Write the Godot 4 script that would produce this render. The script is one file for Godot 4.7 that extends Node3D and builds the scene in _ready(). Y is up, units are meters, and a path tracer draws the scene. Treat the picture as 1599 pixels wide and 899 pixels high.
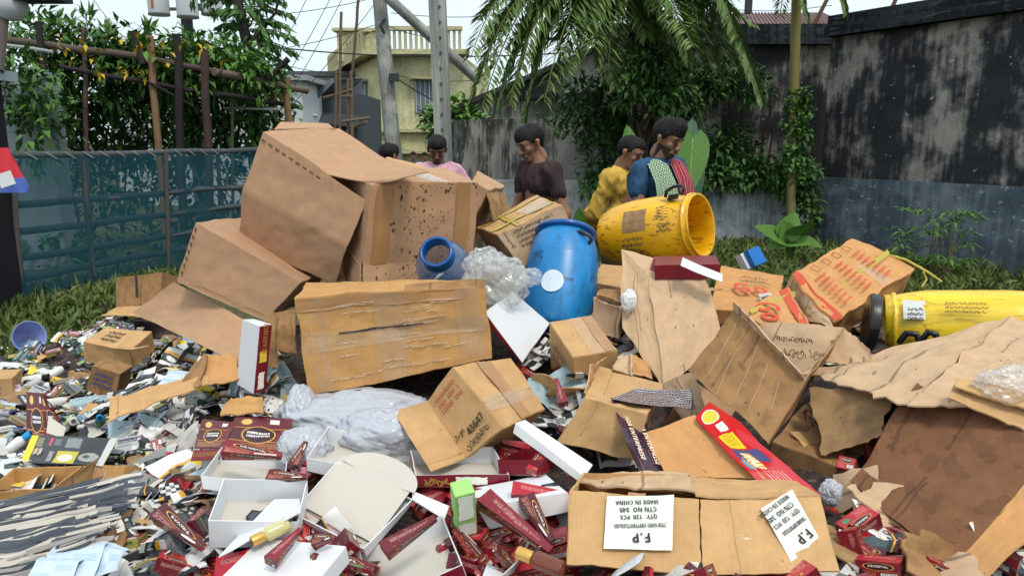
extends Node3D

# ---------------------------------------------------------------- camera mapping: photograph pixel + distance -> point
const FPX := 1190.0
const PITCH := 0.19199
var rng := RandomNumberGenerator.new()
var M := {}
var nz := FastNoiseLite.new()
var used := {}
var heap_pts: Array = []

func P(px: float, py: float, d: float) -> Vector3:
	var x := (px - 799.5) / FPX
	var y := (449.5 - py) / FPX
	var c := cos(PITCH)
	var s := sin(PITCH)
	var v := Vector3(x, y * c - s, -y * s - c)
	return Vector3(0, 1.6, 0) + v * (d / -v.z)

func G(px: float, d: float) -> Vector3:      # point on the ground under a picture column
	return Vector3((px - 799.5) / FPX * (d * cos(PITCH) + 0.3), 0, -d)

func numbered(n: String) -> String:
	if not used.has(n):
		used[n] = 0
		return n
	used[n] += 1
	return "%s_%03d" % [n, used[n]]

func tag(o: Node, label: String, category: String, group := "", kind := "") -> Node:
	if label != "": o.set_meta("label", label)
	if category != "": o.set_meta("category", category)
	if group != "": o.set_meta("group", group)
	if kind != "": o.set_meta("kind", kind)
	return o

func thing(called: String, at: Vector3, label: String, category: String, group := "") -> Node3D:
	var o := Node3D.new()
	o.name = numbered(called)
	add_child(o)
	o.position = at
	tag(o, label, category, group)
	return o

# ---------------------------------------------------------------- mesh builder
class MB:
	var v := PackedVector3Array()
	var n := PackedVector3Array()
	var uv := PackedVector2Array()
	var c := PackedColorArray()
	var ix := PackedInt32Array()
	var off := Vector3.ZERO
	func tri(a: Vector3, b: Vector3, d: Vector3, col := Color.WHITE, ua := Vector2.ZERO, ub := Vector2.ZERO, ud := Vector2.ZERO):
		var nn := (b - a).cross(d - a)
		nn = nn.normalized() if nn.length() > 1e-12 else Vector3.UP
		var k := v.size()
		for q in [a, b, d]: v.push_back(q - off)
		for q in [ua, ub, ud]: uv.push_back(q)
		for i in 3:
			n.push_back(nn)
			c.push_back(col)
		ix.append_array(PackedInt32Array([k, k + 2, k + 1]))
	func quad(a: Vector3, b: Vector3, d: Vector3, e: Vector3, col := Color.WHITE, r := Rect2(0, 0, 1, 1)):
		var nn := (b - a).cross(e - a)
		nn = nn.normalized() if nn.length() > 1e-12 else Vector3.UP
		var k := v.size()
		for q in [a, b, d, e]: v.push_back(q - off)
		uv.push_back(Vector2(r.position.x, r.end.y))
		uv.push_back(r.end)
		uv.push_back(Vector2(r.end.x, r.position.y))
		uv.push_back(r.position)
		for i in 4:
			n.push_back(nn)
			c.push_back(col)
		ix.append_array(PackedInt32Array([k, k + 2, k + 1, k, k + 3, k + 2]))
	# grid of points rows[j][i] with smooth normals
	func grid(rows: Array, uvs: Array, col := Color.WHITE, flip := false):
		var h := rows.size()
		var w: int = rows[0].size()
		var k := v.size()
		for j in h:
			for i in w:
				var p: Vector3 = rows[j][i]
				var dx: Vector3 = rows[j][min(i + 1, w - 1)] - rows[j][max(i - 1, 0)]
				var dy: Vector3 = rows[min(j + 1, h - 1)][i] - rows[max(j - 1, 0)][i]
				var nn := dx.cross(dy)
				nn = nn.normalized() if nn.length() > 1e-12 else Vector3.UP
				v.push_back(p - off)
				n.push_back(-nn if flip else nn)
				uv.push_back(uvs[j][i])
				c.push_back(col)
		for j in h - 1:
			for i in w - 1:
				var a := k + j * w + i
				if flip: ix.append_array(PackedInt32Array([a, a + 1, a + w + 1, a, a + w + 1, a + w]))
				else: ix.append_array(PackedInt32Array([a, a + w + 1, a + 1, a, a + w, a + w + 1]))
	func box(ctr: Vector3, sz: Vector3, b := Basis.IDENTITY, col := Color.WHITE, cells: Array = []):
		var X := b.x * sz.x / 2
		var Y := b.y * sz.y / 2
		var Z := b.z * sz.z / 2
		var full := Rect2(0, 0, 1, 1)
		var g := func(i): return cells[i % cells.size()] if cells.size() > 0 else full
		quad(ctr - X - Y + Z, ctr + X - Y + Z, ctr + X + Y + Z, ctr - X + Y + Z, col, g.call(0))
		quad(ctr + X - Y - Z, ctr - X - Y - Z, ctr - X + Y - Z, ctr + X + Y - Z, col, g.call(1))
		quad(ctr - X - Y - Z, ctr - X - Y + Z, ctr - X + Y + Z, ctr - X + Y - Z, col, g.call(2))
		quad(ctr + X - Y + Z, ctr + X - Y - Z, ctr + X + Y - Z, ctr + X + Y + Z, col, g.call(3))
		quad(ctr - X + Y + Z, ctr + X + Y + Z, ctr + X + Y - Z, ctr - X + Y - Z, col, g.call(4))
		quad(ctr - X - Y - Z, ctr + X - Y - Z, ctr + X - Y + Z, ctr - X - Y + Z, col, g.call(5))
	func bar(a: Vector3, b: Vector3, w: float, t: float, col := Color.WHITE):
		var y := (b - a).normalized()
		var x := y.cross(Vector3.FORWARD)
		if x.length() < 0.1: x = y.cross(Vector3.RIGHT)
		x = x.normalized()
		box((a + b) / 2, Vector3(w, a.distance_to(b), t), Basis(x, y, x.cross(y)), col)
	func tube(pts: Array, radii: Array, seg := 8, col := Color.WHITE, caps := true):
		var rows := []
		var us := []
		var x := Vector3.ZERO
		var L := 0.0
		for i in pts.size():
			var t: Vector3 = (pts[min(i + 1, pts.size() - 1)] - pts[max(i - 1, 0)]).normalized()
			if i == 0:
				x = t.cross(Vector3(0.31, 0.2, 0.93)).normalized()
			else:
				x = (x - t * x.dot(t)).normalized()
				L += pts[i].distance_to(pts[i - 1])
			var y := t.cross(x)
			var r := []
			var u := []
			for k in seg + 1:
				var a := TAU * k / seg
				r.append(pts[i] + (x * cos(a) + y * sin(a)) * radii[i])
				u.append(Vector2(float(k) / seg, L))
			rows.append(r)
			us.append(u)
		grid(rows, us, col, false)
		if caps:
			for e in [0, pts.size() - 1]:
				for k in seg:
					tri(pts[e], rows[e][k], rows[e][k + 1], col)
	# surface of revolution: prof = [[radius, along], ...]
	func lathe(prof: Array, t: Transform3D, seg := 20, col := Color.WHITE, r0 := Rect2(0, 0, 1, 1)):
		var rows := []
		var us := []
		for i in prof.size():
			var r := []
			var u := []
			for k in seg + 1:
				var a := TAU * k / seg
				r.append(t * Vector3(cos(a) * prof[i][0], prof[i][1], sin(a) * prof[i][0]))
				u.append(r0.position + r0.size * Vector2(float(k) / seg, float(i) / (prof.size() - 1)))
			rows.append(r)
			us.append(u)
		grid(rows, us, col, true)
	func mesh(mat: Material) -> ArrayMesh:
		var a := []
		a.resize(Mesh.ARRAY_MAX)
		a[Mesh.ARRAY_VERTEX] = v
		a[Mesh.ARRAY_NORMAL] = n
		a[Mesh.ARRAY_TEX_UV] = uv
		a[Mesh.ARRAY_COLOR] = c
		a[Mesh.ARRAY_INDEX] = ix
		var m := ArrayMesh.new()
		m.add_surface_from_arrays(Mesh.PRIMITIVE_TRIANGLES, a)
		m.surface_set_material(0, mat)
		return m

func mb(off := Vector3.ZERO) -> MB:
	var b := MB.new()
	b.off = off
	return b

func put(b: MB, called: String, mat: Material, parent: Node = null) -> MeshInstance3D:
	var o := MeshInstance3D.new()
	o.mesh = b.mesh(mat)
	if parent == null:
		o.name = numbered(called)
		o.position = b.off
		add_child(o)
	else:
		o.name = called
		parent.add_child(o, true)
	return o

# thin bent sheet with thickness between corners a b c d (counter-clockwise seen from its face)
func sheet(b: MB, a: Vector3, bb: Vector3, c: Vector3, d: Vector3, nu: int, nv: int, th: float, amp := 0.0, us := 1.6, uo := Vector2.ZERO, ridge := 0.0, torn := 0.0, rect = null, lift := 0.0):
	var nn := (bb - a).cross(d - a).normalized()
	var lu := a.distance_to(bb)
	var lv := a.distance_to(d)
	var fr := []
	var bk := []
	var uvf := []
	for j in nv + 1:
		var r1 := []
		var r2 := []
		var ru := []
		for i in nu + 1:
			var u := float(i) / nu
			var w := float(j) / nv
			if torn > 0.0:
				var tv := nz.get_noise_3d(u * 900 + a.x * 500, w * 900, 7.0) * torn
				if i == 0 or i == nu: u += tv / lu
				if j == 0 or j == nv: w += tv / lv
			var p := a.lerp(bb, u).lerp(d.lerp(c, u), w)
			if amp > 0.0:
				p += Vector3(nz.get_noise_3d(p.x * 260, p.y * 260, p.z * 260), nz.get_noise_3d(p.x * 260 + 300, p.y * 260, p.z * 260), nz.get_noise_3d(p.x * 260, p.y * 260 + 700, p.z * 260)) * amp
				p += Vector3(nz.get_noise_3d(p.x * 900, p.y * 900, p.z * 900 + 50), nz.get_noise_3d(p.x * 900 + 90, p.y * 900, p.z * 900), nz.get_noise_3d(p.x * 900, p.y * 900 + 70, p.z * 900)) * amp * 0.25
			if amp > 0.005:
				var wgt := minf(1.0, 7.0 * minf(minf(u, 1.0 - u), minf(w, 1.0 - w)))
				var cr := nz.get_noise_3d(p.x * 330 + 40, p.y * 330, p.z * 330)
				var c2 := nz.get_noise_3d(p.x * 700 + 140, p.y * 700, p.z * 700)
				p -= nn * maxf(0.0, wgt) * amp * (maxf(0.0, 0.30 - absf(cr)) * 1.5 + maxf(0.0, 0.18 - absf(c2)) * 1.3)
			p += nn * (ridge * (1.0 - absf(w * 2.0 - 1.0)) + lift)
			r1.append(p + nn * th * 0.5)
			r2.append(p - nn * th * 0.5)
			ru.append(Vector2(u * lu, (1.0 - w) * lv) * us + uo if rect == null else Vector2(rect.position.x + rect.size.x * u, rect.end.y - rect.size.y * w))
		fr.append(r1)
		bk.append(r2)
		uvf.append(ru)
	b.grid(fr, uvf, Color.WHITE, false)
	if th < 0.00055: return
	b.grid(bk, uvf, Color.WHITE, true)
	var e0 := [fr[0], bk[0]]
	var eu := [uvf[0], uvf[0]]
	b.grid([bk[0], fr[0]], eu)
	b.grid([fr[nv], bk[nv]], [uvf[nv], uvf[nv]])
	var l1 := []
	var l2 := []
	var q1 := []
	var q2 := []
	var ul := []
	for j in nv + 1:
		l1.append(fr[j][0]); l2.append(bk[j][0]); q1.append(fr[j][nu]); q2.append(bk[j][nu]); ul.append(uvf[j][0])
	b.grid([l1, l2], [ul, ul])
	b.grid([q2, q1], [ul, ul])

# ---------------------------------------------------------------- textures and materials
func nimg(seed_: int, freq: float, oct := 4, size := 512) -> PackedByteArray:
	var f := FastNoiseLite.new()
	f.seed = seed_
	f.frequency = freq
	f.fractal_octaves = oct
	var im := f.get_seamless_image(size, size)
	im.convert(Image.FORMAT_L8)
	return im.get_data()

func tex(im: Image) -> ImageTexture:
	im.generate_mipmaps()
	return ImageTexture.create_from_image(im)

func mat(col: Color, rough := 0.8, t: Texture2D = null, metal := 0.0, spec := 0.5) -> StandardMaterial3D:
	var m := StandardMaterial3D.new()
	m.albedo_color = col
	m.roughness = rough
	m.metallic = metal
	m.metallic_specular = spec
	if t: m.albedo_texture = t
	m.cull_mode = BaseMaterial3D.CULL_DISABLED
	return m

func vmat(rough := 0.8, spec := 0.3) -> StandardMaterial3D:
	var m := mat(Color.WHITE, rough, null, 0.0, spec)
	m.vertex_color_use_as_albedo = true
	return m

func glassy(col: Color, alpha: float, rough := 0.1) -> StandardMaterial3D:
	var m := mat(Color(col.r, col.g, col.b, alpha), rough)
	m.transparency = BaseMaterial3D.TRANSPARENCY_ALPHA
	return m

var N1: PackedByteArray
var N2: PackedByteArray
var N3: PackedByteArray

# corrugated card: fibres, faint flute lines, blotches, wet drops (drops) and run marks (runs)
func card(base: Color, seed_: int, flute := 0.04, blotch := 0.12, drops := 0, runs := 0, wet := 0.55, wash := 0.0) -> StandardMaterial3D:
	var S := 512
	var lum := base.get_luminance()
	base = base.lerp(Color(lum, lum, lum), 0.03)
	var r := RandomNumberGenerator.new()
	r.seed = seed_
	var k := PackedFloat32Array()
	k.resize(S * S)
	var o := r.randi() % 200000
	for y in S:
		for x in S:
			var i := y * S + x
			var f := 1.0 + (N1[(i + o) % 262144] / 255.0 - 0.5) * blotch * 2.0 + (N2[(i * 1 + o) % 262144] / 255.0 - 0.5) * 0.05 + (N3[i] / 255.0 - 0.5) * 0.05
			f += sin(x * 1.26) * flute * 0.5 + (0.5 if (x % 41) < 1 else 0.0) * flute
			if wash > 0.0 and N1[(i + o + 9000) % 262144] > 150: f *= 1.0 - wash * clampf((N1[(i + o + 9000) % 262144] - 150) / 14.0, 0, 1)
			k[i] = f
	for q in drops:
		var rad := r.randf_range(1.0, 3.0) if r.randf() < 0.85 else r.randf_range(3, 6)
		var cx := clampf(r.randfn(0.42, 0.24), 0, 1) * S
		var cy := r.randf() * S
		var st := r.randf_range(1.0, 1.8)
		for y in range(int(cy - rad * st), int(cy + rad * st) + 1):
			for x in range(int(cx - rad), int(cx + rad) + 1):
				var dd := Vector2((x - cx) / rad, (y - cy) / (rad * st)).length() + (N3[posmod(y * S + x, S * S)] / 255.0 - 0.5) * 0.6
				if dd < 1.0: k[posmod(y, S) * S + posmod(x, S)] *= wet
	for q in runs:
		var x0 := r.randf() * S
		var y0 := r.randf() * S * 0.4
		var ln := r.randf_range(0.3, 0.9) * S
		var wd := r.randf_range(1.0, 4.5)
		for s in int(ln):
			x0 += r.randf_range(-0.4, 0.4)
			var ww := wd * (1.0 + (1.5 if s > ln - 14 else 0.0)) * (0.6 + N1[posmod(int(y0 + s) * S + int(x0), S * S)] / 255.0)
			for x in range(int(x0 - ww), int(x0 + ww) + 1):
				k[posmod(int(y0 + s), S) * S + posmod(x, S)] *= lerpf(1.0, wet, 0.75)
	var by := PackedByteArray()
	by.resize(S * S * 3)
	for i in S * S:
		var f := k[i]
		by[i * 3] = clampi(int(base.r * f * 255), 0, 255)
		by[i * 3 + 1] = clampi(int(base.g * f * 255), 0, 255)
		by[i * 3 + 2] = clampi(int(base.b * f * (1.0 + (1.0 - f) * 0.15) * 255), 0, 255)
	return mat(Color.WHITE, 0.85, tex(Image.create_from_data(S, S, false, Image.FORMAT_RGB8, by)), 0.0, 0.25)

# weathered plaster: bare tone, mould tone, flakes of a third tone
func plaster(bare: Color, mould: Color, flake: Color, cover: float, W: int, H: int, seed_: int, streak := 0.35, flk := 0.12, soft := 26.0) -> StandardMaterial3D:
	var f := FastNoiseLite.new()
	f.seed = seed_
	f.frequency = 0.006
	f.fractal_octaves = 6
	f.fractal_gain = 0.6
	var g := FastNoiseLite.new()
	g.seed = seed_ + 5
	g.frequency = 0.03
	g.fractal_octaves = 3
	var by := PackedByteArray()
	by.resize(W * H * 3)
	for y in H:
		for x in W:
			var a := f.get_noise_2d(x, y * 0.8) * 0.5 + 0.5
			var s := g.get_noise_2d(x * 2.2, y * 0.16) * 0.5
			var t := a + s * streak
			var m := clampf((cover - (1.0 - t)) * soft * 0.35 + 0.5, 0.0, 1.0)
			var fine := N3[(y % 512) * 512 + (x % 512)] / 255.0 - 0.5
			var col := bare.lerp(mould, m)
			var fl := g.get_noise_2d(x * 1.3 + 500, y * 1.3)
			if fl > 0.5 - flk: col = col.lerp(flake, clampf((fl - 0.5 + flk) * 14.0, 0, 0.85))
			var v := 1.0 + fine * 0.28 + (N1[(y % 512) * 512 + (x % 512)] / 255.0 - 0.5) * 0.3
			var i := (y * W + x) * 3
			by[i] = clampi(int(col.r * v * 255), 0, 255)
			by[i + 1] = clampi(int(col.g * v * 255), 0, 255)
			by[i + 2] = clampi(int(col.b * v * 255), 0, 255)
	return mat(Color.WHITE, 0.92, tex(Image.create_from_data(W, H, false, Image.FORMAT_RGB8, by)), 0.0, 0.2)

func ell(im: Image, cx: float, cy: float, rx: float, ry: float, col: Color, ring := 0.0):
	for y in range(max(0, int(cy - ry)), min(im.get_height(), int(cy + ry) + 1)):
		for x in range(max(0, int(cx - rx)), min(im.get_width(), int(cx + rx) + 1)):
			var d := Vector2((x - cx) / rx, (y - cy) / ry).length()
			if d < 1.0 and d >= ring: im.set_pixel(x, y, col)

func greek(im: Image, r: Rect2i, col: Color, lh: int, gap := 2):     # lines of unreadably small print
	var y := r.position.y
	while y + lh <= r.end.y:
		var x := r.position.x
		while x < r.end.x - 3:
			var w := rng.randi_range(2, 9)
			im.fill_rect(Rect2i(x, y, min(w, r.end.x - x), lh), col)
			x += w + rng.randi_range(1, 3)
		y += lh + gap

func squig(im: Image, x0: float, y0: float, w: float, h: float, col: Color, th := 1):
	var px := x0
	var ph := rng.randf() * 6
	while px < x0 + w:
		var y := y0 + sin(px * 9.0 / h + ph) * h * 0.35 + sin(px * 17.0 / h) * h * 0.25
		im.fill_rect(Rect2i(int(px), int(y), th, th + 1), col)
		px += 0.5

func cellr(i: int, cols: int, rows: int) -> Rect2:
	var e := 0.004
	return Rect2(float(i % cols) / cols + e, float(i / cols) / rows + e, 1.0 / cols - 2 * e, 1.0 / rows - 2 * e)

# 4 x 4 cells of maroon henna-carton print; cells are tall strips
func maroon_atlas() -> ImageTexture:
	var im := Image.create(512, 512, false, Image.FORMAT_RGB8)
	var mar := Color8(96, 14, 30)
	var red := Color8(168, 16, 40)
	var gold := Color8(205, 150, 60)
	var dark := Color8(48, 12, 20)
	for i in 16:
		var x := (i % 4) * 128
		var y := (i / 4) * 128
		im.fill_rect(Rect2i(x, y, 128, 128), [mar, red, Color8(120, 18, 36), Color8(78, 12, 26)][(i + i / 4) % 4])
		if i < 12:
			for k in 40: im.fill_rect(Rect2i(x + rng.randi_range(4, 60), y + rng.randi_range(70, 124), rng.randi_range(1, 4), rng.randi_range(1, 3)), gold if rng.randf() < 0.6 else Color8(210, 60, 70))
			ell(im, x + 64, y + 34, 44, 24, dark)
			ell(im, x + 64, y + 34, 44, 24, gold, 0.9)
			greek(im, Rect2i(x + 36, y + 26, 56, 17), Color8(232, 216, 210), 5, 3)
			if i % 3 == 0:
				ell(im, x + 96, y + 96, 18, 18, Color8(225, 225, 222))
				squig(im, x + 86, y + 96, 20, 10, Color8(120, 120, 120))
			if i % 3 == 1: ell(im, x + 96, y + 92, 15, 15, Color8(40, 140, 90))
			if i % 3 == 2:
				im.fill_rect(Rect2i(x + 70, y + 74, 46, 34), Color8(222, 216, 210))
				greek(im, Rect2i(x + 73, y + 77, 40, 28), Color8(60, 50, 55), 2, 3)
			greek(im, Rect2i(x + 8, y + 76, 50, 40), Color8(214, 150, 138), 3, 5)
			im.fill_rect(Rect2i(x, y + 64, 128, 2), gold)
		else:
			for k in 90: im.fill_rect(Rect2i(x + rng.randi_range(0, 125), y + rng.randi_range(0, 125), rng.randi_range(1, 5), rng.randi_range(1, 3)), gold if rng.randf() < 0.45 else Color8(150, 30, 46))
			greek(im, Rect2i(x + 20, y + 30, 88, 26), Color8(214, 180, 170), 2, 4)
	return tex(im)

# 4 x 4 cells of black, white and amber soap-carton print
func carton_atlas() -> ImageTexture:
	var im := Image.create(512, 512, false, Image.FORMAT_RGB8)
	var wh := Color8(222, 222, 220)
	var bk := Color8(34, 38, 44)
	var am := Color8(214, 158, 44)
	var gr := Color8(92, 104, 112)
	for i in 16:
		var x := (i % 4) * 128
		var y := (i / 4) * 128
		im.fill_rect(Rect2i(x, y, 128, 128), wh)
		match i % 8:
			0:
				im.fill_rect(Rect2i(x + 40, y, 52, 128), bk)
				im.fill_rect(Rect2i(x + 36, y, 5, 128), am)
				greek(im, Rect2i(x + 46, y + 10, 40, 60), gr, 2, 2)
				ell(im, x + 108, y + 60, 10, 14, Color8(40, 40, 40), 0.8)
			1:
				im.fill_rect(Rect2i(x, y + 60, 128, 68), bk)
				im.fill_rect(Rect2i(x, y + 56, 128, 5), am)
				greek(im, Rect2i(x + 8, y + 70, 60, 40), Color8(150, 160, 165), 2, 3)
				im.fill_rect(Rect2i(x + 84, y + 78, 26, 30), Color8(190, 195, 196))
			2:
				im.fill_rect(Rect2i(x, y, 128, 128), bk)
				im.fill_rect(Rect2i(x + 60, y, 4, 128), am)
				greek(im, Rect2i(x + 6, y + 14, 48, 90), Color8(110, 124, 132), 2, 3)
				im.fill_rect(Rect2i(x + 72, y + 30, 48, 60), Color8(66, 76, 84))
			3:
				ell(im, x + 64, y + 64, 52, 46, Color8(206, 206, 204))
				ell(im, x + 64, y + 64, 52, 46, am, 0.95)
				for k in 5: ell(im, x + 40 + k * 12, y + 50 + (k % 2) * 22, 4, 5, Color8(50, 46, 44))
				greek(im, Rect2i(x + 36, y + 62, 54, 14), Color8(50, 50, 52), 4, 3)
				im.fill_rect(Rect2i(x, y + 112, 128, 16), bk)
			4:
				for a in 4:
					for b in 4:
						if (a + b) % 2 == 0: im.fill_rect(Rect2i(x + a * 32, y + b * 32, 32, 32), bk if (a * b) % 3 != 1 else Color8(120, 122, 124))
			5:
				im.fill_rect(Rect2i(x, y, 128, 128), Color8(196, 200, 200))
				greek(im, Rect2i(x + 10, y + 12, 108, 40), Color8(120, 128, 134), 1, 3)
				im.fill_rect(Rect2i(x + 12, y + 66, 50, 46), Color8(60, 78, 70))
				im.fill_rect(Rect2i(x + 96, y, 32, 128), Color8(226, 200, 60))
			6:
				im.fill_rect(Rect2i(x, y, 128, 128), Color8(188, 184, 176))
				im.fill_rect(Rect2i(x, y, 30, 128), bk)
				greek(im, Rect2i(x + 40, y + 20, 70, 80), Color8(140, 138, 134), 1, 4)
			7:
				im.fill_rect(Rect2i(x, y + 30, 128, 20), am)
				im.fill_rect(Rect2i(x, y + 50, 128, 50), bk)
				ell(im, x + 30, y + 75, 14, 14, wh)
				squig(im, x + 52, y + 74, 60, 16, wh, 2)
	return tex(im)

# 4 x 4 cells of mixed cosmetics print
func mixed_atlas() -> ImageTexture:
	var im := Image.create(512, 512, false, Image.FORMAT_RGB8)
	var cols := [Color8(40, 110, 60), Color8(52, 40, 110), Color8(30, 34, 40), Color8(36, 70, 150), Color8(206, 182, 60), Color8(180, 40, 60), Color8(200, 206, 210), Color8(150, 200, 90), Color8(214, 180, 196), Color8(24, 28, 34), Color8(130, 150, 160), Color8(226, 222, 210), Color8(110, 20, 36), Color8(20, 40, 60), Color8(190, 150, 100), Color8(60, 120, 160)]
	for i in 16:
		var x := (i % 4) * 128
		var y := (i / 4) * 128
		var gl: float = cols[i].get_luminance()
		var c: Color = cols[i].lerp(Color(gl, gl, gl), 0.3).darkened(0.12)
		var ink := Color8(235, 235, 230) if c.get_luminance() < 0.5 else Color8(50, 50, 60)
		im.fill_rect(Rect2i(x, y, 128, 128), c)
		im.fill_rect(Rect2i(x, y + rng.randi_range(10, 90), 128, rng.randi_range(8, 26)), cols[(i * 5 + 3) % 16].darkened(0.2))
		greek(im, Rect2i(x + 14, y + 24, 96, 26), ink, 11, 4)
		greek(im, Rect2i(x + 16, y + 62, 70, 26), ink, 2, 3)
		im.fill_rect(Rect2i(x + 92, y + 92, 26, 26), Color8(220, 220, 216))
		greek(im, Rect2i(x + 10, y + 100, 70, 20), ink.lerp(c, 0.4), 1, 2)
	return tex(im)

func leaflet_atlas() -> ImageTexture:
	var im := Image.create(512, 512, false, Image.FORMAT_RGB8)
	for i in 4:
		var x := (i % 2) * 256
		var y := (i / 2) * 256
		im.fill_rect(Rect2i(x, y, 256, 256), [Color8(188, 204, 218), Color8(190, 186, 180), Color8(130, 130, 128), Color8(150, 174, 182)][i])
		for k in 5: greek(im, Rect2i(x + 12 + (k % 2) * 120, y + 10 + k * 46, 104, 34), [Color8(110, 150, 190), Color8(120, 120, 122), Color8(60, 66, 74), Color8(90, 110, 120)][i], 2, 4)
		if i == 3: im.fill_rect(Rect2i(x + 120, y + 120, 110, 90), Color8(110, 140, 150))
	return tex(im)

func checks(a: Color, b: Color, n: int, line: Color) -> ImageTexture:
	var im := Image.create(256, 256, false, Image.FORMAT_RGB8)
	for y in 256:
		for x in 256:
			var k := (int(x * n / 256.0) + int(y * n / 256.0)) % 2
			var c := a if k == 0 else b
			if (x * n / 64) % 8 == 0: c = line
			im.set_pixel(x, y, c)
	return tex(im)

func drum_tex(base: Color, dirt: Color, patch: bool) -> ImageTexture:
	var im := Image.create(512, 256, false, Image.FORMAT_RGB8)
	for y in 256:
		for x in 512:
			var i := y * 512 + x
			var f := 1.0 + (N1[i] / 255.0 - 0.5) * 0.22 + (N3[i] / 255.0 - 0.5) * 0.08
			var c := Color(base.r * f, base.g * f, base.b * f)
			if N2[(i + 7000) % 262144] > 176: c = c.lerp(dirt, 0.45)
			im.set_pixel(x, y, c)
	for k in 9:
		squig(im, rng.randi_range(0, 440), rng.randi_range(40, 220), rng.randi_range(20, 60), rng.randi_range(5, 12), dirt.darkened(0.5), 1)
	return tex(im)

# ---------------------------------------------------------------- the heap's surface
const HX0 := -5.2
const HZ0 := -6.6
const HS := 0.05
const HW := 200
const HH := 120
var hg := PackedFloat32Array()

func make_heap():
	var px := [[0, 560, 4.6], [0, 650, 3.3], [0, 760, 2.4], [0, 899, 1.75], [100, 520, 5.0], [150, 600, 3.9], [200, 700, 2.7], [210, 485, 4.9], [300, 540, 3.7], [300, 640, 2.9], [300, 780, 2.15], [300, 899, 1.7], [420, 640, 2.7], [420, 545, 3.3], [500, 700, 2.3], [600, 800, 1.95], [600, 899, 1.65], [800, 700, 2.35], [800, 800, 1.95], [800, 899, 1.6], [700, 600, 2.75], [850, 600, 2.8], [950, 570, 2.9], [950, 460, 3.6], [860, 500, 3.4], [700, 450, 3.5], [1100, 445, 3.7], [1200, 450, 3.8], [1300, 520, 3.15], [1450, 560, 2.7], [1599, 560, 2.8], [1130, 720, 2.2], [1000, 715, 2.25], [1300, 740, 2.05], [1100, 899, 1.5], [1400, 899, 1.55], [1599, 899, 1.55], [1500, 760, 2.0], [520, 470, 3.8], [400, 500, 3.8], [100, 640, 3.5], [100, 780, 2.3]]
	for q in px: heap_pts.append(P(q[0], q[1], q[2]))
	for x in [-0.9, -0.3, 0.3, 0.9, 1.5, 2.1, 2.8, 3.4]:
		heap_pts.append(Vector3(x, 0, -4.85))
		heap_pts.append(Vector3(x, 0.62, -4.3))
	for q in [[-1.6, -5.0, 0.3], [-2.0, -5.6, 0.12], [-2.6, -5.8, 0.06], [-3.3, -5.6, 0.04], [-3.6, -5.0, 0.05], [-3.9, -4.2, 0.03], [-3.4, -3.4, 0.12], [-2.8, -2.4, 0.25], [-1.5, -5.9, 0], [-2.4, -6.4, 0], [-3.4, -6.4, 0], [-4.6, -5.4, 0], [-4.6, -3.4, 0], [-0.6, -5.4, 0], [1, -5.4, 0], [3, -5.4, 0], [4, -4.6, 0], [4, -3.4, 0.05], [3.6, -2.4, 0.3], [2.6, -3.6, 0.7], [-2.0, -1.6, 0.3], [-0.8, -1.1, 0.3], [0.3, -0.95, 0.3], [1.4, -1.0, 0.3], [2.4, -1.4, 0.3], [-3.6, -2.2, 0]]:
		heap_pts.append(Vector3(q[0], q[2], q[1]))
	hg.resize(HW * HH)
	for j in HH:
		for i in HW:
			var x := HX0 + i * HS
			var z := HZ0 + j * HS
			var sw := 0.0
			var s := 0.0
			for p in heap_pts:
				var d = (p.x - x) * (p.x - x) + (p.z - z) * (p.z - z) + 0.012
				var w = 1.0 / (d * d)
				sw += w
				s += w * p.y
			var edge := minf(minf(x - HX0, HX0 + HW * HS - x), minf(z - HZ0, HZ0 + HH * HS - z))
			hg[j * HW + i] = maxf(0.0, s / sw - 0.06) * clampf(edge / 0.5, 0, 1)

func H(x: float, z: float) -> float:
	var fx := clampf((x - HX0) / HS, 0, HW - 1.01)
	var fz := clampf((z - HZ0) / HS, 0, HH - 1.01)
	var i := int(fx)
	var j := int(fz)
	fx -= i
	fz -= j
	return lerpf(lerpf(hg[j * HW + i], hg[j * HW + i + 1], fx), lerpf(hg[j * HW + HW + i], hg[j * HW + HW + i + 1], fx), fz)

func hit(px: float, py: float) -> Vector3:        # where the line of sight of a pixel meets the heap
	var d := 1.3
	while d < 6.4:
		var p := P(px, py, d)
		if p.y < H(p.x, p.z): return p
		d += 0.025
	return Vector3(0, -9, 0)

# ---------------------------------------------------------------- cartons
func disp(p: Vector3, amp: float) -> Vector3:
	var q := Vector3(nz.get_noise_3d(p.x * 260, p.y * 260, p.z * 260), nz.get_noise_3d(p.x * 260 + 300, p.y * 260, p.z * 260), nz.get_noise_3d(p.x * 260, p.y * 260 + 700, p.z * 260)) * amp
	return q

const FACES := {"F": ["LBF", "RBF", "RTF", "LTF"], "K": ["RBK", "LBK", "LTK", "RTK"], "L": ["LBK", "LBF", "LTF", "LTK"], "R": ["RBF", "RBK", "RTK", "RTF"], "T": ["LTF", "RTF", "RTK", "LTK"], "B": ["LBK", "RBK", "RBF", "LBF"]}

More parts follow.
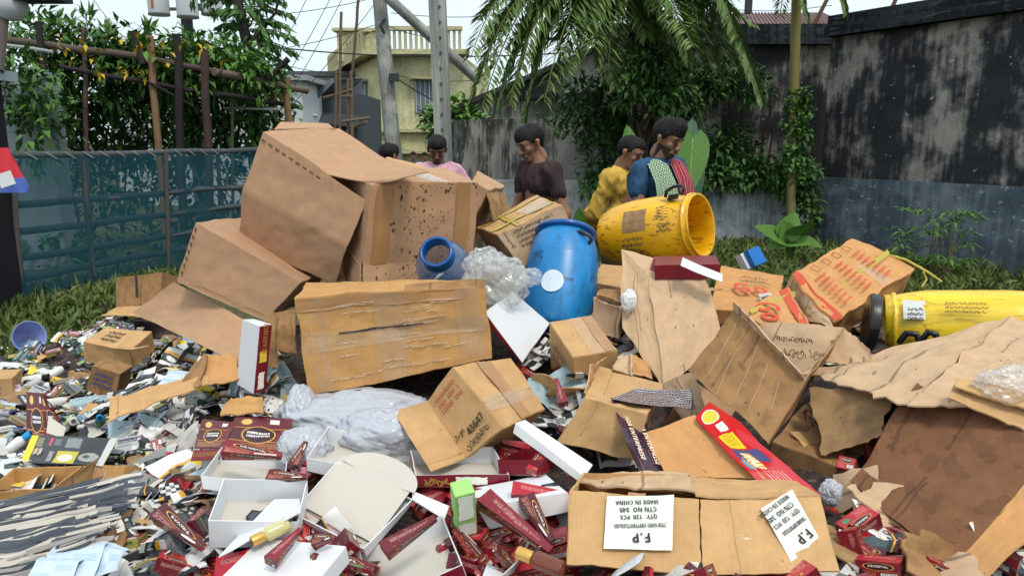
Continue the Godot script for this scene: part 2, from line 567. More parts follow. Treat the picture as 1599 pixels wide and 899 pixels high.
func corners(fit: Array, seen := {}) -> Dictionary:
	var b := Basis.from_euler(Vector3(deg_to_rad(fit[3]), deg_to_rad(fit[4]), deg_to_rad(fit[5])), EULER_ORDER_YXZ)
	var out := {}
	for sx in [-1, 1]:
		for sy in [-1, 1]:
			for sz in [-1, 1]:
				var k: String = ("L" if sx < 0 else "R") + ("B" if sy < 0 else "T") + ("K" if sz < 0 else "F")
				var w: Vector3 = Vector3(fit[0], fit[1], fit[2]) + b * Vector3(sx * fit[6] / 2, sy * fit[7] / 2, sz * fit[8] / 2)
				if seen.has(k): w = P(seen[k].x, seen[k].y, -w.z)
				out[k] = w
	return out

func from_top(l: Vector3, k: Vector3, r: Vector3, f: Vector3, h: float) -> Dictionary:   # carton from its upper face: corners l f r k
	var n := (r - l).cross(k - f).normalized()
	if n.y < 0: n = -n
	return {"LTF": l, "RTF": f, "RTK": r, "LTK": k, "LBF": l - n * h, "RBF": f - n * h, "RBK": r - n * h, "LBK": k - n * h}

func carton(called: String, label: String, C: Dictionary, m: Material, o := {}) -> Dictionary:
	var base := Vector3.ZERO
	for k in ["LBF", "RBF", "LBK", "RBK"]: base += C[k] / 4
	var t := thing(called, base, label, o.get("category", "carton"), o.get("group", ""))
	var amp: float = o.get("amp", 0.012)
	var th: float = o.get("th", 0.005)
	for f in FACES:
		if f in o.get("skip", []): continue
		var q: Array = FACES[f]
		var b := mb(base)
		var uo := Vector2(rng.randf(), rng.randf())
		var us: float = o.get("us", 1.6)
		var nu := clampi(int(C[q[0]].distance_to(C[q[1]]) / 0.022), 4, 26)
		var nv := clampi(int(C[q[0]].distance_to(C[q[3]]) / 0.022), 4, 26)
		var mm: Material = o.get("mats", {}).get(f, m)
		sheet(b, C[q[0]], C[q[1]], C[q[2]], C[q[3]], nu, nv, th, amp, us, uo, o.get("ridge", {}).get(f, 0.0), o.get("torn", 0.0))
		put(b, o.get("panel", "panel"), mm, t)
	return {"node": t, "C": C, "base": base, "amp": amp, "m": m}

func fpt(K: Dictionary, face: String, u: float, v: float) -> Vector3:
	var q: Array = FACES[face]
	var C: Dictionary = K.C
	return C[q[0]].lerp(C[q[1]], u).lerp(C[q[3]].lerp(C[q[2]], u), v)

func fnorm(K: Dictionary, face: String) -> Vector3:
	var q: Array = FACES[face]
	return (K.C[q[1]] - K.C[q[0]]).cross(K.C[q[3]] - K.C[q[0]]).normalized()

func strip(K: Dictionary, face: String, u0: float, v0: float, u1: float, v1: float, m: Material, called := "tape", lift := 0.0052):
	var b := mb(K.base)
	sheet(b, fpt(K, face, u0, v0), fpt(K, face, u1, v0), fpt(K, face, u1, v1), fpt(K, face, u0, v1), 10, 8, 0.0004, K.amp, 1.6, Vector2.ZERO, 0.0, 0.004, null, lift)
	return put(b, called, m, K.node)

func flap(K: Dictionary, pts: Array, m: Material, torn := 0.004, called := "flap", amp := -1.0):
	var b := mb(K.base)
	sheet(b, pts[0], pts[1], pts[2], pts[3], 16, 12, 0.005, K.amp if amp < 0 else amp, 1.6, Vector2(rng.randf(), rng.randf()), 0.0, torn)
	return put(b, called, m, K.node)

func lettering(parent: Node3D, txt: String, at: Vector3, x: Vector3, y: Vector3, h: float, m: Material, serif := false, squeeze := 1.0):
	var tm := TextMesh.new()
	var f := SystemFont.new()
	f.font_names = PackedStringArray(["Droid Serif" if serif else "Droid Sans"])
	f.font_weight = 700
	tm.font = f
	tm.font_size = 48
	tm.pixel_size = h / 36.0
	tm.depth = 0.0004
	tm.curve_step = 2.0
	tm.text = txt
	tm.material = m
	var o := MeshInstance3D.new()
	o.mesh = tm
	o.name = "lettering"
	x = x.normalized()
	var z := x.cross(y).normalized()
	y = z.cross(x)
	o.transform = Transform3D(Basis(x * squeeze, y, z), at - parent.position)
	parent.add_child(o, true)

func face_text(K: Dictionary, face: String, txt: String, u: float, v: float, h: float, m: Material, rot := 0.0, serif := false, lift := 0.007):
	var q: Array = FACES[face]
	var n := fnorm(K, face)
	var x: Vector3 = (fpt(K, face, u + 0.05, v) - fpt(K, face, u - 0.05, v)).normalized().rotated(n, deg_to_rad(rot))
	var p := fpt(K, face, u, v)
	lettering(K.node, txt, p + disp(p, K.amp) + n * lift, x, n.cross(x), h, m, serif)

func scrawl(parent: Node3D, at: Vector3, x: Vector3, y: Vector3, w: float, h: float, m: Material, lines := 1, th := 0.0025, called := "handwriting"):
	var b := mb(parent.position)
	x = x.normalized()
	y = y.normalized()
	var n := x.cross(y) * 0.0005
	for l in lines:
		var s := 0.0
		var ph := rng.randf() * 9
		var last := Vector3.ZERO
		var pen := true
		while s < w:
			var yy := (sin(s / h * 9 + ph) * 0.34 + sin(s / h * 15.7 + ph * 2) * 0.26) * h - l * h * 1.5
			var q := at + x * (s - w / 2 + sin(s / h * 12) * h * 0.3) + y * yy
			if last != Vector3.ZERO and pen:
				var t := (q - last).normalized().cross(n.normalized()) * th / 2
				b.quad(last - t + n, q - t + n, q + t + n, last + t + n)
			last = q
			s += h * 0.07
			if rng.randf() < 0.05: pen = not pen
			if not pen and rng.randf() < 0.4: pen = true
	put(b, called, m, parent)

# open or closed tray / lid: box without its top, walls of board, printed outside
func tray(called: String, label: String, C: Dictionary, inside: Material, outside: Material, floor_m: Material, o := {}) -> Dictionary:
	var base := Vector3.ZERO
	for k in ["LBF", "RBF", "LBK", "RBK"]: base += C[k] / 4
	var t := thing(called, base, label, o.get("category", "tray"), o.get("group", ""))
	var up: Vector3 = (C.LTF - C.LBF).normalized()
	for f in ["F", "K", "L", "R"]:
		var q: Array = FACES[f]
		var n: Vector3 = (C[q[1]] - C[q[0]]).cross(C[q[3]] - C[q[0]]).normalized()
		var b := mb(base)
		sheet(b, C[q[0]], C[q[1]], C[q[2]], C[q[3]], 6, 2, 0.003, 0.004, 1.0, Vector2.ZERO, 0, 0, cellr(rng.randi() % 12, 4, 4))
		var w := put(b, "side", inside, t)
		if outside != inside:
			var b2 := mb(base)
			sheet(b2, C[q[0]], C[q[1]], C[q[2]], C[q[3]], 6, 2, 0.0006, 0.004, 1.0, Vector2.ZERO, 0, 0, cellr(rng.randi() % 12, 4, 4), 0.0022)
			put(b2, "printed_skin", outside, w)
	var b3 := mb(base)
	var q2 := ["LBF", "RBF", "RBK", "LBK"] if not o.get("closed", false) else ["LTF", "RTF", "RTK", "LTK"]
	sheet(b3, C[q2[0]], C[q2[1]], C[q2[2]], C[q2[3]], 6, 6, 0.003, 0.004, 1.0)
	put(b3, "base", floor_m, t)
	return {"node": t, "C": C, "base": base, "amp": 0.004, "m": inside}

# ---------------------------------------------------------------- figures: smooth union of tapered capsules, meshed as surface nets
func nets(b: MB, prims: Array, cell: float, k: float, colf: Callable, cut = null):
	var lo := Vector3(1e9, 1e9, 1e9)
	var hi := -lo
	for p in prims:
		var r: float = max(p[2], p[3]) + k * 0.5 + cell * 2
		lo = lo.min(p[0] - Vector3(r, r, r)).min(p[1] - Vector3(r, r, r))
		hi = hi.max(p[0] + Vector3(r, r, r)).max(p[1] + Vector3(r, r, r))
	var nx := int((hi.x - lo.x) / cell) + 2
	var ny := int((hi.y - lo.y) / cell) + 2
	var nq := int((hi.z - lo.z) / cell) + 2
	var f := PackedFloat32Array()
	f.resize(nx * ny * nq)
	f.fill(0.5)
	for p in prims:
		var r: float = max(p[2], p[3]) + k + cell * 2
		var a: Vector3 = p[0]
		var ab: Vector3 = p[1] - p[0]
		var ab2 := maxf(ab.length_squared(), 1e-9)
		var l3 := ((a.min(p[1]) - Vector3(r, r, r) - lo) / cell).max(Vector3.ZERO)
		var h3 := ((a.max(p[1]) + Vector3(r, r, r) - lo) / cell).min(Vector3(nx - 1, ny - 1, nq - 1))
		var ra: float = p[2]
		var rb: float = p[3]
		var fl: Vector3 = p[4] if p.size() > 4 else Vector3.ONE
		for z in range(int(l3.z), int(h3.z) + 1):
			for y in range(int(l3.y), int(h3.y) + 1):
				for x in range(int(l3.x), int(h3.x) + 1):
					var q := lo + Vector3(x, y, z) * cell - a
					var h := clampf(q.dot(ab) / ab2, 0, 1)
					var d := ((q - ab * h) * fl).length() - lerpf(ra, rb, h)
					var i := (z * ny + y) * nx + x
					var o := f[i]
					var w := clampf(0.5 + 0.5 * (o - d) / k, 0, 1)
					f[i] = lerpf(o, d, w) - k * w * (1 - w)
	if cut != null:
		for z in nq:
			for y in ny:
				for x in nx:
					var i := (z * ny + y) * nx + x
					if f[i] < 0.06: f[i] = maxf(f[i], cut.call(lo + Vector3(x, y, z) * cell))
	var id := PackedInt32Array()
	id.resize(nx * ny * nq)
	id.fill(-1)
	var vs := PackedVector3Array()
	var base := b.v.size()
	var offs := [0, 1, nx, nx + 1, nx * ny, nx * ny + 1, nx * ny + nx, nx * ny + nx + 1]
	for z in nq - 1:
		for y in ny - 1:
			for x in nx - 1:
				var i := (z * ny + y) * nx + x
				var f0 := f[i]
				var s0 := f0 < 0
				if s0 == (f[i + 1] < 0) and s0 == (f[i + nx] < 0) and s0 == (f[i + nx + 1] < 0) and s0 == (f[i + nx * ny] < 0) and s0 == (f[i + nx * ny + 1] < 0) and s0 == (f[i + nx * ny + nx] < 0) and s0 == (f[i + nx * ny + nx + 1] < 0): continue
				var sum := Vector3.ZERO
				var cnt := 0
				for e in [[0, 1], [2, 3], [4, 5], [6, 7], [0, 2], [1, 3], [4, 6], [5, 7], [0, 4], [1, 5], [2, 6], [3, 7]]:
					var u := f[i + offs[e[0]]]
					var w := f[i + offs[e[1]]]
					if (u < 0) != (w < 0):
						var t := u / (u - w)
						var pa := Vector3(e[0] & 1, (e[0] >> 1) & 1, e[0] >> 2)
						var pb := Vector3(e[1] & 1, (e[1] >> 1) & 1, e[1] >> 2)
						sum += pa.lerp(pb, t)
						cnt += 1
				id[i] = vs.size()
				vs.push_back(lo + (Vector3(x, y, z) + sum / cnt) * cell)
	var nn := PackedVector3Array()
	nn.resize(vs.size())
	var tris := PackedInt32Array()
	for z in range(1, nq - 1):
		for y in range(1, ny - 1):
			for x in range(1, nx - 1):
				var i := (z * ny + y) * nx + x
				var s := f[i] < 0
				for ax in 3:
					var st: int = [1, nx, nx * ny][ax]
					if s == (f[i + st] < 0): continue
					var s1: int = [nx, nx * ny, 1][ax]
					var s2: int = [nx * ny, 1, nx][ax]
					var q := [id[i], id[i - s1], id[i - s1 - s2], id[i - s2]]
					if q[0] < 0 or q[1] < 0 or q[2] < 0 or q[3] < 0: continue
					if not s: q.reverse()
					var nv := (vs[q[2]] - vs[q[0]]).cross(vs[q[3]] - vs[q[1]])
					for e in 4: nn[q[e]] += nv
					tris.append_array(PackedInt32Array([q[0], q[2], q[1], q[0], q[3], q[2]]))
	for i in vs.size():
		b.v.push_back(vs[i])
		b.n.push_back(nn[i].normalized())
		b.uv.push_back(Vector2(vs[i].x, vs[i].y))
		b.c.push_back(colf.call(vs[i]))
	for t in tris: b.ix.push_back(t + base)

func renormal(b: MB):
	for i in b.n.size(): b.n[i] = Vector3.ZERO
	for k in range(0, b.ix.size(), 3):
		var nn := (b.v[b.ix[k + 2]] - b.v[b.ix[k]]).cross(b.v[b.ix[k + 1]] - b.v[b.ix[k]])
		for e in 3: b.n[b.ix[k + e]] += nn
	for i in b.n.size(): b.n[i] = b.n[i].normalized()

func hand(b: MB, w: Vector3, dir: Vector3, palm: Vector3, side: float, col: Color):
	# palm plus four curled fingers and a thumb at wrist w, pointing along dir, palm facing `palm`
	dir = dir.normalized()
	palm = (palm - dir * palm.dot(dir)).normalized()
	var across := dir.cross(palm) * side
	var pr := []
	for i in 4:
		var o := across * (i - 1.5) * 0.019
		var k0 := w + dir * 0.085 + o
		var L: float = [0.036, 0.042, 0.039, 0.030][i]
		pr.append([w + dir * 0.01 + o * 0.6, k0, 0.013, 0.012])
		var k1 := k0 + (dir * 0.8 + palm * 0.6).normalized() * L
		var k2 := k1 + (dir * 0.3 + palm * 0.95).normalized() * L * 0.7
		var k3 := k2 + (dir * -0.3 + palm * 0.9).normalized() * L * 0.5
		pr.append([k0, k1, 0.0095, 0.009])
		pr.append([k1, k2, 0.009, 0.008])
		pr.append([k2, k3, 0.008, 0.007])
	var t0 := w + dir * 0.03 - across * 0.03
	var t1 := t0 + (dir * 0.7 - across * 0.6 + palm * 0.4).normalized() * 0.04
	pr.append([t0, t1, 0.012, 0.010])
	pr.append([t1, t1 + (dir * 0.8 + palm * 0.6).normalized() * 0.03, 0.010, 0.008])
	nets(b, pr, 0.006, 0.005, func(_p): return col)

# o: skin, shirt, legs colours; j: joints that differ from standing; face turn; beard etc.
func person(at: Vector3, yaw: float, hgt: float, label: String, o: Dictionary, group := "") -> Node3D:
	var t := thing("person", at, label, "person", group)
	t.rotation.y = yaw
	var s := hgt / 1.70
	var J := {"pel": Vector3(0, 0.95, 0), "waist": Vector3(0, 1.08, 0.0), "chest": Vector3(0, 1.27, 0.005), "neck": Vector3(0, 1.43, -0.01), "head": Vector3(0, 1.575, 0.025),
		"sr": Vector3(-0.142, 1.375, 0), "er": Vector3(-0.19, 1.10, -0.03), "wr": Vector3(-0.19, 0.87, 0.07), "sl": Vector3(0.142, 1.375, 0), "el": Vector3(0.19, 1.10, -0.03), "wl": Vector3(0.19, 0.87, 0.07),
		"hr": Vector3(-0.09, 0.92, 0), "kr": Vector3(-0.10, 0.50, 0.02), "ar": Vector3(-0.11, 0.09, -0.02), "hl": Vector3(0.09, 0.92, 0), "kl": Vector3(0.10, 0.50, 0.02), "al": Vector3(0.11, 0.09, -0.02)}
	for k in o.get("j", {}): J[k] = o.j[k]
	for k in J: J[k] = J[k] * s
	var skin: Color = o.get("skin", Color(0.26, 0.137, 0.083))
	var hair: Color = o.get("hair", Color(0.012, 0.011, 0.012))
	var b := mb()
	var fz := Vector3(1, 1, 1.25)
	var flat := func(_p): return skin
	var pr := [[J.neck, J.head - Vector3(0, 0.05, 0.02), 0.052, 0.05], [J.chest, J.neck, 0.10, 0.06, fz], [J.pel, J.chest, 0.11, 0.11, fz]]
	for q in ["r", "l"]:
		pr.append([J["s" + q], J["e" + q], 0.048, 0.038])
		pr.append([J["e" + q], J["w" + q], 0.038, 0.026])
		pr.append([J["h" + q], J["k" + q], 0.075, 0.052])
		pr.append([J["k" + q], J["a" + q], 0.052, 0.036])
		pr.append([J["a" + q] - Vector3(0, 0.04, 0.02), J["a" + q] + Vector3(0, -0.05, 0.14), 0.036, 0.03])
	nets(b, pr, 0.017, 0.025, flat)
	for q in ["r", "l"]:
		if o.has("hand_" + q):
			var hh: Array = o["hand_" + q]
			hand(b, J["w" + q], (J["w" + q] - J["e" + q]) + hh[0], hh[1], 1.0 if q == "r" else -1.0, skin)
		else:
			hand(b, J["w" + q], J["w" + q] - J["e" + q], Vector3(0.6 if q == "r" else -0.6, 0, 0.3), 1.0 if q == "r" else -1.0, skin)
	# head in its own frame
	var hb := Basis.from_euler(Vector3(o.get("nod", 0.35), o.get("turn", 0.0), o.get("lean", 0.0)))
	var hc: Vector3 = J.head
	var hm := mb()
	var brow: Color = hair
	var beard: float = o.get("beard", 0.0)
	var lip := Color(skin.r * 0.9, skin.g * 0.62, skin.b * 0.62)
	var must: float = o.get("moustache", 1.0)
	var paint := func(p: Vector3) -> Color:
		var ax := absf(p.x)
		if p.z > 0.05:
			if ax > 0.012 and ax < 0.05 and p.y > 0.022 + (0.03 - absf(ax - 0.03)) * 0.15 and p.y < 0.034 + (0.03 - absf(ax - 0.03)) * 0.15: return brow
			if ax > 0.018 and ax < 0.043 and p.y > 0.002 and p.y < 0.012: return Color(0.03, 0.025, 0.025)
			if ax < 0.030 and p.y > -0.057 and p.y < -0.044 and must > 0: return skin.lerp(hair, 0.85 * must)
			if ax < 0.024 and p.y > -0.068 and p.y < -0.057: return lip
		if beard > 0 and p.y < -0.035 and p.z > -0.03 and (ax > 0.035 or p.y < -0.07): return skin.lerp(hair, beard)
		return skin
	var hp := [[Vector3(0, 0.038, -0.03), Vector3(0, 0.036, 0.015), 0.080, 0.076], [Vector3(0, -0.03, 0.015), Vector3(0, -0.062, 0.032), 0.058, 0.046], [Vector3(-0.012, -0.092, 0.060), Vector3(0.012, -0.092, 0.060), 0.022, 0.022], [Vector3(0, 0.012, 0.086), Vector3(0, -0.026, 0.104), 0.009, 0.013], [Vector3(-0.012, -0.03, 0.092), Vector3(0.012, -0.03, 0.092), 0.010, 0.010],
		[Vector3(-0.035, 0.030, 0.072), Vector3(0.035, 0.030, 0.072), 0.016, 0.016], [Vector3(-0.045, -0.015, 0.055), Vector3(-0.035, -0.04, 0.06), 0.022, 0.016], [Vector3(0.045, -0.015, 0.055), Vector3(0.035, -0.04, 0.06), 0.022, 0.016], [Vector3(-0.018, -0.06, 0.083), Vector3(0.018, -0.06, 0.083), 0.013, 0.013],
		[Vector3(-0.083, 0.012, -0.015), Vector3(-0.078, -0.025, -0.008), 0.015, 0.011], [Vector3(0.083, 0.012, -0.015), Vector3(0.078, -0.025, -0.008), 0.015, 0.011], [Vector3(0, -0.05, -0.02), Vector3(0, -0.12, -0.035), 0.052, 0.05]]
	nets(hm, hp, 0.0055, 0.014, paint)
	var add := func(src: MB, dst: MB):
		var k := dst.v.size()
		for i in src.v.size():
			dst.v.push_back(hb * (src.v[i] * s * 0.94) + hc)
			dst.n.push_back(hb * src.n[i])
			dst.uv.push_back(src.uv[i])
			dst.c.push_back(src.c[i])
		for i in src.ix: dst.ix.push_back(i + k)
	add.call(hm, b)
	put(b, "body", M.skin, t)
	var hr := mb()
	var thick: float = o.get("hair_thick", 0.004)
	var hl: float = o.get("hairline", 0.052)
	var tops: float = o.get("hair_top", 0.0)
	nets(hr, [[Vector3(0, 0.04, -0.032), Vector3(0, 0.04, 0.012), 0.083 + thick, 0.078 + thick], [Vector3(0, 0.06, -0.02), Vector3(0, 0.07 + tops, 0.03), 0.07 + thick, 0.06 + thick], [Vector3(0, 0.0, -0.05), Vector3(0, -0.04, -0.05), 0.06 + thick * 0.5, 0.045]], 0.007, 0.012, func(p): return hair * (1.0 + nz.get_noise_3d(p.x * 9000, p.y * 9000, p.z * 9000) * 0.5),
		func(p): return (lerpf(lerpf(-0.062, 0.004, clampf((p.z + 0.055) / 0.04, 0, 1)), hl - 0.006 + absf(p.x) * 0.1, clampf((p.z - 0.02) / 0.035, 0, 1)) - p.y) + nz.get_noise_3d(p.x * 6000, p.y * 6000, p.z * 6000) * 0.008)
	for i in hr.v.size():
		var p := hr.v[i]
		hr.v[i] = p + hr.n[i] * (nz.get_noise_3d(p.x * 5200, p.y * 5200, p.z * 5200) * 0.007)
		hr.n[i] = (hr.n[i] + Vector3(nz.get_noise_3d(p.x * 9000, p.y * 9000, 5), nz.get_noise_3d(p.y * 9000, p.z * 9000, 9), nz.get_noise_3d(p.z * 9000, p.x * 9000, 3)) * 0.6).normalized()
	var hr2 := mb()
	add.call(hr, hr2)
	put(hr2, "hair", M.hair, t)
	# shirt
	var sc: Color = o.get("shirt", Color(0.2, 0.2, 0.2))
	var sb := mb()
	var sl: float = o.get("sleeve", 0.6)
	var hem: float = o.get("hem", 0.86) * s
	var sp := [[J.chest + Vector3(-0.06, 0.04, 0) * s, J.chest + Vector3(0.06, 0.04, 0) * s, 0.105, 0.105, Vector3(1, 1, 1.1)], [J.waist + Vector3(-0.05, 0, 0), J.waist + Vector3(0.05, 0, 0), 0.102, 0.102, fz], [J.pel + Vector3(-0.06, -0.04, 0), J.pel + Vector3(0.06, -0.04, 0), 0.122, 0.122, fz], [J.sr, J.sl, 0.060, 0.060], [J.neck + Vector3(0, -0.03, 0), J.neck + Vector3(0, 0.005, 0), 0.075, 0.062], [J.waist, J.chest, 0.108, 0.108, fz]]
	for q in ["r", "l"]:
		var e: Vector3 = J["s" + q].lerp(J["e" + q], minf(sl, 1.0))
		sp.append([J["s" + q], e, 0.060, 0.056 if sl < 1 else 0.050])
		if sl > 1.0: sp.append([J["e" + q], J["e" + q].lerp(J["w" + q], sl - 1.0), 0.052, 0.040])
	var nk: Vector3 = J.neck
	nets(sb, sp, 0.014, 0.03, func(p): return sc * (1.0 + nz.get_noise_3d(p.x * 1200, p.y * 900, p.z * 1200) * 0.25), func(p): return maxf(hem - p.y, maxf(p.y - (nk.y + 0.012), -1)))
	for i in sb.v.size():
		var p := sb.v[i]
		sb.v[i] = p + sb.n[i] * (nz.get_noise_3d(p.x * 700 + at.x * 90, p.y * 420, p.z * 700) * 0.018 + maxf(0.0, 0.25 - absf(nz.get_noise_3d(p.x * 620 + p.y * 300, p.y * 300 + 60, p.z * 620))) * 0.05)
	renormal(sb)
	put(sb, "shirt", M.cloth, t)
	var lb := mb()
	var lc: Color = o.get("legs", Color(0.05, 0.06, 0.09))
	var lp := [[J.pel + Vector3(-0.05, -0.02, 0), J.pel + Vector3(0.05, -0.02, 0), 0.118, 0.118, fz]]
	for q in ["r", "l"]:
		lp.append([J["h" + q], J["k" + q], 0.095, 0.075])
		lp.append([J["k" + q], J["a" + q], 0.075, 0.062])
	var wy: float = J.waist.y - 0.04
	nets(lb, lp, 0.02, 0.03, func(_p): return lc, func(p): return p.y - wy)
	put(lb, "trousers", M.cloth, t)
	t.set_meta("joints", 0)
	t.remove_meta("joints")
	return t

# ---------------------------------------------------------------- plants
func leaf(b: MB, p: Vector3, dir: Vector3, up: Vector3, L: float, W: float, col: Color, droop := 0.25):
	dir = dir.normalized()
	var x := dir.cross(up)
	if x.length() < 0.05: x = dir.cross(Vector3.RIGHT)
	x = x.normalized() * W / 2
	var n := x.cross(dir).normalized()
	var m1 := p + dir * L * 0.45
	var tip := p + dir * L - n * L * droop
	b.tri(p, m1 + x + n * W * 0.12, m1, col)
	b.tri(p, m1, m1 - x + n * W * 0.12, col)
	b.tri(m1, m1 + x + n * W * 0.12, tip, col)
	b.tri(m1, tip, m1 - x + n * W * 0.12, col)

func rv() -> Vector3:
	var v := Vector3(rng.randfn(), rng.randfn(), rng.randfn())
	return v.normalized()

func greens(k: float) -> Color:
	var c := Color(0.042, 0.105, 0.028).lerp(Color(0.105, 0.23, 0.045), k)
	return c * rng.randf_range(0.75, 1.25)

# leaf clumps through ellipsoids [centre, radii, clumps, brightness]
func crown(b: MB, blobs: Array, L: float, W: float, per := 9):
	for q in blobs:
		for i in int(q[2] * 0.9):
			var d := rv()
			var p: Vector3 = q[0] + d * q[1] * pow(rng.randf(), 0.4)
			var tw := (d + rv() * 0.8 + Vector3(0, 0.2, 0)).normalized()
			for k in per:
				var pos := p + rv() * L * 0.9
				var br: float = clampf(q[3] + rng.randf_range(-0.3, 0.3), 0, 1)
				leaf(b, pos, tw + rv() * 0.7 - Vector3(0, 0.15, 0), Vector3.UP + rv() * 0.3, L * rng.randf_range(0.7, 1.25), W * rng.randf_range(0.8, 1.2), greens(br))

func frond(parent: Node, a: Vector3, c: Vector3, e: Vector3, L: float, br: float):
	var b := mb(parent.position)
	var pts := []
	for i in 25:
		var t := i / 24.0
		pts.append(a.lerp(c, t).lerp(c.lerp(e, t), t))
	var rr := []
	for i in 25: rr.append(lerpf(0.022, 0.005, i / 24.0))
	b.tube(pts, rr, 5, Color(0.10, 0.12, 0.03))
	for i in range(2, 24):
		for h in 8:
			var t: Vector3 = (pts[i + 1] - pts[i - 1]).normalized()
			var sd := t.cross(Vector3.UP).normalized() * (1 if h % 2 == 0 else -1)
			var p: Vector3 = pts[i].lerp(pts[i + 1], (h / 2) * 0.25) if i < 24 else pts[i]
			var ln := L * (0.35 + 0.65 * sin(PI * clampf(i / 24.0 * 0.9 + 0.12, 0, 1)))
			var dir := (sd * 0.9 + t * 0.75 + Vector3(0, rng.randf_range(-0.35, 0.25), 0) + rv() * 0.12)
			leaf(b, p, dir, Vector3.UP + rv() * 0.4, ln * rng.randf_range(0.85, 1.1), 0.042, Color(0.075, 0.135, 0.04).lerp(Color(0.15, 0.235, 0.065), br) * rng.randf_range(0.75, 1.2), 0.12)
	put(b, "frond", M.leafy, parent)

func big_leaf(parent: Node, base: Vector3, ctr: Vector3, tip: Vector3, W: float, col: Color, face: Vector3):
	# stalk plus one broad heart-shaped blade with ribs
	var b := mb(parent.position)
	var ax := tip - ctr
	var x := ax.cross(face).normalized()
	var n := x.cross(ax).normalized()
	var rows := []
	var us := []
	for j in 13:
		var t := j / 12.0
		var w := W * pow(sin(PI * pow(clampf(t * 0.97 + 0.03, 0, 1), 0.62)), 0.8) * 0.5
		var r := []
		var u := []
		for i in 11:
			var s := (i - 5) / 5.0
			var back := -ax * 0.16 * absf(s) * (1.0 - t)
			r.append(ctr + ax * t + back + x * s * w + n * (absf(s) * w * 0.28 - t * t * 0.10 * ax.length() + sin(i * 2.2 + j * 3.1) * W * 0.018 * absf(s)))
			u.append(Vector2(s, t))
		rows.append(r)
		us.append(u)
	b.grid(rows, us, col)
	put(b, "blade", M.leafy, parent)
	var r2 := mb(parent.position)
	r2.tube([ctr, ctr + ax * 0.5 + n * -0.02 * ax.length(), tip - n * 0.095 * ax.length()], [W * 0.016, W * 0.010, W * 0.003], 5, Color(0.22, 0.30, 0.09))
	for k in 6:
		var t := 0.08 + k * 0.14
		for sgn in [-1, 1]:
			var p0 := ctr + ax * t - n * t * t * 0.10 * ax.length()
			r2.tube([p0 + n * 0.004, p0 + ax * 0.16 + x * sgn * W * 0.34 * (1.0 - t * 0.75) + n * W * 0.07 * (1 - t)], [W * 0.006, W * 0.002], 4, Color(0.20, 0.28, 0.08))
	put(r2, "vein", M.leafy, parent)
	var st := mb(parent.position)
	st.tube([base, base.lerp(ctr, 0.6) + Vector3(0, 0.06, 0), ctr], [0.016, 0.012, 0.008], 6, Color(0.09, 0.16, 0.04))
	put(st, "stalk", M.leafy, parent)

func bamboo(b: MB, a: Vector3, e: Vector3, r: float, col: Color):
	var n := maxi(2, int(a.distance_to(e) / 0.3))
	var pts := []
	var rr := []
	for i in n + 1:
		var p := a.lerp(e, float(i) / n) + rv() * r * 0.25
		var t := (e - a).normalized()
		pts.append_array([p - t * 0.012, p, p + t * 0.012])
		rr.append_array([r, r * 1.16, r])
	b.tube(pts, rr, 8, col)

# ---------------------------------------------------------------- the place
func wallseg(b: MB, a: Vector3, e: Vector3, y0: float, y1: float, th: float, uvr := Rect2(0, 0, 1, 1)):
	var up := Vector3.UP
	var n := (e - a).cross(up).normalized() * th
	var a0 := a + up * y0
	var e0 := e + up * y0
	var a1 := a + up * y1
	var e1 := e + up * y1
	b.quad(a0, e0, e1, a1, Color.WHITE, uvr)
	b.quad(e0 - n, a0 - n, a1 - n, e1 - n, Color.WHITE, uvr)
	b.quad(a0 - n, a0, a1, a1 - n, Color.WHITE, Rect2(uvr.position, uvr.size * Vector2(0.1, 1)))
	b.quad(e0, e0 - n, e1 - n, e1, Color.WHITE, Rect2(uvr.position, uvr.size * Vector2(0.1, 1)))
	b.quad(a1, e1, e1 - n, a1 - n, Color.WHITE, Rect2(uvr.position, uvr.size * Vector2(1, 0.1)))

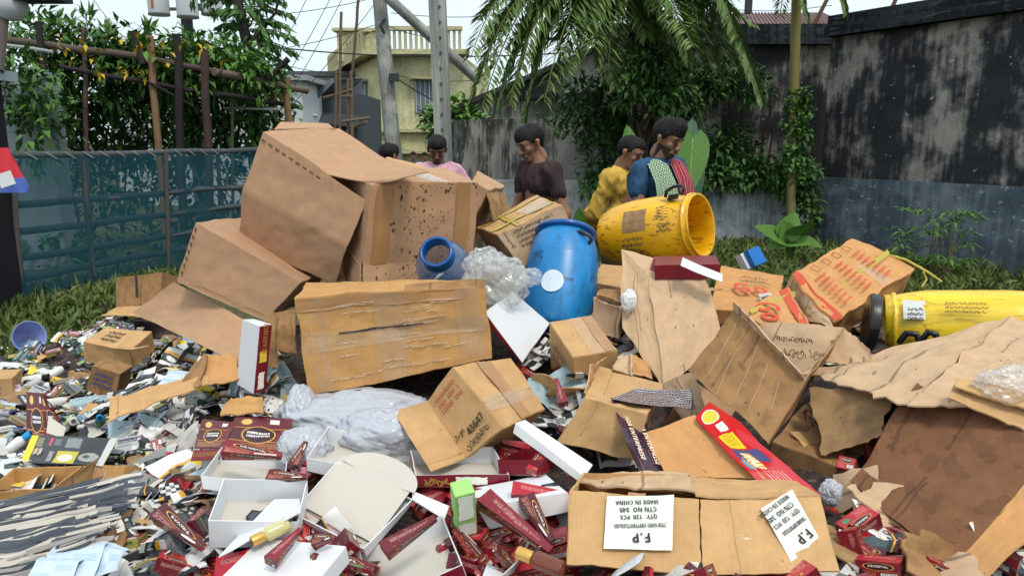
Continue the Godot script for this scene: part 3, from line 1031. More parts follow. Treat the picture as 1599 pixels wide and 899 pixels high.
func make_materials():
	N1 = nimg(3, 0.012)
	N2 = nimg(11, 0.05)
	N3 = nimg(23, 0.2, 2)
	M.tan = card(Color8(176, 140, 110), 1, 0.02, 0.035)
	M.tan_dark = card(Color8(168, 132, 102), 2, 0.02, 0.05)
	M.spotted = card(Color8(180, 140, 106), 3, 0.02, 0.04, 420, 0, 0.52)
	M.kraft = card(Color8(184, 140, 88), 4, 0.10, 0.05, 12, 0, 0.85)
	M.kraft2 = card(Color8(188, 150, 104), 5, 0.06, 0.05, 16, 2, 0.82)
	M.pale = card(Color8(188, 158, 126), 6, 0.04, 0.05, 40, 4, 0.66)
	M.wet = card(Color8(118, 82, 58), 7, 0.03, 0.06, 20, 9, 0.78, 0.10)
	M.brown = card(Color8(152, 116, 78), 8, 0.05, 0.08, 16, 4, 0.78, 0.08)
	M.orange = card(Color8(192, 142, 92), 9, 0.05, 0.05, 24, 0, 0.78)
	M.inner = card(Color8(148, 118, 84), 10, 0.05, 0.14, 16, 4, 0.75)
	M.skin = vmat(0.55, 0.4)
	M.hair = vmat(0.6, 0.3)
	M.cloth = vmat(0.95, 0.1)
	M.leafy = vmat(0.55, 0.35)
	M.leafy.backlight_enabled = true
	M.leafy.backlight = Color(0.10, 0.16, 0.04)
	M.plain = vmat(0.85, 0.25)
	M.maroon = mat(Color.WHITE, 0.35, maroon_atlas())
	M.cartons = mat(Color.WHITE, 0.5, carton_atlas())
	M.mixed = mat(Color.WHITE, 0.4, mixed_atlas())
	M.leaflet = mat(Color.WHITE, 0.7, leaflet_atlas())
	M.white = mat(Color8(212, 214, 217), 0.55)
	M.greyboard = mat(Color8(190, 184, 174), 0.85)
	M.ink = mat(Color8(28, 28, 34), 0.7)
	M.redink = mat(Color8(196, 70, 44), 0.75)
	M.gold = mat(Color8(214, 170, 90), 0.3, null, 0.7)
	M.cream = mat(Color8(236, 214, 190), 0.6)
	M.label = mat(Color8(220, 222, 212), 0.5)
	M.btape = mat(Color8(164, 122, 80), 0.3)
	M.ctape = glassy(Color8(214, 196, 170), 0.14, 0.25)
	M.strap = mat(Color8(176, 160, 62), 0.4)
	M.redcard = mat(Color8(190, 74, 46), 0.8)
	M.film = glassy(Color8(225, 228, 230), 0.20, 0.10)
	M.sack = mat(Color8(172, 176, 185), 0.25)
	M.black = mat(Color8(24, 26, 30), 0.35)
	M.mould = plaster(Color8(148, 143, 135), Color8(52, 53, 55), Color8(162, 156, 148), 0.57, 1024, 512, 31, 0.22, -0.1, 14.0)
	M.mould2 = plaster(Color8(148, 145, 138), Color8(66, 66, 64), Color8(160, 158, 150), 0.47, 512, 256, 32, 0.25, 0.02, 14.0)
	M.grey_wall = plaster(Color8(148, 147, 144), Color8(104, 104, 102), Color8(160, 158, 152), 0.42, 256, 256, 33, 0.4, 0.03)
	M.dado = plaster(Color8(116, 125, 131), Color8(80, 91, 101), Color8(150, 155, 156), 0.52, 1024, 256, 34, 0.4, 0.02, 10.0)
	M.dado2 = plaster(Color8(190, 194, 194), Color8(138, 146, 150), Color8(200, 202, 200), 0.40, 1024, 256, 35, 0.45, 0.03, 12.0)
	M.coping = plaster(Color8(52, 56, 60), Color8(34, 37, 40), Color8(74, 78, 80), 0.5, 512, 64, 36, 0.6, 0.04)
	M.yellow_paint = plaster(Color8(184, 181, 142), Color8(168, 165, 128), Color8(190, 187, 150), 0.40, 256, 256, 37, 0.8, 0.0, 6.0)
	M.concrete = plaster(Color8(158, 160, 156), Color8(128, 130, 126), Color8(170, 172, 168), 0.45, 256, 256, 38, 0.6, 0.03, 8.0)
	M.ydrum = mat(Color.WHITE, 0.32, drum_tex(Color8(226, 170, 18), Color8(96, 70, 30), true))
	M.ydrum2 = mat(Color.WHITE, 0.32, drum_tex(Color8(226, 190, 40), Color8(150, 120, 40), false))
	M.bdrum = mat(Color.WHITE, 0.35, drum_tex(Color8(22, 120, 182), Color8(40, 90, 130), false))
	M.jar = glassy(Color8(60, 110, 160), 0.5, 0.15)
	M.jar_rim = mat(Color8(22, 84, 150), 0.25)
	M.net = glassy(Color8(44, 90, 104), 0.36, 1.0)
	M.net.metallic_specular = 0.0
	var e := nimg(55, 0.03)
	var im := Image.create(512, 512, false, Image.FORMAT_RGB8)
	for i in 262144:
		var c := Color8(92, 84, 68).lerp(Color8(66, 80, 44), clampf((e[i] - 120) / 60.0, 0, 1)) * (0.8 + N3[i] / 640.0)
		im.set_pixel(i % 512, i / 512, Color(c.r, c.g, c.b))
	M.soil = mat(Color.WHITE, 0.95, tex(im), 0.0, 0.1)
	M.soil.uv1_triplanar = true
	M.soil.uv1_world_triplanar = true
	M.soil.uv1_scale = Vector3(0.5, 0.5, 0.5)
	var im2 := Image.create(512, 512, false, Image.FORMAT_RGB8)
	im2.fill(Color8(50, 44, 42))
	for k in 2600:
		var c: Color = [Color8(120, 116, 110), Color8(40, 40, 44), Color8(90, 20, 32), Color8(130, 100, 70), Color8(70, 60, 52), Color8(30, 30, 34)][rng.randi() % 6]
		im2.fill_rect(Rect2i(rng.randi_range(0, 508), rng.randi_range(0, 508), rng.randi_range(3, 22), rng.randi_range(2, 9)), c * 0.8)
	M.scraps = mat(Color.WHITE, 0.9, tex(im2))
	M.scraps.uv1_triplanar = true
	M.scraps.uv1_scale = Vector3(1.4, 1.4, 1.4)

func make_setting():
	var g := mb()
	g.quad(Vector3(-150, 0, 40), Vector3(150, 0, 40), Vector3(150, 0, -260), Vector3(-150, 0, -260))
	tag(put(g, "ground", M.soil), "bare earth yard with patches of weeds", "ground", "", "structure")
	# ---- heap core
	var h := mb()
	var rows := []
	var us := []
	for j in HH:
		var r := []
		var u := []
		for i in HW:
			var x := HX0 + i * HS
			var z := HZ0 + j * HS
			var y := hg[j * HW + i]
			r.append(Vector3(x, y - 0.03 + nz.get_noise_2d(x * 1400, z * 1400) * 0.04 * clampf(y * 8, 0, 1), z))
			u.append(Vector2(x, z))
		rows.append(r)
		us.append(u)
	rows.reverse()
	us.reverse()
	h.grid(rows, us)
	tag(put(h, "rubbish_mound", M.scraps), "trodden core of the rubbish heap, paper scraps and torn board", "rubbish", "", "stuff")
	# ---- mouldy compound wall
	var w0 := Vector3(4.62, 0, -11.5)
	var w1 := Vector3(7.9, 0, -5.6)
	var wt := thing("compound_wall", w0, "tall black-moulded wall with blue-grey lower band and dark coping", "wall")
	var b := mb(w0)
	wallseg(b, w0, w1, 0.0, 3.05, 0.25)
	put(b, "wall_face", M.mould, wt)
	b = mb(w0)
	var n := (w1 - w0).cross(Vector3.UP).normalized()
	wallseg(b, w0 + n * 0.05, w1 + n * 0.05, 0.0, 1.06, 0.049)
	put(b, "lower_band", M.dado, wt)
	b = mb(w0)
	wallseg(b, w0 + n * 0.16, w1 + n * 0.16, 3.05, 3.19, 0.5)
	wallseg(b, w0 + n * 0.10, w1 + n * 0.10, 3.19, 3.34, 0.4)
	put(b, "coping", M.coping, wt)
	# ---- back walls
	var z := -12.0
	var t2 := thing("boundary_wall", Vector3(-1.1, 0, z), "low mossy dark grey boundary wall behind the man in pink", "wall")
	b = mb(t2.position)
	wallseg(b, Vector3(-1.12, 0, z - 1.0), Vector3(0.14, 0, z), 0, 1.92, 0.2)
	put(b, "wall_face", M.mould2, t2)
	var t3 := thing("boundary_wall", Vector3(0.14, 0, z), "pale grey plastered wall section beside the mango leaves", "wall")
	b = mb(t3.position)
	wallseg(b, Vector3(0.145, 0, z + 0.02), Vector3(1.4, 0, z + 0.02), 0, 2.2, 0.2)
	put(b, "wall_face", M.grey_wall, t3)
	b = mb(t3.position)
	wallseg(b, Vector3(0.12, 0, z + 0.2), Vector3(1.4, 0, z + 0.1), 2.2, 2.3, 0.6)
	put(b, "coping", M.coping, t3)
	var t4 := thing("godown_wall", Vector3(1.4, 0, z), "tall soot-dark wall with black parapet behind palm and creepers", "wall")
	b = mb(t4.position)
	wallseg(b, Vector3(1.4, 0, z), Vector3(4.9, 0, z), 0, 3.0, 0.25, Rect2(0, 0, 0.6, 1))
	put(b, "wall_face", M.mould, t4)
	b = mb(t4.position)
	wallseg(b, Vector3(1.35, 0, z + 0.16), Vector3(4.95, 0, z + 0.16), 3.0, 3.14, 0.5)
	wallseg(b, Vector3(1.35, 0, z + 0.10), Vector3(4.95, 0, z + 0.10), 3.14, 3.3, 0.4)
	put(b, "parapet", M.coping, t4)
	var t5 := thing("plinth_wall", Vector3(-0.3, 0, z + 0.3), "peeling whitish blue-grey plinth running under the creepers", "wall")
	b = mb(t5.position)
	wallseg(b, Vector3(-0.3, 0, z + 0.3), Vector3(4.6, 0, z + 0.3), 0, 0.99, 0.26)
	put(b, "wall_face", M.dado2, t5)
	# ---- old gable building, tin-roofed house, brick block
	var t6 := thing("gable_building", Vector3(0.6, 0, -17), "old stained gable building half hidden by palm fronds", "building")
	b = mb(t6.position)
	var ge := [Vector3(-0.9, 0, -17), Vector3(4.4, 0, -17), Vector3(4.4, 3.0, -17), Vector3(2.2, 3.6, -17), Vector3(-0.9, 2.35, -17)]
	for i in [[0, 1, 2], [0, 2, 3], [0, 3, 4]]: b.tri(ge[i[0]], ge[i[1]], ge[i[2]], Color.WHITE, Vector2(ge[i[0]].x, -ge[i[0]].y) * 0.2, Vector2(ge[i[1]].x, -ge[i[1]].y) * 0.2, Vector2(ge[i[2]].x, -ge[i[2]].y) * 0.2)
	wallseg(b, Vector3(-0.9, 0, -20), Vector3(-0.89, 0, -17), 0, 2.35, 0.2)
	put(b, "gable_wall", M.mould2, t6)
	b = mb(t6.position)
	var rd := Vector3(2.2, 3.6, -16.8) - Vector3(-1.1, 2.25, -16.8)
	b.box(Vector3(0.55, 2.99, -18.3), Vector3(rd.length() + 0.2, 0.10, 3.4), Basis(rd.normalized(), Vector3(-rd.y, rd.x, 0).normalized(), Vector3.BACK), Color8(58, 56, 56).srgb_to_linear())
	b.box(Vector3(3.4, 3.1, -18.3), Vector3(2.7, 0.10, 3.4), Basis(Vector3(0.9, -0.42, 0).normalized(), Vector3(0.42, 0.9, 0).normalized(), Vector3.BACK), Color8(58, 56, 56).srgb_to_linear())
	put(b, "roof", M.plain, t6)
	var t7 := thing("tin_roof_house", Vector3(7, 0, -20), "house with mauve-brown tin roof showing over the parapet", "building")
	b = mb(t7.position)
	b.box(Vector3(6.3, 2.1, -21.5), Vector3(4.4, 4.2, 3), Basis.IDENTITY, Color(0.25, 0.23, 0.22))
	put(b, "wall", M.plain, t7)
	b = mb(t7.position)
	b.quad(Vector3(4.3, 4.25, -19.8), Vector3(8.7, 4.25, -19.8), Vector3(8.4, 4.95, -21.6), Vector3(5.0, 4.95, -21.6), Color(0.20, 0.13, 0.13))
	b.quad(Vector3(8.4, 4.95, -21.6), Vector3(5.0, 4.95, -21.6), Vector3(4.3, 4.25, -23.2), Vector3(8.7, 4.25, -23.2), Color(0.20, 0.13, 0.13))
	for i in 40: b.bar(Vector3(4.35 + i * 0.11, 4.27, -19.8), Vector3(5.05 + i * 0.085, 4.97, -21.6), 0.03, 0.03, Color(0.22, 0.15, 0.15))
	put(b, "roof", M.plain, t7)
	b = mb(t7.position)
	b.box(Vector3(6.2, 5.1, -21.0), Vector3(0.16, 0.5, 0.16), Basis.IDENTITY, Color(0.05, 0.05, 0.05))
	put(b, "vent_pipe", M.plain, t7)
	var t8 := thing("brick_building", Vector3(8.4, 0, -13.6), "orange brick block with blue board rising above the dark coping", "building")
	b = mb(t8.position)
	b.box(Vector3(9.6, 2.1, -14.2), Vector3(3.6, 4.35, 1.2), Basis.IDENTITY, Color(0.30, 0.11, 0.06))
	put(b, "wall", M.plain, t8)
	b = mb(t8.position)
	b.box(Vector3(9.9, 4.15, -13.56), Vector3(1.9, 0.36, 0.04), Basis.IDENTITY, Color(0.06, 0.14, 0.34))
	put(b, "board", M.plain, t8)
	for q in [[1268, 30, 1298, -12, "short rusty brown pipe slanting above the parapet by the thin palm"], [1384, 20, 1404, -12, "brown bamboo stick slanting above the dark coping"]]:
		b = mb(P(q[0], q[1], 12.6))
		b.tube([P(q[0], q[1] + 16, 12.4), P(q[2], q[3], 12.4)], [0.035, 0.03], 7, Color(0.12, 0.07, 0.05))
		tag(put(b, "slanting_pole", M.plain), q[4], "pole")
	# ---- yellow house
	var c0 := Vector3(-4.4, 0, -26)
	var t9 := thing("yellow_house", c0, "two-storey pale yellow house with roof balustrade and barred windows", "building")
	var rr := Vector3(-1.6, 0, -26)
	var ll := Vector3(-7.6, 0, -34.5)
	b = mb(c0)
	wallseg(b, c0, rr, 0, 4.3, 0.3)
	wallseg(b, ll, c0, 0, 4.3, 0.3)
	wallseg(b, rr, rr + Vector3(0.6, 0, -8), 0, 4.3, 0.3)
	put(b, "wall", M.yellow_paint, t9)
	for y in [[1.15, 0.14, 0.25], [1.85, 0.10, 0.18], [4.3, 0.16, 0.55]]:
		b = mb(c0)
		var nl = (c0 - ll).cross(Vector3.UP).normalized() * y[2]
		wallseg(b, c0 + Vector3(-0.3, 0, y[2]), rr + Vector3(0.2, 0, y[2]), y[0], y[0] + y[1], y[2] + 0.2)
		wallseg(b, ll + nl, c0 + nl, y[0] + 0.004, y[0] + y[1] - 0.004, y[2] + 0.2)
		put(b, "ledge", M.yellow_paint, t9)
	b = mb(c0)
	var cz := Vector3(0, 0, 0.5)
	wallseg(b, c0 + cz, rr + cz, 5.05, 5.17, 0.25)
	wallseg(b, ll + Vector3(-0.4, 0, 0.2), c0 + Vector3(-0.4, 0, 0.2), 5.05, 5.16, 0.25)
	put(b, "balustrade_rail", M.yellow_paint, t9)
	b = mb(c0)
	b.box(Vector3(-5.75, 5.0, -30.6), Vector3(1.5, 1.05, 2.2))
	put(b, "stair_room", M.yellow_paint, t9)
	b = mb(c0)
	b.box(Vector3(-5.75, 5.6, -30.6), Vector3(1.8, 0.10, 2.5))
	put(b, "stair_room_slab", M.yellow_paint, t9)
	for i in 16:
		b = mb(c0)
		var p := c0 + cz + (rr - c0) * ((i + 0.5) / 16.0)
		b.box(p + Vector3(0, 4.75, -0.1), Vector3(0.09, 0.6, 0.08), Basis.IDENTITY, Color(0.42, 0.39, 0.24))
		put(b, "baluster", M.plain, t9)
	for i in 14:
		b = mb(c0)
		var p := ll.lerp(c0, (i + 0.5) / 14.0) + Vector3(-0.4, 4.75, 0.1)
		b.box(p, Vector3(0.14, 0.6, 0.12), Basis.IDENTITY, Color(0.42, 0.39, 0.24))
		put(b, "baluster", M.plain, t9)
	var wins := [[P(664, 151, 26), 0.68, 1.05, Vector3.RIGHT], [ll.lerp(c0, 0.72) + Vector3(0, 3.05, 0), 0.8, 1.1, (c0 - ll).normalized()], [ll.lerp(c0, 0.35) + Vector3(0, 3.0, 0), 0.9, 1.1, (c0 - ll).normalized()]]
	for q in wins:
		var xx: Vector3 = q[3]
		var nn := xx.cross(Vector3.UP).normalized()
		var bs := Basis(xx, Vector3.UP, nn)
		b = mb(c0)
		b.box(q[0] + nn * 0.02, Vector3(q[1], q[2], 0.06), bs, Color(0.16, 0.19, 0.22))
		var wn := put(b, "window", M.plain, t9)
		for i in 5:
			b = mb(c0)
			b.box(q[0] + nn * 0.07 + xx * (i - 2) * q[1] * 0.22, Vector3(0.025, q[2], 0.025), bs, Color(0.45, 0.48, 0.50))
			put(b, "bar", M.plain, wn)
		b = mb(c0)
		b.box(q[0] + nn * 0.15 + Vector3(0, q[2] * 0.56, 0), Vector3(q[1] + 0.3, 0.08, 0.4), bs, Color(0.36, 0.33, 0.17))
		put(b, "sunshade", M.plain, wn)
	# ---- grey shed and scaffolding
	var s0 := P(505, 190, 21)
	s0.y = 0
	var ts := thing("grey_shed", s0, "dark grey tin shed with sloping roof beside the bamboo scaffold", "building")
	b = mb(s0)
	b.box(Vector3(s0.x, 1.4, -22.5), Vector3(2.1, 2.8, 3), Basis.IDENTITY, Color(0.07, 0.085, 0.10))
	put(b, "wall", M.plain, ts)
	b = mb(s0)
	var r1 := P(458, 185, 20.6)
	var r2 := P(520, 125, 20.6)
	var r3 := P(566, 122, 23)
	b.quad(r1, P(560, 200, 20.4), r3, r2, Color(0.10, 0.12, 0.14))
	b.bar(r1, r2, 0.12, 0.1, Color(0.16, 0.18, 0.20))
	b.bar(P(472, 192, 20.2), P(492, 178, 20.2), 0.1, 0.4, Color(0.55, 0.57, 0.58))
	put(b, "roof", M.plain, ts)
	var tc := thing("concrete_building", P(500, 150, 30) * Vector3(1, 0, 1), "unfinished grey concrete floor slab behind the grey shed", "building")
	b = mb(tc.position)
	b.box(tc.position + Vector3(0.3, 2.0, -2), Vector3(3.4, 4.0, 3), Basis.IDENTITY, Color(0.30, 0.32, 0.33))
	b.box(tc.position + Vector3(0.3, 4.1, -2), Vector3(3.7, 0.18, 3.4), Basis.IDENTITY, Color(0.10, 0.11, 0.12))
	put(b, "wall", M.plain, tc)
	var sc := thing("bamboo_scaffold", P(530, 220, 19.5) * Vector3(1, 0, 1), "tied bamboo scaffold poles standing against the yellow house", "scaffold")
	for q in [[550, 112, 560, -8], [528, 300, 532, 19], [519, 300, 525, 110], [543, 300, 543, 124], [552, 300, 549, 150], [505, 153, 548, 140], [534, 190, 576, 184], [540, 206, 572, 190], [508, 152, 546, 150], [548, 112, 550, 300]]:
		b = mb(sc.position)
		var pa := P(q[0], q[1], 19.5 + rng.randf() * 0.4)
		if q[1] >= 300: pa.y = 0
		bamboo(b, pa, P(q[2], q[3], 19.5), 0.035, Color(0.17, 0.12, 0.085))
		put(b, "pole", M.plain, sc)
	# ---- poles and wires
	var pb := Vector3(-1.70, 0, -12)
	b = mb(pb)
	b.tube([pb, P(612, 215, 12), P(589, -40, 12)], [0.135, 0.125, 0.10], 14)
	var lp := put(b, "utility_pole", M.concrete)
	tag(lp, "leaning round concrete electric pole with cable clamp", "pole")
	b = mb(pb)
	b.box(P(615, 121, 11.85), Vector3(0.14, 0.11, 0.14), Basis.IDENTITY, Color(0.05, 0.06, 0.06))
	put(b, "cable_clamp", M.plain, lp)
	b = mb(pb)
	b.tube([P(600, 30, 11.87), P(594, 40, 11.8), P(600, 52, 11.87)], [0.02, 0.02, 0.02], 6, Color(0.05, 0.05, 0.05))
	put(b, "hook", M.plain, lp)
	var sq := Vector3(-0.93, 0, -11)
	b = mb(sq)
	var top := P(681, -40, 11)
	b.box((sq + top) / 2, Vector3(0.23, sq.distance_to(top), 0.2), Basis((top - sq).normalized().cross(Vector3.BACK).normalized(), (top - sq).normalized(), Vector3.BACK))
	var sp := put(b, "utility_pole", M.concrete)
	tag(sp, "square pale concrete electric pole with bolt holes behind the man in pink", "pole")
	for i in 9:
		b = mb(sq)
		b.tube([P(686 + i * 0.5, 10 + i * 24, 10.9), P(686 + i * 0.5, 10 + i * 24, 10.88)], [0.018, 0.018], 7, Color(0.10, 0.10, 0.10))
		put(b, "bolt_hole", M.plain, sp)
	b = mb(P(740, 120, 12.4))
	b.tube([P(596, -12, 11.7), P(748, 126, 12.5)], [0.075, 0.085], 10)
	tag(put(b, "brace_pole", M.concrete), "diagonal concrete brace crossing behind the square pole", "pole")
	for q in [[424, 200, 612, -30, "w"], [440, 165, 548, -30, "w"], [418, 165, 530, -30, "w"], [396, 150, 492, -30, "w"], [380, 68, 700, 88, "k"], [700, 88, 1000, 70, "k"], [400, 82, 600, 34, "w"], [440, 22, 640, -20, "w"], [600, 38, 690, 58, "w"], [610, 20, 800, 22, "w"], [140, -10, 180, 40, "w"], [400, 90, 560, 118, "w"], [615, 120, 730, 178, "k"], [620, 118, 760, 124, "w"], [1130, 14, 1300, 8, "w"]]:
		var a := P(q[0], q[1], 14.0)
		var e := P(q[2], q[3], 14.0)
		b = mb(a)
		var pts := []
		for i in 9: pts.append(a.lerp(e, i / 8.0) - Vector3(0, sin(PI * i / 8.0) * 0.06, 0))
		var r := 0.012 if q[4] == "k" else 0.006
		b.tube(pts, [r, r, r, r, r, r, r, r, r], 5, Color(0.04, 0.04, 0.045))
		tag(put(b, "wire", M.plain), "thick black cable sagging across the lane" if q[4] == "k" else "thin overhead wire against the pale sky", "wire", "black cables slung from the poles" if q[4] == "k" else "overhead wires")
	var tp := P(290, 20, 15)
	var tr := thing("transformer_pole", Vector3(tp.x, 0, tp.z), "dark pole carrying three grey rust-streaked transformer cans", "pole")
	b = mb(tr.position)
	b.tube([tr.position, tr.position + Vector3(0, 5, 0)], [0.12, 0.10], 10, Color(0.07, 0.075, 0.08))
	b.box(P(290, 14, 15), Vector3(1.3, 0.05, 0.08), Basis.IDENTITY, Color(0.12, 0.13, 0.14))
	put(b, "pole", M.plain, tr)
	for x in [248, 293, 331]:
		b = mb(tr.position)
		var cb := P(x, 24 + (4 if x == 293 else 0), 14.75 if x != 293 else 14.5)
		b.lathe([[0, 0], [0.17, 0], [0.185, 0.03], [0.19, 0.7], [0.0, 0.7]], Transform3D(Basis.IDENTITY, cb), 16, Color(0.46, 0.50, 0.52))
		b.lathe([[0.191, 0.0], [0.191, 0.03]], Transform3D(Basis.IDENTITY, cb), 16, Color(0.12, 0.12, 0.12))
		if x == 248: b.box(cb + Vector3(-0.03, 0.35, 0.186), Vector3(0.05, 0.5, 0.004), Basis.IDENTITY, Color(0.36, 0.13, 0.05))
		put(b, "transformer_can", M.plain, tr)
	make_fence()
	make_plants()

func make_fence():
	var f0 := Vector3(-4.72, 0, -6.9)
	var f1 := Vector3(-3.0, 0, -12.3)
	var dk := Color(0.055, 0.075, 0.085)
	var t := thing("net_fence", f0, "bamboo rail fence hung with blue-green netting", "fence")
	for h in [1.45, 1.0, 0.74, 0.49, 0.29]:
		var b := mb(f0)
		var wob := rng.randf_range(-0.03, 0.03)
		bamboo(b, f0 + Vector3(-0.1, h, 0.06), f1 + Vector3(0, h + wob, 0.06), 0.036, Color(0.075, 0.09, 0.095))
		put(b, "rail", M.plain, t)
	for k in 6:
		var b := mb(f0)
		var p := f0.lerp(f1, [0.02, 0.17, 0.36, 0.55, 0.75, 0.95][k])
		bamboo(b, p + Vector3(0, 0, -0.1), p + Vector3(rng.randf_range(-0.1, 0.1), 1.46, -0.1), 0.026, Color(0.09, 0.085, 0.08))
		put(b, "post", M.plain, t)
	var b2 := mb(f0)
	sheet(b2, f0 + Vector3(0, 0.06, 0.02), f1 + Vector3(0, 0.06, 0.02), f1 + Vector3(0, 1.44, 0.02), f0 + Vector3(0, 1.44, 0.02), 24, 6, 0.002, 0.03)
	put(b2, "netting", M.net, t)
	for k in 26:
		var b3 := mb(f0)
		var p := f0.lerp(f1, k / 26.0) + Vector3(0, 1.45, 0)
		b3.tube([p + Vector3(0, 0.03, 0.03), p + (f1 - f0).normalized() * 0.12 + Vector3(0, -0.035, 0.03)], [0.006, 0.006], 4, Color(0.35, 0.33, 0.28))
		put(b3, "lashing", M.plain, t)
	# shed at the end of the fence, white wall, bag, lamp
	var sd := thing("dark_shed", Vector3(-5.0, 0, -6.6), "dark timber shed with pale eave at the end of the net fence", "shed")
	var b := mb(sd.position)
	b.box(Vector3(-5.35, 1.08, -6.9), Vector3(1.4, 2.16, 0.5), Basis.IDENTITY, Color(0.018, 0.018, 0.020))
	put(b, "wall", M.plain, sd)
	b = mb(sd.position)
	b.box(Vector3(-5.3, 2.21, -6.75), Vector3(1.5, 0.09, 1.0), Basis(Vector3.BACK, -0.06), Color(0.30, 0.35, 0.38))
	put(b, "eave", M.plain, sd)
	var wh := thing("white_wall", Vector3(-5.9, 0, -9.4), "whitewashed wall glimpsed behind the vine trellis", "wall")
	b = mb(wh.position)
	b.box(Vector3(-6.6, 1.2, -9.6), Vector3(2.0, 2.4, 0.3), Basis.IDENTITY, Color(0.30, 0.34, 0.36))
	put(b, "wall_face", M.plain, wh)
	var fb := thing("pale_house", Vector3(-7, 0, -19), "pale bluish house showing through gaps in the vine", "building")
	b = mb(fb.position)
	b.box(Vector3(-7.4, 1.5, -20), Vector3(4.6, 3.0, 2), Basis.IDENTITY, Color(0.52, 0.56, 0.58))
	put(b, "wall", M.plain, fb)
	b = mb(fb.position)
	b.box(Vector3(-7.4, 3.06, -20), Vector3(5.0, 0.12, 2.4), Basis.IDENTITY, Color(0.30, 0.31, 0.32))
	put(b, "roof_slab", M.plain, fb)
	var bg := thing("plastic_bag", P(15, 300, 6.35), "red, white and blue plastic bag hanging on the shed post", "bag")
	for q in [[-40, 42, 0.0, 0.33, Color(0.08, 0.14, 0.42)], [-36, 38, 0.33, 1.0, Color(0.55, 0.04, 0.06)]]:
		b = mb(bg.position)
		var rows := []
		var us := []
		for j in 7:
			var r := []
			var u := []
			var v: float = lerpf(q[2], q[3], j / 6.0)
			for i in 13:
				var a := TAU * i / 12.0
				var w := lerpf(0.19, 0.06, pow(v, 1.2)) * (1 + 0.12 * sin(a * 5 + v * 7))
				r.append(P(8, 300, 6.3) + Vector3(cos(a) * w, v * 0.36, sin(a) * w * 0.4))
				u.append(Vector2(i, j))
			rows.append(r)
			us.append(u)
		b.grid(rows, us, q[4], true)
		put(b, "bag_panel", M.plain, bg)
	b = mb(bg.position)
	b.box(P(8, 280, 6.12), Vector3(0.12, 0.11, 0.01), Basis(Vector3.BACK, 0.3), Color(0.7, 0.72, 0.74))
	put(b, "white_print", M.plain, bg)
	var la := thing("street_lamp", Vector3(-4.95, 0, -7.2), "white dome lamp with flat dark panel above the vine", "lamp")
	b = mb(la.position)
	b.lathe([[0.0, -0.13], [0.08, -0.11], [0.13, -0.05], [0.14, 0.0], [0.14, 0.12], [0.0, 0.14]], Transform3D(Basis.IDENTITY, P(16, 10, 7.2)), 18, Color(0.42, 0.44, 0.45))
	put(b, "dome", M.plain, la)
	b = mb(la.position)
	b.box(P(66, -2, 7.2), Vector3(0.40, 0.05, 0.25), Basis.IDENTITY, Color(0.03, 0.04, 0.05))
	put(b, "panel", M.plain, la)
	b = mb(la.position)
	b.tube([Vector3(P(10, 0, 7.25).x, 2.2, -7.0), P(10, -30, 7.3)], [0.05, 0.045], 8, Color(0.10, 0.09, 0.08))
	b.tube([P(10, -4, 7.3), P(70, -6, 7.22)], [0.02, 0.02], 6, Color(0.10, 0.09, 0.08))
	put(b, "post", M.plain, la)

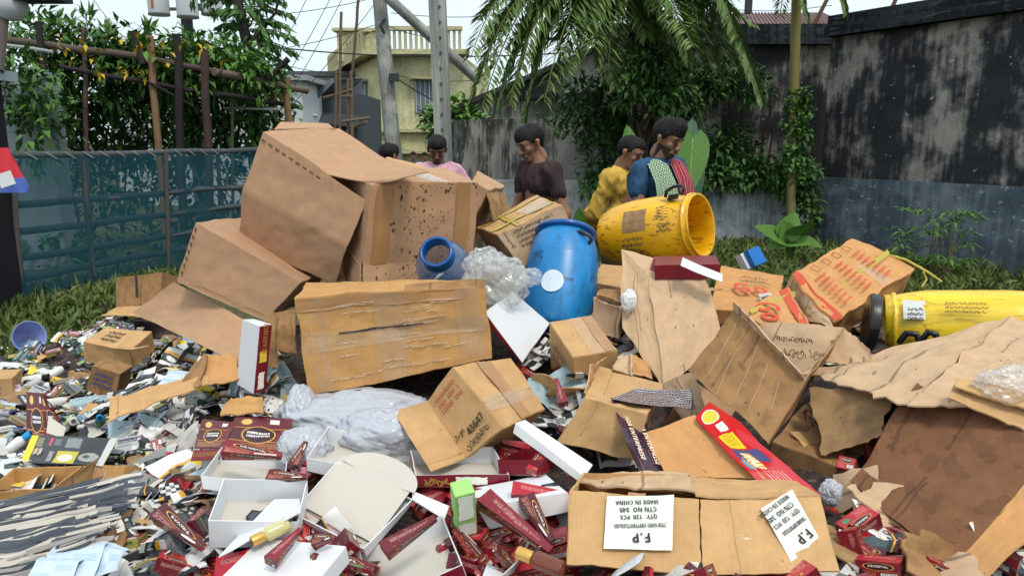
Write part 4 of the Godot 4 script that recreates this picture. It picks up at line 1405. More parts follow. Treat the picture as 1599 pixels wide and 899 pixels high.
func make_plants():
	# trellis
	var bam := Color(0.24, 0.15, 0.09)
	var dk := Color(0.035, 0.030, 0.030)
	var t := thing("vine_trellis", P(240, 240, 8.4) * Vector3(1, 0, 1), "rough bamboo and timber trellis carrying a leafy vine", "trellis")
	for q in [[232, 58, 268, 470, 0.045, bam, 8.2], [448, 120, 456, 430, 0.05, bam, 9.2], [428, 145, 440, 430, 0.035, bam, 9.4], [276, 55, 290, 440, 0.05, dk, 8.0], [317, 76, 334, 440, 0.05, Color(0.07, 0.045, 0.04), 8.1], [130, 45, 142, 430, 0.03, Color(0.12, 0.08, 0.07), 8.3], [362, 110, 366, 430, 0.02, Color(0.08, 0.09, 0.05), 8.6], [60, 36, 95, 430, 0.04, dk, 8.0], [208, 52, 222, 100, 0.035, dk, 8.0]]:
		var b := mb(t.position)
		var a := P(q[0], q[1], q[6] * 1.25)
		var e := P(q[2], q[3], q[6] * 1.25)
		if q[3] > 300: e.y = 0
		bamboo(b, a, e, q[4] * 1.0, q[5])
		put(b, "post", M.plain, t)
	for q in [[-10, 60, 215, 88, 0.045, Color(0.10, 0.08, 0.065), 8.0, 8.2], [335, 112, 478, 142, 0.05, Color(0.15, 0.115, 0.09), 8.2, 9.6], [95, 104, 300, 142, 0.03, dk, 8.0, 8.3], [340, 146, 470, 168, 0.035, dk, 8.2, 9.6], [10, 70, 80, 80, 0.02, Color(0.3, 0.33, 0.33), 7.8, 7.8], [418, 122, 450, 92, 0.04, dk, 8.8, 8.8], [215, 88, 345, 114, 0.04, Color(0.09, 0.06, 0.055), 8.2, 8.25], [350, 168, 430, 170, 0.02, Color(0.45, 0.47, 0.46), 9, 9], [215, 120, 300, 165, 0.02, dk, 8.1, 8.3]]:
		var b := mb(t.position)
		bamboo(b, P(q[0], q[1], q[6] * 1.25), P(q[2], q[3], q[7] * 1.25), q[4] * 1.0, q[5])
		put(b, "beam", M.plain, t)
	var v := thing("trellis_vine", P(220, 240, 8.8) * Vector3(1, 0, 1), "dense leafy vine spread over the bamboo trellis with a few yellow leaves", "vine")
	var b := mb(v.position)
	var blobs := []
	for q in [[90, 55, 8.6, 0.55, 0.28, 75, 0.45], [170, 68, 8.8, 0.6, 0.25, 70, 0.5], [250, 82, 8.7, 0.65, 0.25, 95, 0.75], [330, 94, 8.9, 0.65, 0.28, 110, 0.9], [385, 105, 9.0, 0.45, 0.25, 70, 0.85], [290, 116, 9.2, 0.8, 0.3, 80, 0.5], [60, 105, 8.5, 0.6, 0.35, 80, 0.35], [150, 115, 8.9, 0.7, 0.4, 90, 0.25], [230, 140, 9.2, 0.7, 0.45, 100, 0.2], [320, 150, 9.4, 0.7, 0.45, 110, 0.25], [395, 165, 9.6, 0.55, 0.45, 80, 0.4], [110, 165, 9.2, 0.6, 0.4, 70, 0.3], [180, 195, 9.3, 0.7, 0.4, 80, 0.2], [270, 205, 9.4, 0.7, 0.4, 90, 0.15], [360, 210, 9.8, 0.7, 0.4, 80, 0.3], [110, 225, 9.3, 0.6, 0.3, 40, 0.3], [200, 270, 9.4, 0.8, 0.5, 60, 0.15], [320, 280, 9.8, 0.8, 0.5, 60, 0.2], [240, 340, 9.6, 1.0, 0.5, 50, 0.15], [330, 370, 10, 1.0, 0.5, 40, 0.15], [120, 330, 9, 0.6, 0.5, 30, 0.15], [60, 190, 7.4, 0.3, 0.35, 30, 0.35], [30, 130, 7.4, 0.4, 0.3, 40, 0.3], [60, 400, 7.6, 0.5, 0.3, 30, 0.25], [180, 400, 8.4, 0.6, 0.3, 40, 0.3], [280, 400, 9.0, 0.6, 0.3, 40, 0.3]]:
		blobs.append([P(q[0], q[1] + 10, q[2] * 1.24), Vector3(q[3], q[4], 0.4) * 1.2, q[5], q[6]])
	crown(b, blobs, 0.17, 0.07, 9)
	for i in 26:
		var p := P(rng.randf_range(40, 380), rng.randf_range(60, 120), 9.6)
		for k in 3: leaf(b, p + rv() * 0.05, rv(), Vector3.UP, 0.12, 0.05, Color(0.45, 0.32, 0.02))
	for q in [[45, 30], [85, 22], [133, 18], [165, 40], [70, 38], [110, 32], [230, 42], [20, 55]]:
		var p := P(q[0], q[1] + 26, 10.4)
		b.tube([p, P(q[0] + 2, q[1], 10.4)], [0.008, 0.004], 4, Color(0.06, 0.10, 0.03))
		for k in 9: leaf(b, p.lerp(P(q[0] + 2, q[1], 10.4), rng.randf_range(0.3, 1.0)), rv() * 0.8 + Vector3.UP * 0.8, rv(), 0.19, 0.06, greens(0.35))
	put(b, "foliage", M.leafy, v)
	b = mb(v.position)
	for i in 16:
		var g := G(rng.randf_range(90, 400), 11.2)
		b.tube([g, g + Vector3(rng.randf_range(-0.2, 0.2), 1.2, 0), g + Vector3(rng.randf_range(-0.4, 0.4), 2.3, rng.randf_range(-0.3, 0.3))], [0.02, 0.014, 0.008], 5, Color(0.05, 0.045, 0.035))
	put(b, "stem", M.plain, v)
	# tree with hanging pinnate sprays
	var tb := P(400, 300, 12.4) * Vector3(1, 0, 1)
	var tr := thing("pinnate_tree", tb, "tree with dark leaning trunk and drooping pinnate sprays against the sky", "tree")
	b = mb(tb)
	b.tube([tb, P(402, 200, 12.4), P(388, 80, 12.4), P(362, -30, 12.4)], [0.13, 0.11, 0.09, 0.07], 9, Color(0.045, 0.04, 0.04))
	b.tube([P(386, 70, 12.4), P(430, 20, 12.4), P(440, -40, 12.4)], [0.04, 0.02, 0.01], 6, Color(0.05, 0.05, 0.04))
	put(b, "trunk", M.plain, tr)
	b = mb(tb)
	for q in [[385, 10, 456, 22], [395, 30, 452, 40], [390, 45, 462, 58], [392, 62, 466, 82], [388, 20, 330, 18], [390, 75, 450, 100], [375, -10, 445, 2], [384, 40, 340, 40], [392, 90, 446, 120], [380, 0, 420, 60], [392, 100, 380, 150], [400, 12, 440, -12], [396, 54, 430, 76], [370, -6, 330, -4]]:
		var a := P(q[0], q[1], 12.4 + rng.randf_range(-0.4, 0.4))
		var e := P(q[2], q[3], 12.4 + rng.randf_range(-0.5, 0.3))
		b.tube([a, a.lerp(e, 0.5) + Vector3(0, 0.05, 0), e], [0.012, 0.008, 0.004], 4, Color(0.05, 0.07, 0.03))
		for k in 12:
			var tt := 0.12 + k * 0.075
			var p := a.lerp(e, tt) + Vector3(0, sin(tt * PI) * 0.05, 0)
			for s in [-1, 1]: leaf(b, p, (e - a).normalized() * 0.6 + Vector3(0, -0.9, 0.0) + Vector3(0, 0, s * 0.7) + rv() * 0.2, rv(), 0.20, 0.078, greens(0.3))
	crown(b, [[P(385, 60, 12.6), Vector3(0.35, 0.6, 0.4), 40, 0.3], [P(410, 130, 12.6), Vector3(0.4, 0.5, 0.4), 40, 0.3], [P(350, -20, 12.6), Vector3(0.5, 0.3, 0.4), 40, 0.3]], 0.16, 0.06, 8)
	put(b, "crown", M.leafy, tr)
	# bright bush by the poles
	var bb := P(705, 190, 12.6) * Vector3(1, 0, 1)
	var bu := thing("bright_bush", bb, "bright green broad-leaved bush growing over the low mossy wall", "bush")
	b = mb(bb)
	crown(b, [[P(705, 182, 13.4), Vector3(0.42, 0.2, 0.3), 60, 1.0], [P(685, 192, 13.4), Vector3(0.25, 0.2, 0.3), 30, 0.9], [P(728, 182, 13.4), Vector3(0.22, 0.12, 0.2), 22, 1.0]], 0.17, 0.09, 8)
	put(b, "foliage", M.leafy, bu)
	b = mb(bb)
	for i in 5: b.tube([Vector3(-1.05 + i * 0.06, 0, -13.5), P(690 + i * 9, 190, 13.4)], [0.03, 0.012], 5, Color(0.06, 0.05, 0.04))
	put(b, "stem", M.plain, bu)
	# date palm
	var pc := P(985, -45, 10.6)
	var pt := Vector3(2.05, 0, -10.9)
	var pm := thing("date_palm", pt, "date palm with long drooping feathery fronds over a dark shaggy trunk", "palm")
	b = mb(pt)
	b.tube([pt, P(1030, 160, 10.9), P(1010, 40, 10.8), pc], [0.19, 0.17, 0.19, 0.17], 12, Color(0.035, 0.030, 0.026))
	for i in 110:
		var tt := rng.randf_range(0.3, 1.0)
		var p := pt.lerp(pc, tt) + Vector3(rng.randf_range(-0.2, 0.2), 0, rng.randf_range(0, 0.22))
		b.tube([p, p + Vector3(rng.randf_range(-0.1, 0.1), 0.2, 0.1)], [0.035, 0.012], 5, Color(0.06, 0.045, 0.035))
	put(b, "trunk", M.plain, pm)
	for q in [[820, -140, 732, 165, 0.5], [835, -130, 752, 172, 0.6], [860, -120, 795, 165, 0.7], [915, -90, 868, 140, 0.7], [1085, -120, 1140, 130, 0.5], [930, -60, 960, 140, 0.8], [850, -120, 772, 180, 0.4], [870, -110, 818, 190, 0.2], [900, -80, 850, 160, 0.3], [925, -70, 885, 110, 0.6], [945, -60, 868, 60, 0.4], [965, -40, 975, 130, 0.9], [1015, -60, 1048, 100, 0.95], [1060, -110, 1110, 110, 0.3], [1100, -140, 1192, 165, 0.3], [1110, -110, 1150, 60, 0.3], [800, -120, 735, 90, 0.5], [830, -60, 760, 60, 0.5], [990, -40, 1010, 60, 0.7], [1020, -50, 1085, 75, 0.8], [1000, -60, 1028, 120, 0.6], [940, -70, 905, 95, 0.9], [960, -60, 950, 110, 0.6], [900, -70, 845, 60, 0.8], [930, -40, 925, 75, 0.8], [1080, -80, 1090, 40, 0.5], [880, -130, 790, 110, 0.3], [1000, -90, 1180, 40, 0.3], [810, -100, 748, 130, 0.4], [860, -140, 800, 150, 0.5], [840, -90, 745, 30, 0.6], [950, -90, 935, 100, 0.7], [1040, -90, 1075, 95, 0.4], [900, -120, 830, 100, 0.5], [1070, -130, 1165, 120, 0.3], [870, -40, 800, 70, 0.7]]:
		frond(pm, pc + rv() * 0.08, P(q[0], q[1], 10.3 + rng.randf_range(-0.6, 0.5)), P(q[2], q[3], 10.1 + rng.randf_range(-0.8, 0.6)), 0.46, q[4])
	# dark creeper mass on the godown wall
	var cp := thing("creeper", Vector3(2.6, 0, -11.6), "dark creeper and mango leaves climbing the soot-dark wall under the palm", "creeper")
	b = mb(cp.position)
	blobs = []
	for q in [[930, 170, 11.3, 0.5, 0.5, 80, 0.1], [990, 150, 11.4, 0.5, 0.6, 90, 0.1], [1040, 180, 11.5, 0.5, 0.6, 70, 0.08], [950, 250, 11.3, 0.5, 0.5, 80, 0.08], [1130, 120, 11.5, 0.5, 0.2, 60, 0.25], [1100, 130, 11.5, 0.35, 0.25, 40, 0.2], [1175, 140, 11.3, 0.2, 0.15, 20, 0.3], [1120, 230, 11.6, 0.6, 0.35, 70, 0.08], [1180, 265, 11.5, 0.6, 0.18, 90, 0.3], [1240, 280, 11.3, 0.32, 0.22, 70, 0.35], [1120, 275, 11.5, 0.5, 0.15, 60, 0.25], [900, 160, 11.2, 0.3, 0.3, 30, 0.3], [880, 190, 11.2, 0.18, 0.25, 14, 0.4], [1255, 330, 11.2, 0.12, 0.45, 40, 0.3], [1040, 270, 11.3, 0.4, 0.2, 40, 0.15], [930, 290, 11.3, 0.15, 0.12, 14, 0.5], [1015, 90, 10.5, 0.35, 0.3, 46, 0.3], [1040, 140, 10.5, 0.35, 0.35, 50, 0.2], [985, 120, 10.5, 0.3, 0.35, 40, 0.35], [1060, 70, 10.6, 0.3, 0.25, 30, 0.3]]:
		blobs.append([P(q[0], q[1], q[2]), Vector3(q[3], q[4], 0.22), q[5], q[6]])
	crown(b, blobs, 0.15, 0.055, 9)
	put(b, "foliage", M.leafy, cp)
	b = mb(cp.position)
	for i in 14:
		var g := Vector3(rng.randf_range(1.3, 4.5), 0.9, -11.65)
		b.tube([g, g + Vector3(0.1, 0.8, -0.05), g + Vector3(rng.randf_range(-0.3, 0.3), 1.5, 0)], [0.02, 0.015, 0.008], 5, Color(0.05, 0.04, 0.035))
	put(b, "stem", M.plain, cp)
	# slender palm wrapped in ivy
	var ap := Vector3(4.05, 0, -11.0)
	var at := thing("slender_palm", ap, "slender pale ringed palm trunk wrapped low down in ivy", "palm")
	b = mb(ap)
	var pts := []
	var rr := []
	for i in 30:
		pts.append(ap.lerp(P(1246, -60, 10.9), i / 29.0))
		rr.append((0.062 if i % 2 == 0 else 0.068))
	b.tube(pts, rr, 10, Color(0.20, 0.18, 0.07))
	put(b, "trunk", M.plain, at)
	b = mb(ap)
	blobs = []
	for i in 8: blobs.append([P(1245 + sin(i * 2.0) * 7, 150 + i * 17, 10.95), Vector3(0.13, 0.12, 0.12), 22, 0.35])
	crown(b, blobs, 0.085, 0.06, 8)
	put(b, "ivy", M.leafy, at)
	for q in [[1225, -110, 1262, 30], [1240, -110, 1218, 26], [1300, -100, 1322, 24]]:
		frond(at, P(1246, -70, 10.9), P(q[0], q[1], 10.8), P(q[2], q[3], 10.6), 0.32, 0.4)
	# elephant-ear plants
	var e1 := G(1070, 6.6)
	var el := thing("elephant_ear", e1, "tall elephant-ear plant with huge ribbed leaves behind the man in blue", "plant")
	big_leaf(el, e1, P(1082, 215, 6.6), P(1078, 305, 6.25), 0.28, Color(0.05, 0.13, 0.018), Vector3(0.1, 0.3, 1))
	big_leaf(el, e1, P(1070, 300, 6.9), P(1082, 180, 6.9), 0.32, Color(0.075, 0.15, 0.09), Vector3(-0.2, 0.5, 0.8))
	big_leaf(el, e1, P(985, 250, 6.8), P(982, 192, 6.9), 0.20, Color(0.05, 0.14, 0.02), Vector3(0.3, 0.2, 0.9))
	var e2 := G(1235, 9.6)
	var el2 := thing("elephant_ear", e2, "low bright elephant-ear clump at the foot of the plinth", "plant")
	for q in [[1228, 368, 1244, 330, 0.32], [1240, 372, 1272, 345, 0.30], [1222, 374, 1180, 350, 0.28], [1238, 378, 1268, 378, 0.26], [1232, 370, 1225, 345, 0.26], [1225, 380, 1196, 385, 0.22], [1246, 375, 1286, 384, 0.22]]:
		big_leaf(el2, e2, P(q[0], q[1], 9.5), P(q[2], q[3], 9.2 + rng.randf() * 0.4), q[4], greens(0.95), Vector3(rng.randf_range(-0.4, 0.4), 0.9, 0.7))
	var e3 := G(905, 8.2)
	var el3 := thing("broadleaf_weed", e3, "small broad-leaved weed beside the man in the brown tee", "plant")
	for q in [[905, 360, 905, 325, 0.2], [908, 362, 925, 345, 0.2], [902, 364, 888, 345, 0.18]]: big_leaf(el3, e3, P(q[0], q[1], 8.2), P(q[2], q[3], 8.1), q[4], greens(0.8), Vector3(0, 0.6, 1))
	# bush by the wall
	var bp := G(1450, 8.6)
	var bs := thing("cassava_bush", bp, "loose bush with narrow fingered leaves against the blue-grey band", "bush")
	b = mb(bp)
	for i in 46:
		var c := P(rng.randf_range(1385, 1525), rng.randf_range(325, 420), 8.6 + rng.randf_range(-0.4, 0.3))
		var drr := rv()
		for k in 7: leaf(b, c, Vector3(cos(k * 0.9), 0.25 + rng.randf_range(-0.3, 0.3), sin(k * 0.9)) + drr * 0.3, Vector3.UP, 0.17, 0.04, greens(rng.randf_range(0.2, 0.7)))
	put(b, "foliage", M.leafy, bs)
	b = mb(bp)
	for i in 9: b.tube([bp + Vector3(rng.randf_range(-0.3, 0.3), 0, 0), P(rng.randf_range(1395, 1520), rng.randf_range(330, 380), 8.6)], [0.014, 0.006], 5, Color(0.12, 0.10, 0.06))
	put(b, "stem", M.plain, bs)
	# ground weeds along walls and fence: one mass
	b = mb()
	for i in 5200:
		var a := rng.randf()
		var p: Vector3
		if a < 0.62: p = Vector3(rng.randf_range(1.2, 6.6), 0, rng.randf_range(-11.6, -5.2))
		elif a < 0.9: p = Vector3(-4.6, 0, -6.8).lerp(Vector3(-3.1, 0, -12), pow(rng.randf(), 1.6)) + Vector3(rng.randf_range(-0.9, 0.55), 0, rng.randf_range(-0.2, 0.9))
		else: p = Vector3(rng.randf_range(-4.4, -2.6), 0, rng.randf_range(-6.6, -4.4))
		if H(p.x, p.z) > 0.08: continue
		var hh := rng.randf_range(0.06, 0.20)
		for k in 5: leaf(b, p + rv() * Vector3(0.08, 0, 0.08) + Vector3(0, rng.randf() * hh * 0.6, 0), Vector3(rng.randfn() * 0.7, 0.8, rng.randfn() * 0.7), rv(), hh * rng.randf_range(0.6, 1.1), rng.randf_range(0.015, 0.045), Color(0.075, 0.13, 0.03).lerp(Color(0.14, 0.16, 0.05), rng.randf()) * rng.randf_range(0.7, 1.2))
	tag(put(b, "weeds", M.leafy), "low weeds and grass along the foot of the walls", "weeds", "", "stuff")

# ---------------------------------------------------------------- people
func make_people():
	var pj := {"head": Vector3(0.0, 1.55, 0.075), "neck": Vector3(0, 1.42, 0.015)}
	var a := G(843, 5.2)
	a.x = P(843, 250, 5.2).x
	person(a, -1.05, 1.73, "man in dark brown T-shirt looking down, reaching towards a carton", {"shirt": Color(0.055, 0.038, 0.040), "nod": 0.45, "hairline": 0.05, "sleeve": 0.48, "moustache": 1.0, "beard": 0.35, "j": {"head": pj.head, "neck": pj.neck, "er": Vector3(-0.20, 1.10, 0.06), "wr": Vector3(-0.17, 0.95, 0.26), "el": Vector3(0.22, 1.10, -0.06), "wl": Vector3(0.21, 0.86, 0.0)}, "hand_r": [Vector3(0, -0.05, 0.05), Vector3(0.3, -0.8, 0.1)], "legs": Color(0.06, 0.07, 0.10)})
	var b := P(683, 240, 6.5)
	person(Vector3(b.x, 0, b.z), 0.05, 1.66, "man in pink T-shirt with one hand on his hip, head bowed", {"shirt": Color(0.60, 0.34, 0.42), "nod": 0.5, "sleeve": 0.45, "beard": 0.75, "moustache": 1.0, "skin": Color(0.17, 0.085, 0.052), "j": {"head": Vector3(0, 1.555, 0.06), "el": Vector3(0.34, 1.14, -0.08), "wl": Vector3(0.17, 1.02, 0.06)}, "legs": Color(0.04, 0.04, 0.05)})
	var c := P(605, 240, 6.9)
	person(Vector3(c.x, 0, c.z), 2.5, 1.57, "dark-haired man seen from behind beside the leaning pole", {"shirt": Color(0.12, 0.11, 0.10), "nod": 0.2, "beard": 0.4, "hair_thick": 0.008, "legs": Color(0.05, 0.05, 0.06)})
	var y := P(972, 260, 5.45)
	person(Vector3(y.x, 0, y.z), 0.85, 1.66, "man in yellow long-sleeved shirt with hands behind his back", {"shirt": Color(0.55, 0.36, 0.075), "nod": 0.4, "turn": 0.15, "sleeve": 1.75, "hairline": 0.068, "hair_thick": 0.002, "moustache": 0.5, "j": {"head": Vector3(0, 1.545, 0.065), "er": Vector3(-0.21, 1.12, -0.10), "wr": Vector3(-0.06, 0.93, -0.17), "el": Vector3(0.21, 1.12, -0.10), "wl": Vector3(0.06, 0.95, -0.17)}, "legs": Color(0.10, 0.09, 0.08)})
	var d := P(1030, 260, 5.0)
	var bl := person(Vector3(d.x, 0, d.z), 0.55, 1.75, "bearded man in blue T-shirt with checked scarves round his neck", {"shirt": Color(0.035, 0.085, 0.165), "nod": 0.42, "turn": 0.22, "hair_thick": 0.008, "hair_top": 0.02, "sleeve": 0.48, "beard": 0.9, "moustache": 0.9, "j": {"head": Vector3(0.0, 1.56, 0.07), "neck": Vector3(0, 1.43, 0.01), "er": Vector3(-0.20, 1.10, 0.03), "wr": Vector3(-0.13, 0.90, 0.20), "el": Vector3(0.20, 1.10, 0.02), "wl": Vector3(0.15, 0.92, 0.20)}, "legs": Color(0.06, 0.06, 0.09)})
	for q in [[-1, M.green_check], [1, M.red_check]]:
		var m := mb()
		var rows := []
		var us := []
		var s: float = q[0]
		var path := [Vector3(0.06 * s, 1.30, -0.125), Vector3(0.09 * s, 1.40, -0.09), Vector3(0.085 * s, 1.485, -0.02), Vector3(0.085 * s, 1.475, 0.05), Vector3(0.085 * s, 1.37, 0.125), Vector3(0.085 * s, 1.27, 0.15), Vector3(0.10 * s, 1.16, 0.155), Vector3(0.085 * s, 1.04 if s < 0 else 1.12, 0.16)]
		for i in path.size():
			var r := []
			var u := []
			var w := 0.055 + 0.006 * i
			for k in 9:
				var v := (k - 4) / 4.0
				r.append(path[i] + Vector3(v * w, -absf(v) * 0.03 * (1 if i < 5 else 0) - (0.05 * v * s if i == 7 else 0.0), sin(v * 8 + i * 0.6) * 0.008 - maxf(0, v * s) * 0.03 + (0.045 if i >= 3 else (0.012 if i == 2 else -0.02))))
				u.append(Vector2(k / 8.0 * 1.5, i / 7.0 * 4.2))
			rows.append(r)
			us.append(u)
		m.grid(rows, us)
		put(m, "scarf", q[1], bl)
	for q in [[663, 247, 15.5, Color(0.5, 0.5, 0.5), "distant person in a pale shirt standing down the lane"], [645, 246, 16.2, Color(0.08, 0.08, 0.1), "distant person in dark clothes standing down the lane"]]:
		var e := P(q[0], q[1], q[2])
		person(Vector3(e.x, 0, e.z), 0.2, 1.36, q[4], {"shirt": q[3], "nod": 0.1})

# ---------------------------------------------------------------- drums and jar
func along(a: Vector3, e: Vector3, roll := 0.0) -> Transform3D:      # y axis from a to e
	var y := (e - a).normalized()
	var x := y.cross(Vector3.UP)
	if x.length() < 0.05: x = Vector3.RIGHT
	x = x.normalized().rotated(y, roll)
	return Transform3D(Basis(x, y, x.cross(y)), a)

func handle(parent: Node3D, at: Vector3, x: Vector3, y: Vector3, s: float):
	var b := mb(parent.position)
	var pts := [at - x * s * 0.45, at - x * s * 0.5 + y * s * 0.35, at - x * s * 0.15 + y * s * 0.52, at + x * s * 0.3 + y * s * 0.48, at + x * s * 0.5 + y * s * 0.3, at + x * s * 0.42]
	b.tube(pts, [s * 0.09, s * 0.09, s * 0.09, s * 0.09, s * 0.09, s * 0.09], 7)
	b.box(at - y * s * 0.05, Vector3(s * 0.5, s * 0.28, s * 0.28), Basis(x, y, x.cross(y)))
	put(b, "handle", M.black, parent)

func make_drums():
	# yellow drum lying on its side, open mouth
	var a := P(950, 372, 4.2)
	var e := P(1096, 351, 3.86)
	var L := a.distance_to(e)
	var t := along(a, e, 2.2)
	var dr := thing("yellow_drum", a, "open yellow plastic drum lying on cartons, smeared with dirt", "drum")
	var b := mb(a)
	b.lathe([[0.0, 0.015], [0.11, 0.0], [0.145, 0.02], [0.17, 0.10], [0.182, 0.2], [0.182, L * 0.62], [0.172, L * 0.8], [0.160, L * 0.88], [0.156, L * 0.93], [0.170, L * 0.935], [0.170, L * 0.955], [0.158, L * 0.96], [0.158, L * 0.985], [0.163, L], [0.148, L], [0.148, L * 0.9], [0.165, L * 0.7], [0.165, 0.1], [0.0, 0.04]], t, 36)
	put(b, "barrel", M.ydrum, dr)
	b = mb(a)
	for k in 12:
		var an := 2.3 + k * 0.055
		var q0 := t * Vector3(cos(an) * 0.1835, L * 0.36, sin(an) * 0.1835)
		var q1 := t * Vector3(cos(an + 0.055) * 0.1835, L * 0.36, sin(an + 0.055) * 0.1835)
		var q2 := t * Vector3(cos(an + 0.055) * 0.1835, L * 0.6, sin(an + 0.055) * 0.1835)
		var q3 := t * Vector3(cos(an) * 0.1835, L * 0.6, sin(an) * 0.1835)
		b.quad(q0, q1, q2, q3, Color.WHITE, Rect2(k * 0.03, 0.0, 0.03, 0.4))
	var lbl := put(b, "torn_label", M.inner, dr)
	handle(dr, P(1052, 306, 3.86), (e - a).normalized(), Vector3(0.2, 1, 0.15).normalized(), 0.10)
	var n := Vector3(0.1, 0.35, 1).normalized()
	var ax := (e - a).normalized()
	scrawl(dr, P(985, 372, 3.86) + Vector3(0, 0, 0.045), ax, n.cross(ax), 0.12, 0.02, M.ink, 5, 0.003)
	scrawl(dr, P(1035, 350, 3.78) + Vector3(0, 0, 0.012), ax, n.cross(ax), 0.08, 0.02, M.ink, 2, 0.003)
	# blue barrel
	var a2 := P(868, 520, 3.45)
	var e2 := P(884, 362, 3.72)
	var L2 := a2.distance_to(e2)
	t = along(a2, e2, 0.4)
	var bd := thing("blue_drum", a2, "upright blue plastic drum with black clamp handle and round white sticker", "drum")
	b = mb(a2)
	b.lathe([[0.0, 0.0], [0.12, 0.0], [0.15, 0.03], [0.168, 0.12], [0.174, L2 * 0.42], [0.171, L2 * 0.43], [0.174, L2 * 0.44], [0.172, L2 * 0.68], [0.168, L2 * 0.69], [0.170, L2 * 0.70], [0.155, L2 * 0.86], [0.135, L2 * 0.95], [0.132, L2 * 0.97], [0.0, L2 * 0.97]], t, 36)
	put(b, "barrel", M.bdrum, bd)
	b = mb(a2)
	b.lathe([[0.132, L2 * 0.955], [0.150, L2 * 0.955], [0.154, L2 * 0.98], [0.148, L2 * 1.0], [0.135, L2 * 1.0], [0.125, L2 * 0.985], [0.0, L2 * 0.985]], t, 36)
	put(b, "lid", M.jar_rim, bd)
	handle(bd, P(905, 378, 3.58), Vector3(0.9, -0.25, 0.3).normalized(), Vector3(0.25, 0.8, 0.3).normalized(), 0.10)
	var sc := P(858, 430, 3.36)
	var up := (e2 - a2).normalized()
	b = mb(a2)
	var rad0 := 0.1765
	for k in 24:
		var f := func(i, r):
			var w = TAU * i / 24.0
			var yy = (sc - a2).dot(up) + sin(w) * r
			var ang = atan2((sc - a2 - up * (sc - a2).dot(up)).dot(t.basis.z), (sc - a2 - up * (sc - a2).dot(up)).dot(t.basis.x)) + cos(w) * r / rad0
			return t * Vector3(cos(ang) * rad0, yy, sin(ang) * rad0)
		b.tri(f.call(0, 0.0), f.call(k, 0.054), f.call(k + 1, 0.054), Color(0.55, 0.66, 0.74))
	put(b, "sticker", M.plain, bd)
	# second yellow drum and its black lid
	var a3 := P(1660, 514, 3.12)
	var e3 := P(1381, 506, 3.38)
	var L3 := a3.distance_to(e3)
	t = along(a3, e3, 1.0)
	var yd := thing("yellow_drum", a3, "bright yellow plastic drum on its side behind the torn carton", "drum")
	b = mb(a3)
	b.lathe([[0.0, 0.015], [0.12, 0.0], [0.155, 0.05], [0.163, 0.2], [0.158, L3 * 0.75], [0.146, L3 * 0.86], [0.136, L3 * 0.93], [0.146, L3 * 0.935], [0.146, L3 * 0.955], [0.135, L3 * 0.96], [0.135, L3], [0.115, L3], [0.115, L3 * 0.7], [0.0, L3 * 0.6]], t, 36)
	put(b, "barrel", M.ydrum2, yd)
	var ax3 := (a3 - e3).normalized()
	var n3 := Vector3(0.1, 0.5, 1).normalized()
	b = mb(a3)
	b.quad(P(1412, 498, 3.21), P(1446, 499, 3.18), P(1446, 470, 3.24), P(1410, 468, 3.27), Color(0.62, 0.64, 0.62))
	put(b, "label", M.plain, yd)
	scrawl(yd, P(1430, 483, 3.20), ax3, n3.cross(ax3), 0.06, 0.014, M.ink, 3, 0.0025)
	scrawl(yd, P(1510, 474, 3.13), ax3, n3.cross(ax3), 0.16, 0.012, M.ink, 3, 0.0015)
	b = mb(a3)
	b.tube([P(1404, 536, 3.15), P(1416, 520, 3.14), P(1432, 522, 3.12), P(1436, 534, 3.12)], [0.013, 0.015, 0.015, 0.013], 7)
	b.tube([P(1436, 536, 3.12), P(1450, 518, 3.10), P(1462, 522, 3.09), P(1466, 534, 3.09)], [0.013, 0.015, 0.015, 0.013], 7)
	put(b, "handle", M.black, yd)
	var lc := P(1352, 502, 3.2)
	t = along(lc, lc + Vector3(0.88, -0.08, 0.30), 0)
	b = mb(lc)
	b.lathe([[0.0, 0.0], [0.118, 0.0], [0.124, 0.008], [0.124, 0.040], [0.116, 0.046], [0.108, 0.036], [0.0, 0.036]], t, 30)
	b.lathe([[0.126, 0.012], [0.126, 0.02]], t, 30)
	tag(put(b, "drum_lid", M.black), "round black plastic lid standing against the bright yellow drum", "lid")
	# blue wide-mouth jar
	var jb := P(700, 432, 3.5)
	var jm := P(682, 395, 3.28)
	var LJ := jb.distance_to(jm)
	t = along(jb, jm, 0)
	var jr := thing("water_jar", jb, "translucent blue wide-mouthed water jar tipped towards the viewer", "jar")
	b = mb(jb)
	b.lathe([[0.0, -0.10], [0.11, -0.09], [0.128, -0.04], [0.130, LJ * 0.35], [0.118, LJ * 0.6], [0.085, LJ * 0.82], [0.066, LJ * 0.86]], t, 30)
	put(b, "vessel", M.jar, jr)
	b = mb(jb)
	b.lathe([[0.062, LJ * 0.80], [0.074, LJ * 0.82], [0.070, LJ * 0.90], [0.070, LJ * 1.02], [0.074, LJ * 1.06], [0.066, LJ * 1.08], [0.058, LJ * 1.06], [0.058, LJ * 0.84]], t, 30)
	put(b, "rim", M.jar_rim, jr)
	# small clear basin and the blue tub
	b = mb(P(42, 535, 5.2))
	t = along(P(34, 528, 5.25), P(52, 524, 5.1))
	b.lathe([[0.0, 0.0], [0.07, 0.0], [0.088, 0.05], [0.10, 0.14], [0.112, 0.145], [0.112, 0.15], [0.096, 0.15], [0.066, 0.01], [0.0, 0.01]], t, 24)
	tag(put(b, "plastic_basin", glassy(Color8(150, 165, 225), 0.55, 0.2)), "pale lilac plastic basin tipped over on the weeds", "basin")
	b = mb(P(1590, 870, 1.7))
	t = Transform3D(Basis.IDENTITY, P(1675, 915, 1.74))
	b.lathe([[0.0, 0.0], [0.10, 0.0], [0.12, 0.02], [0.13, 0.17], [0.125, 0.17], [0.11, 0.03], [0.0, 0.02]], t, 24)
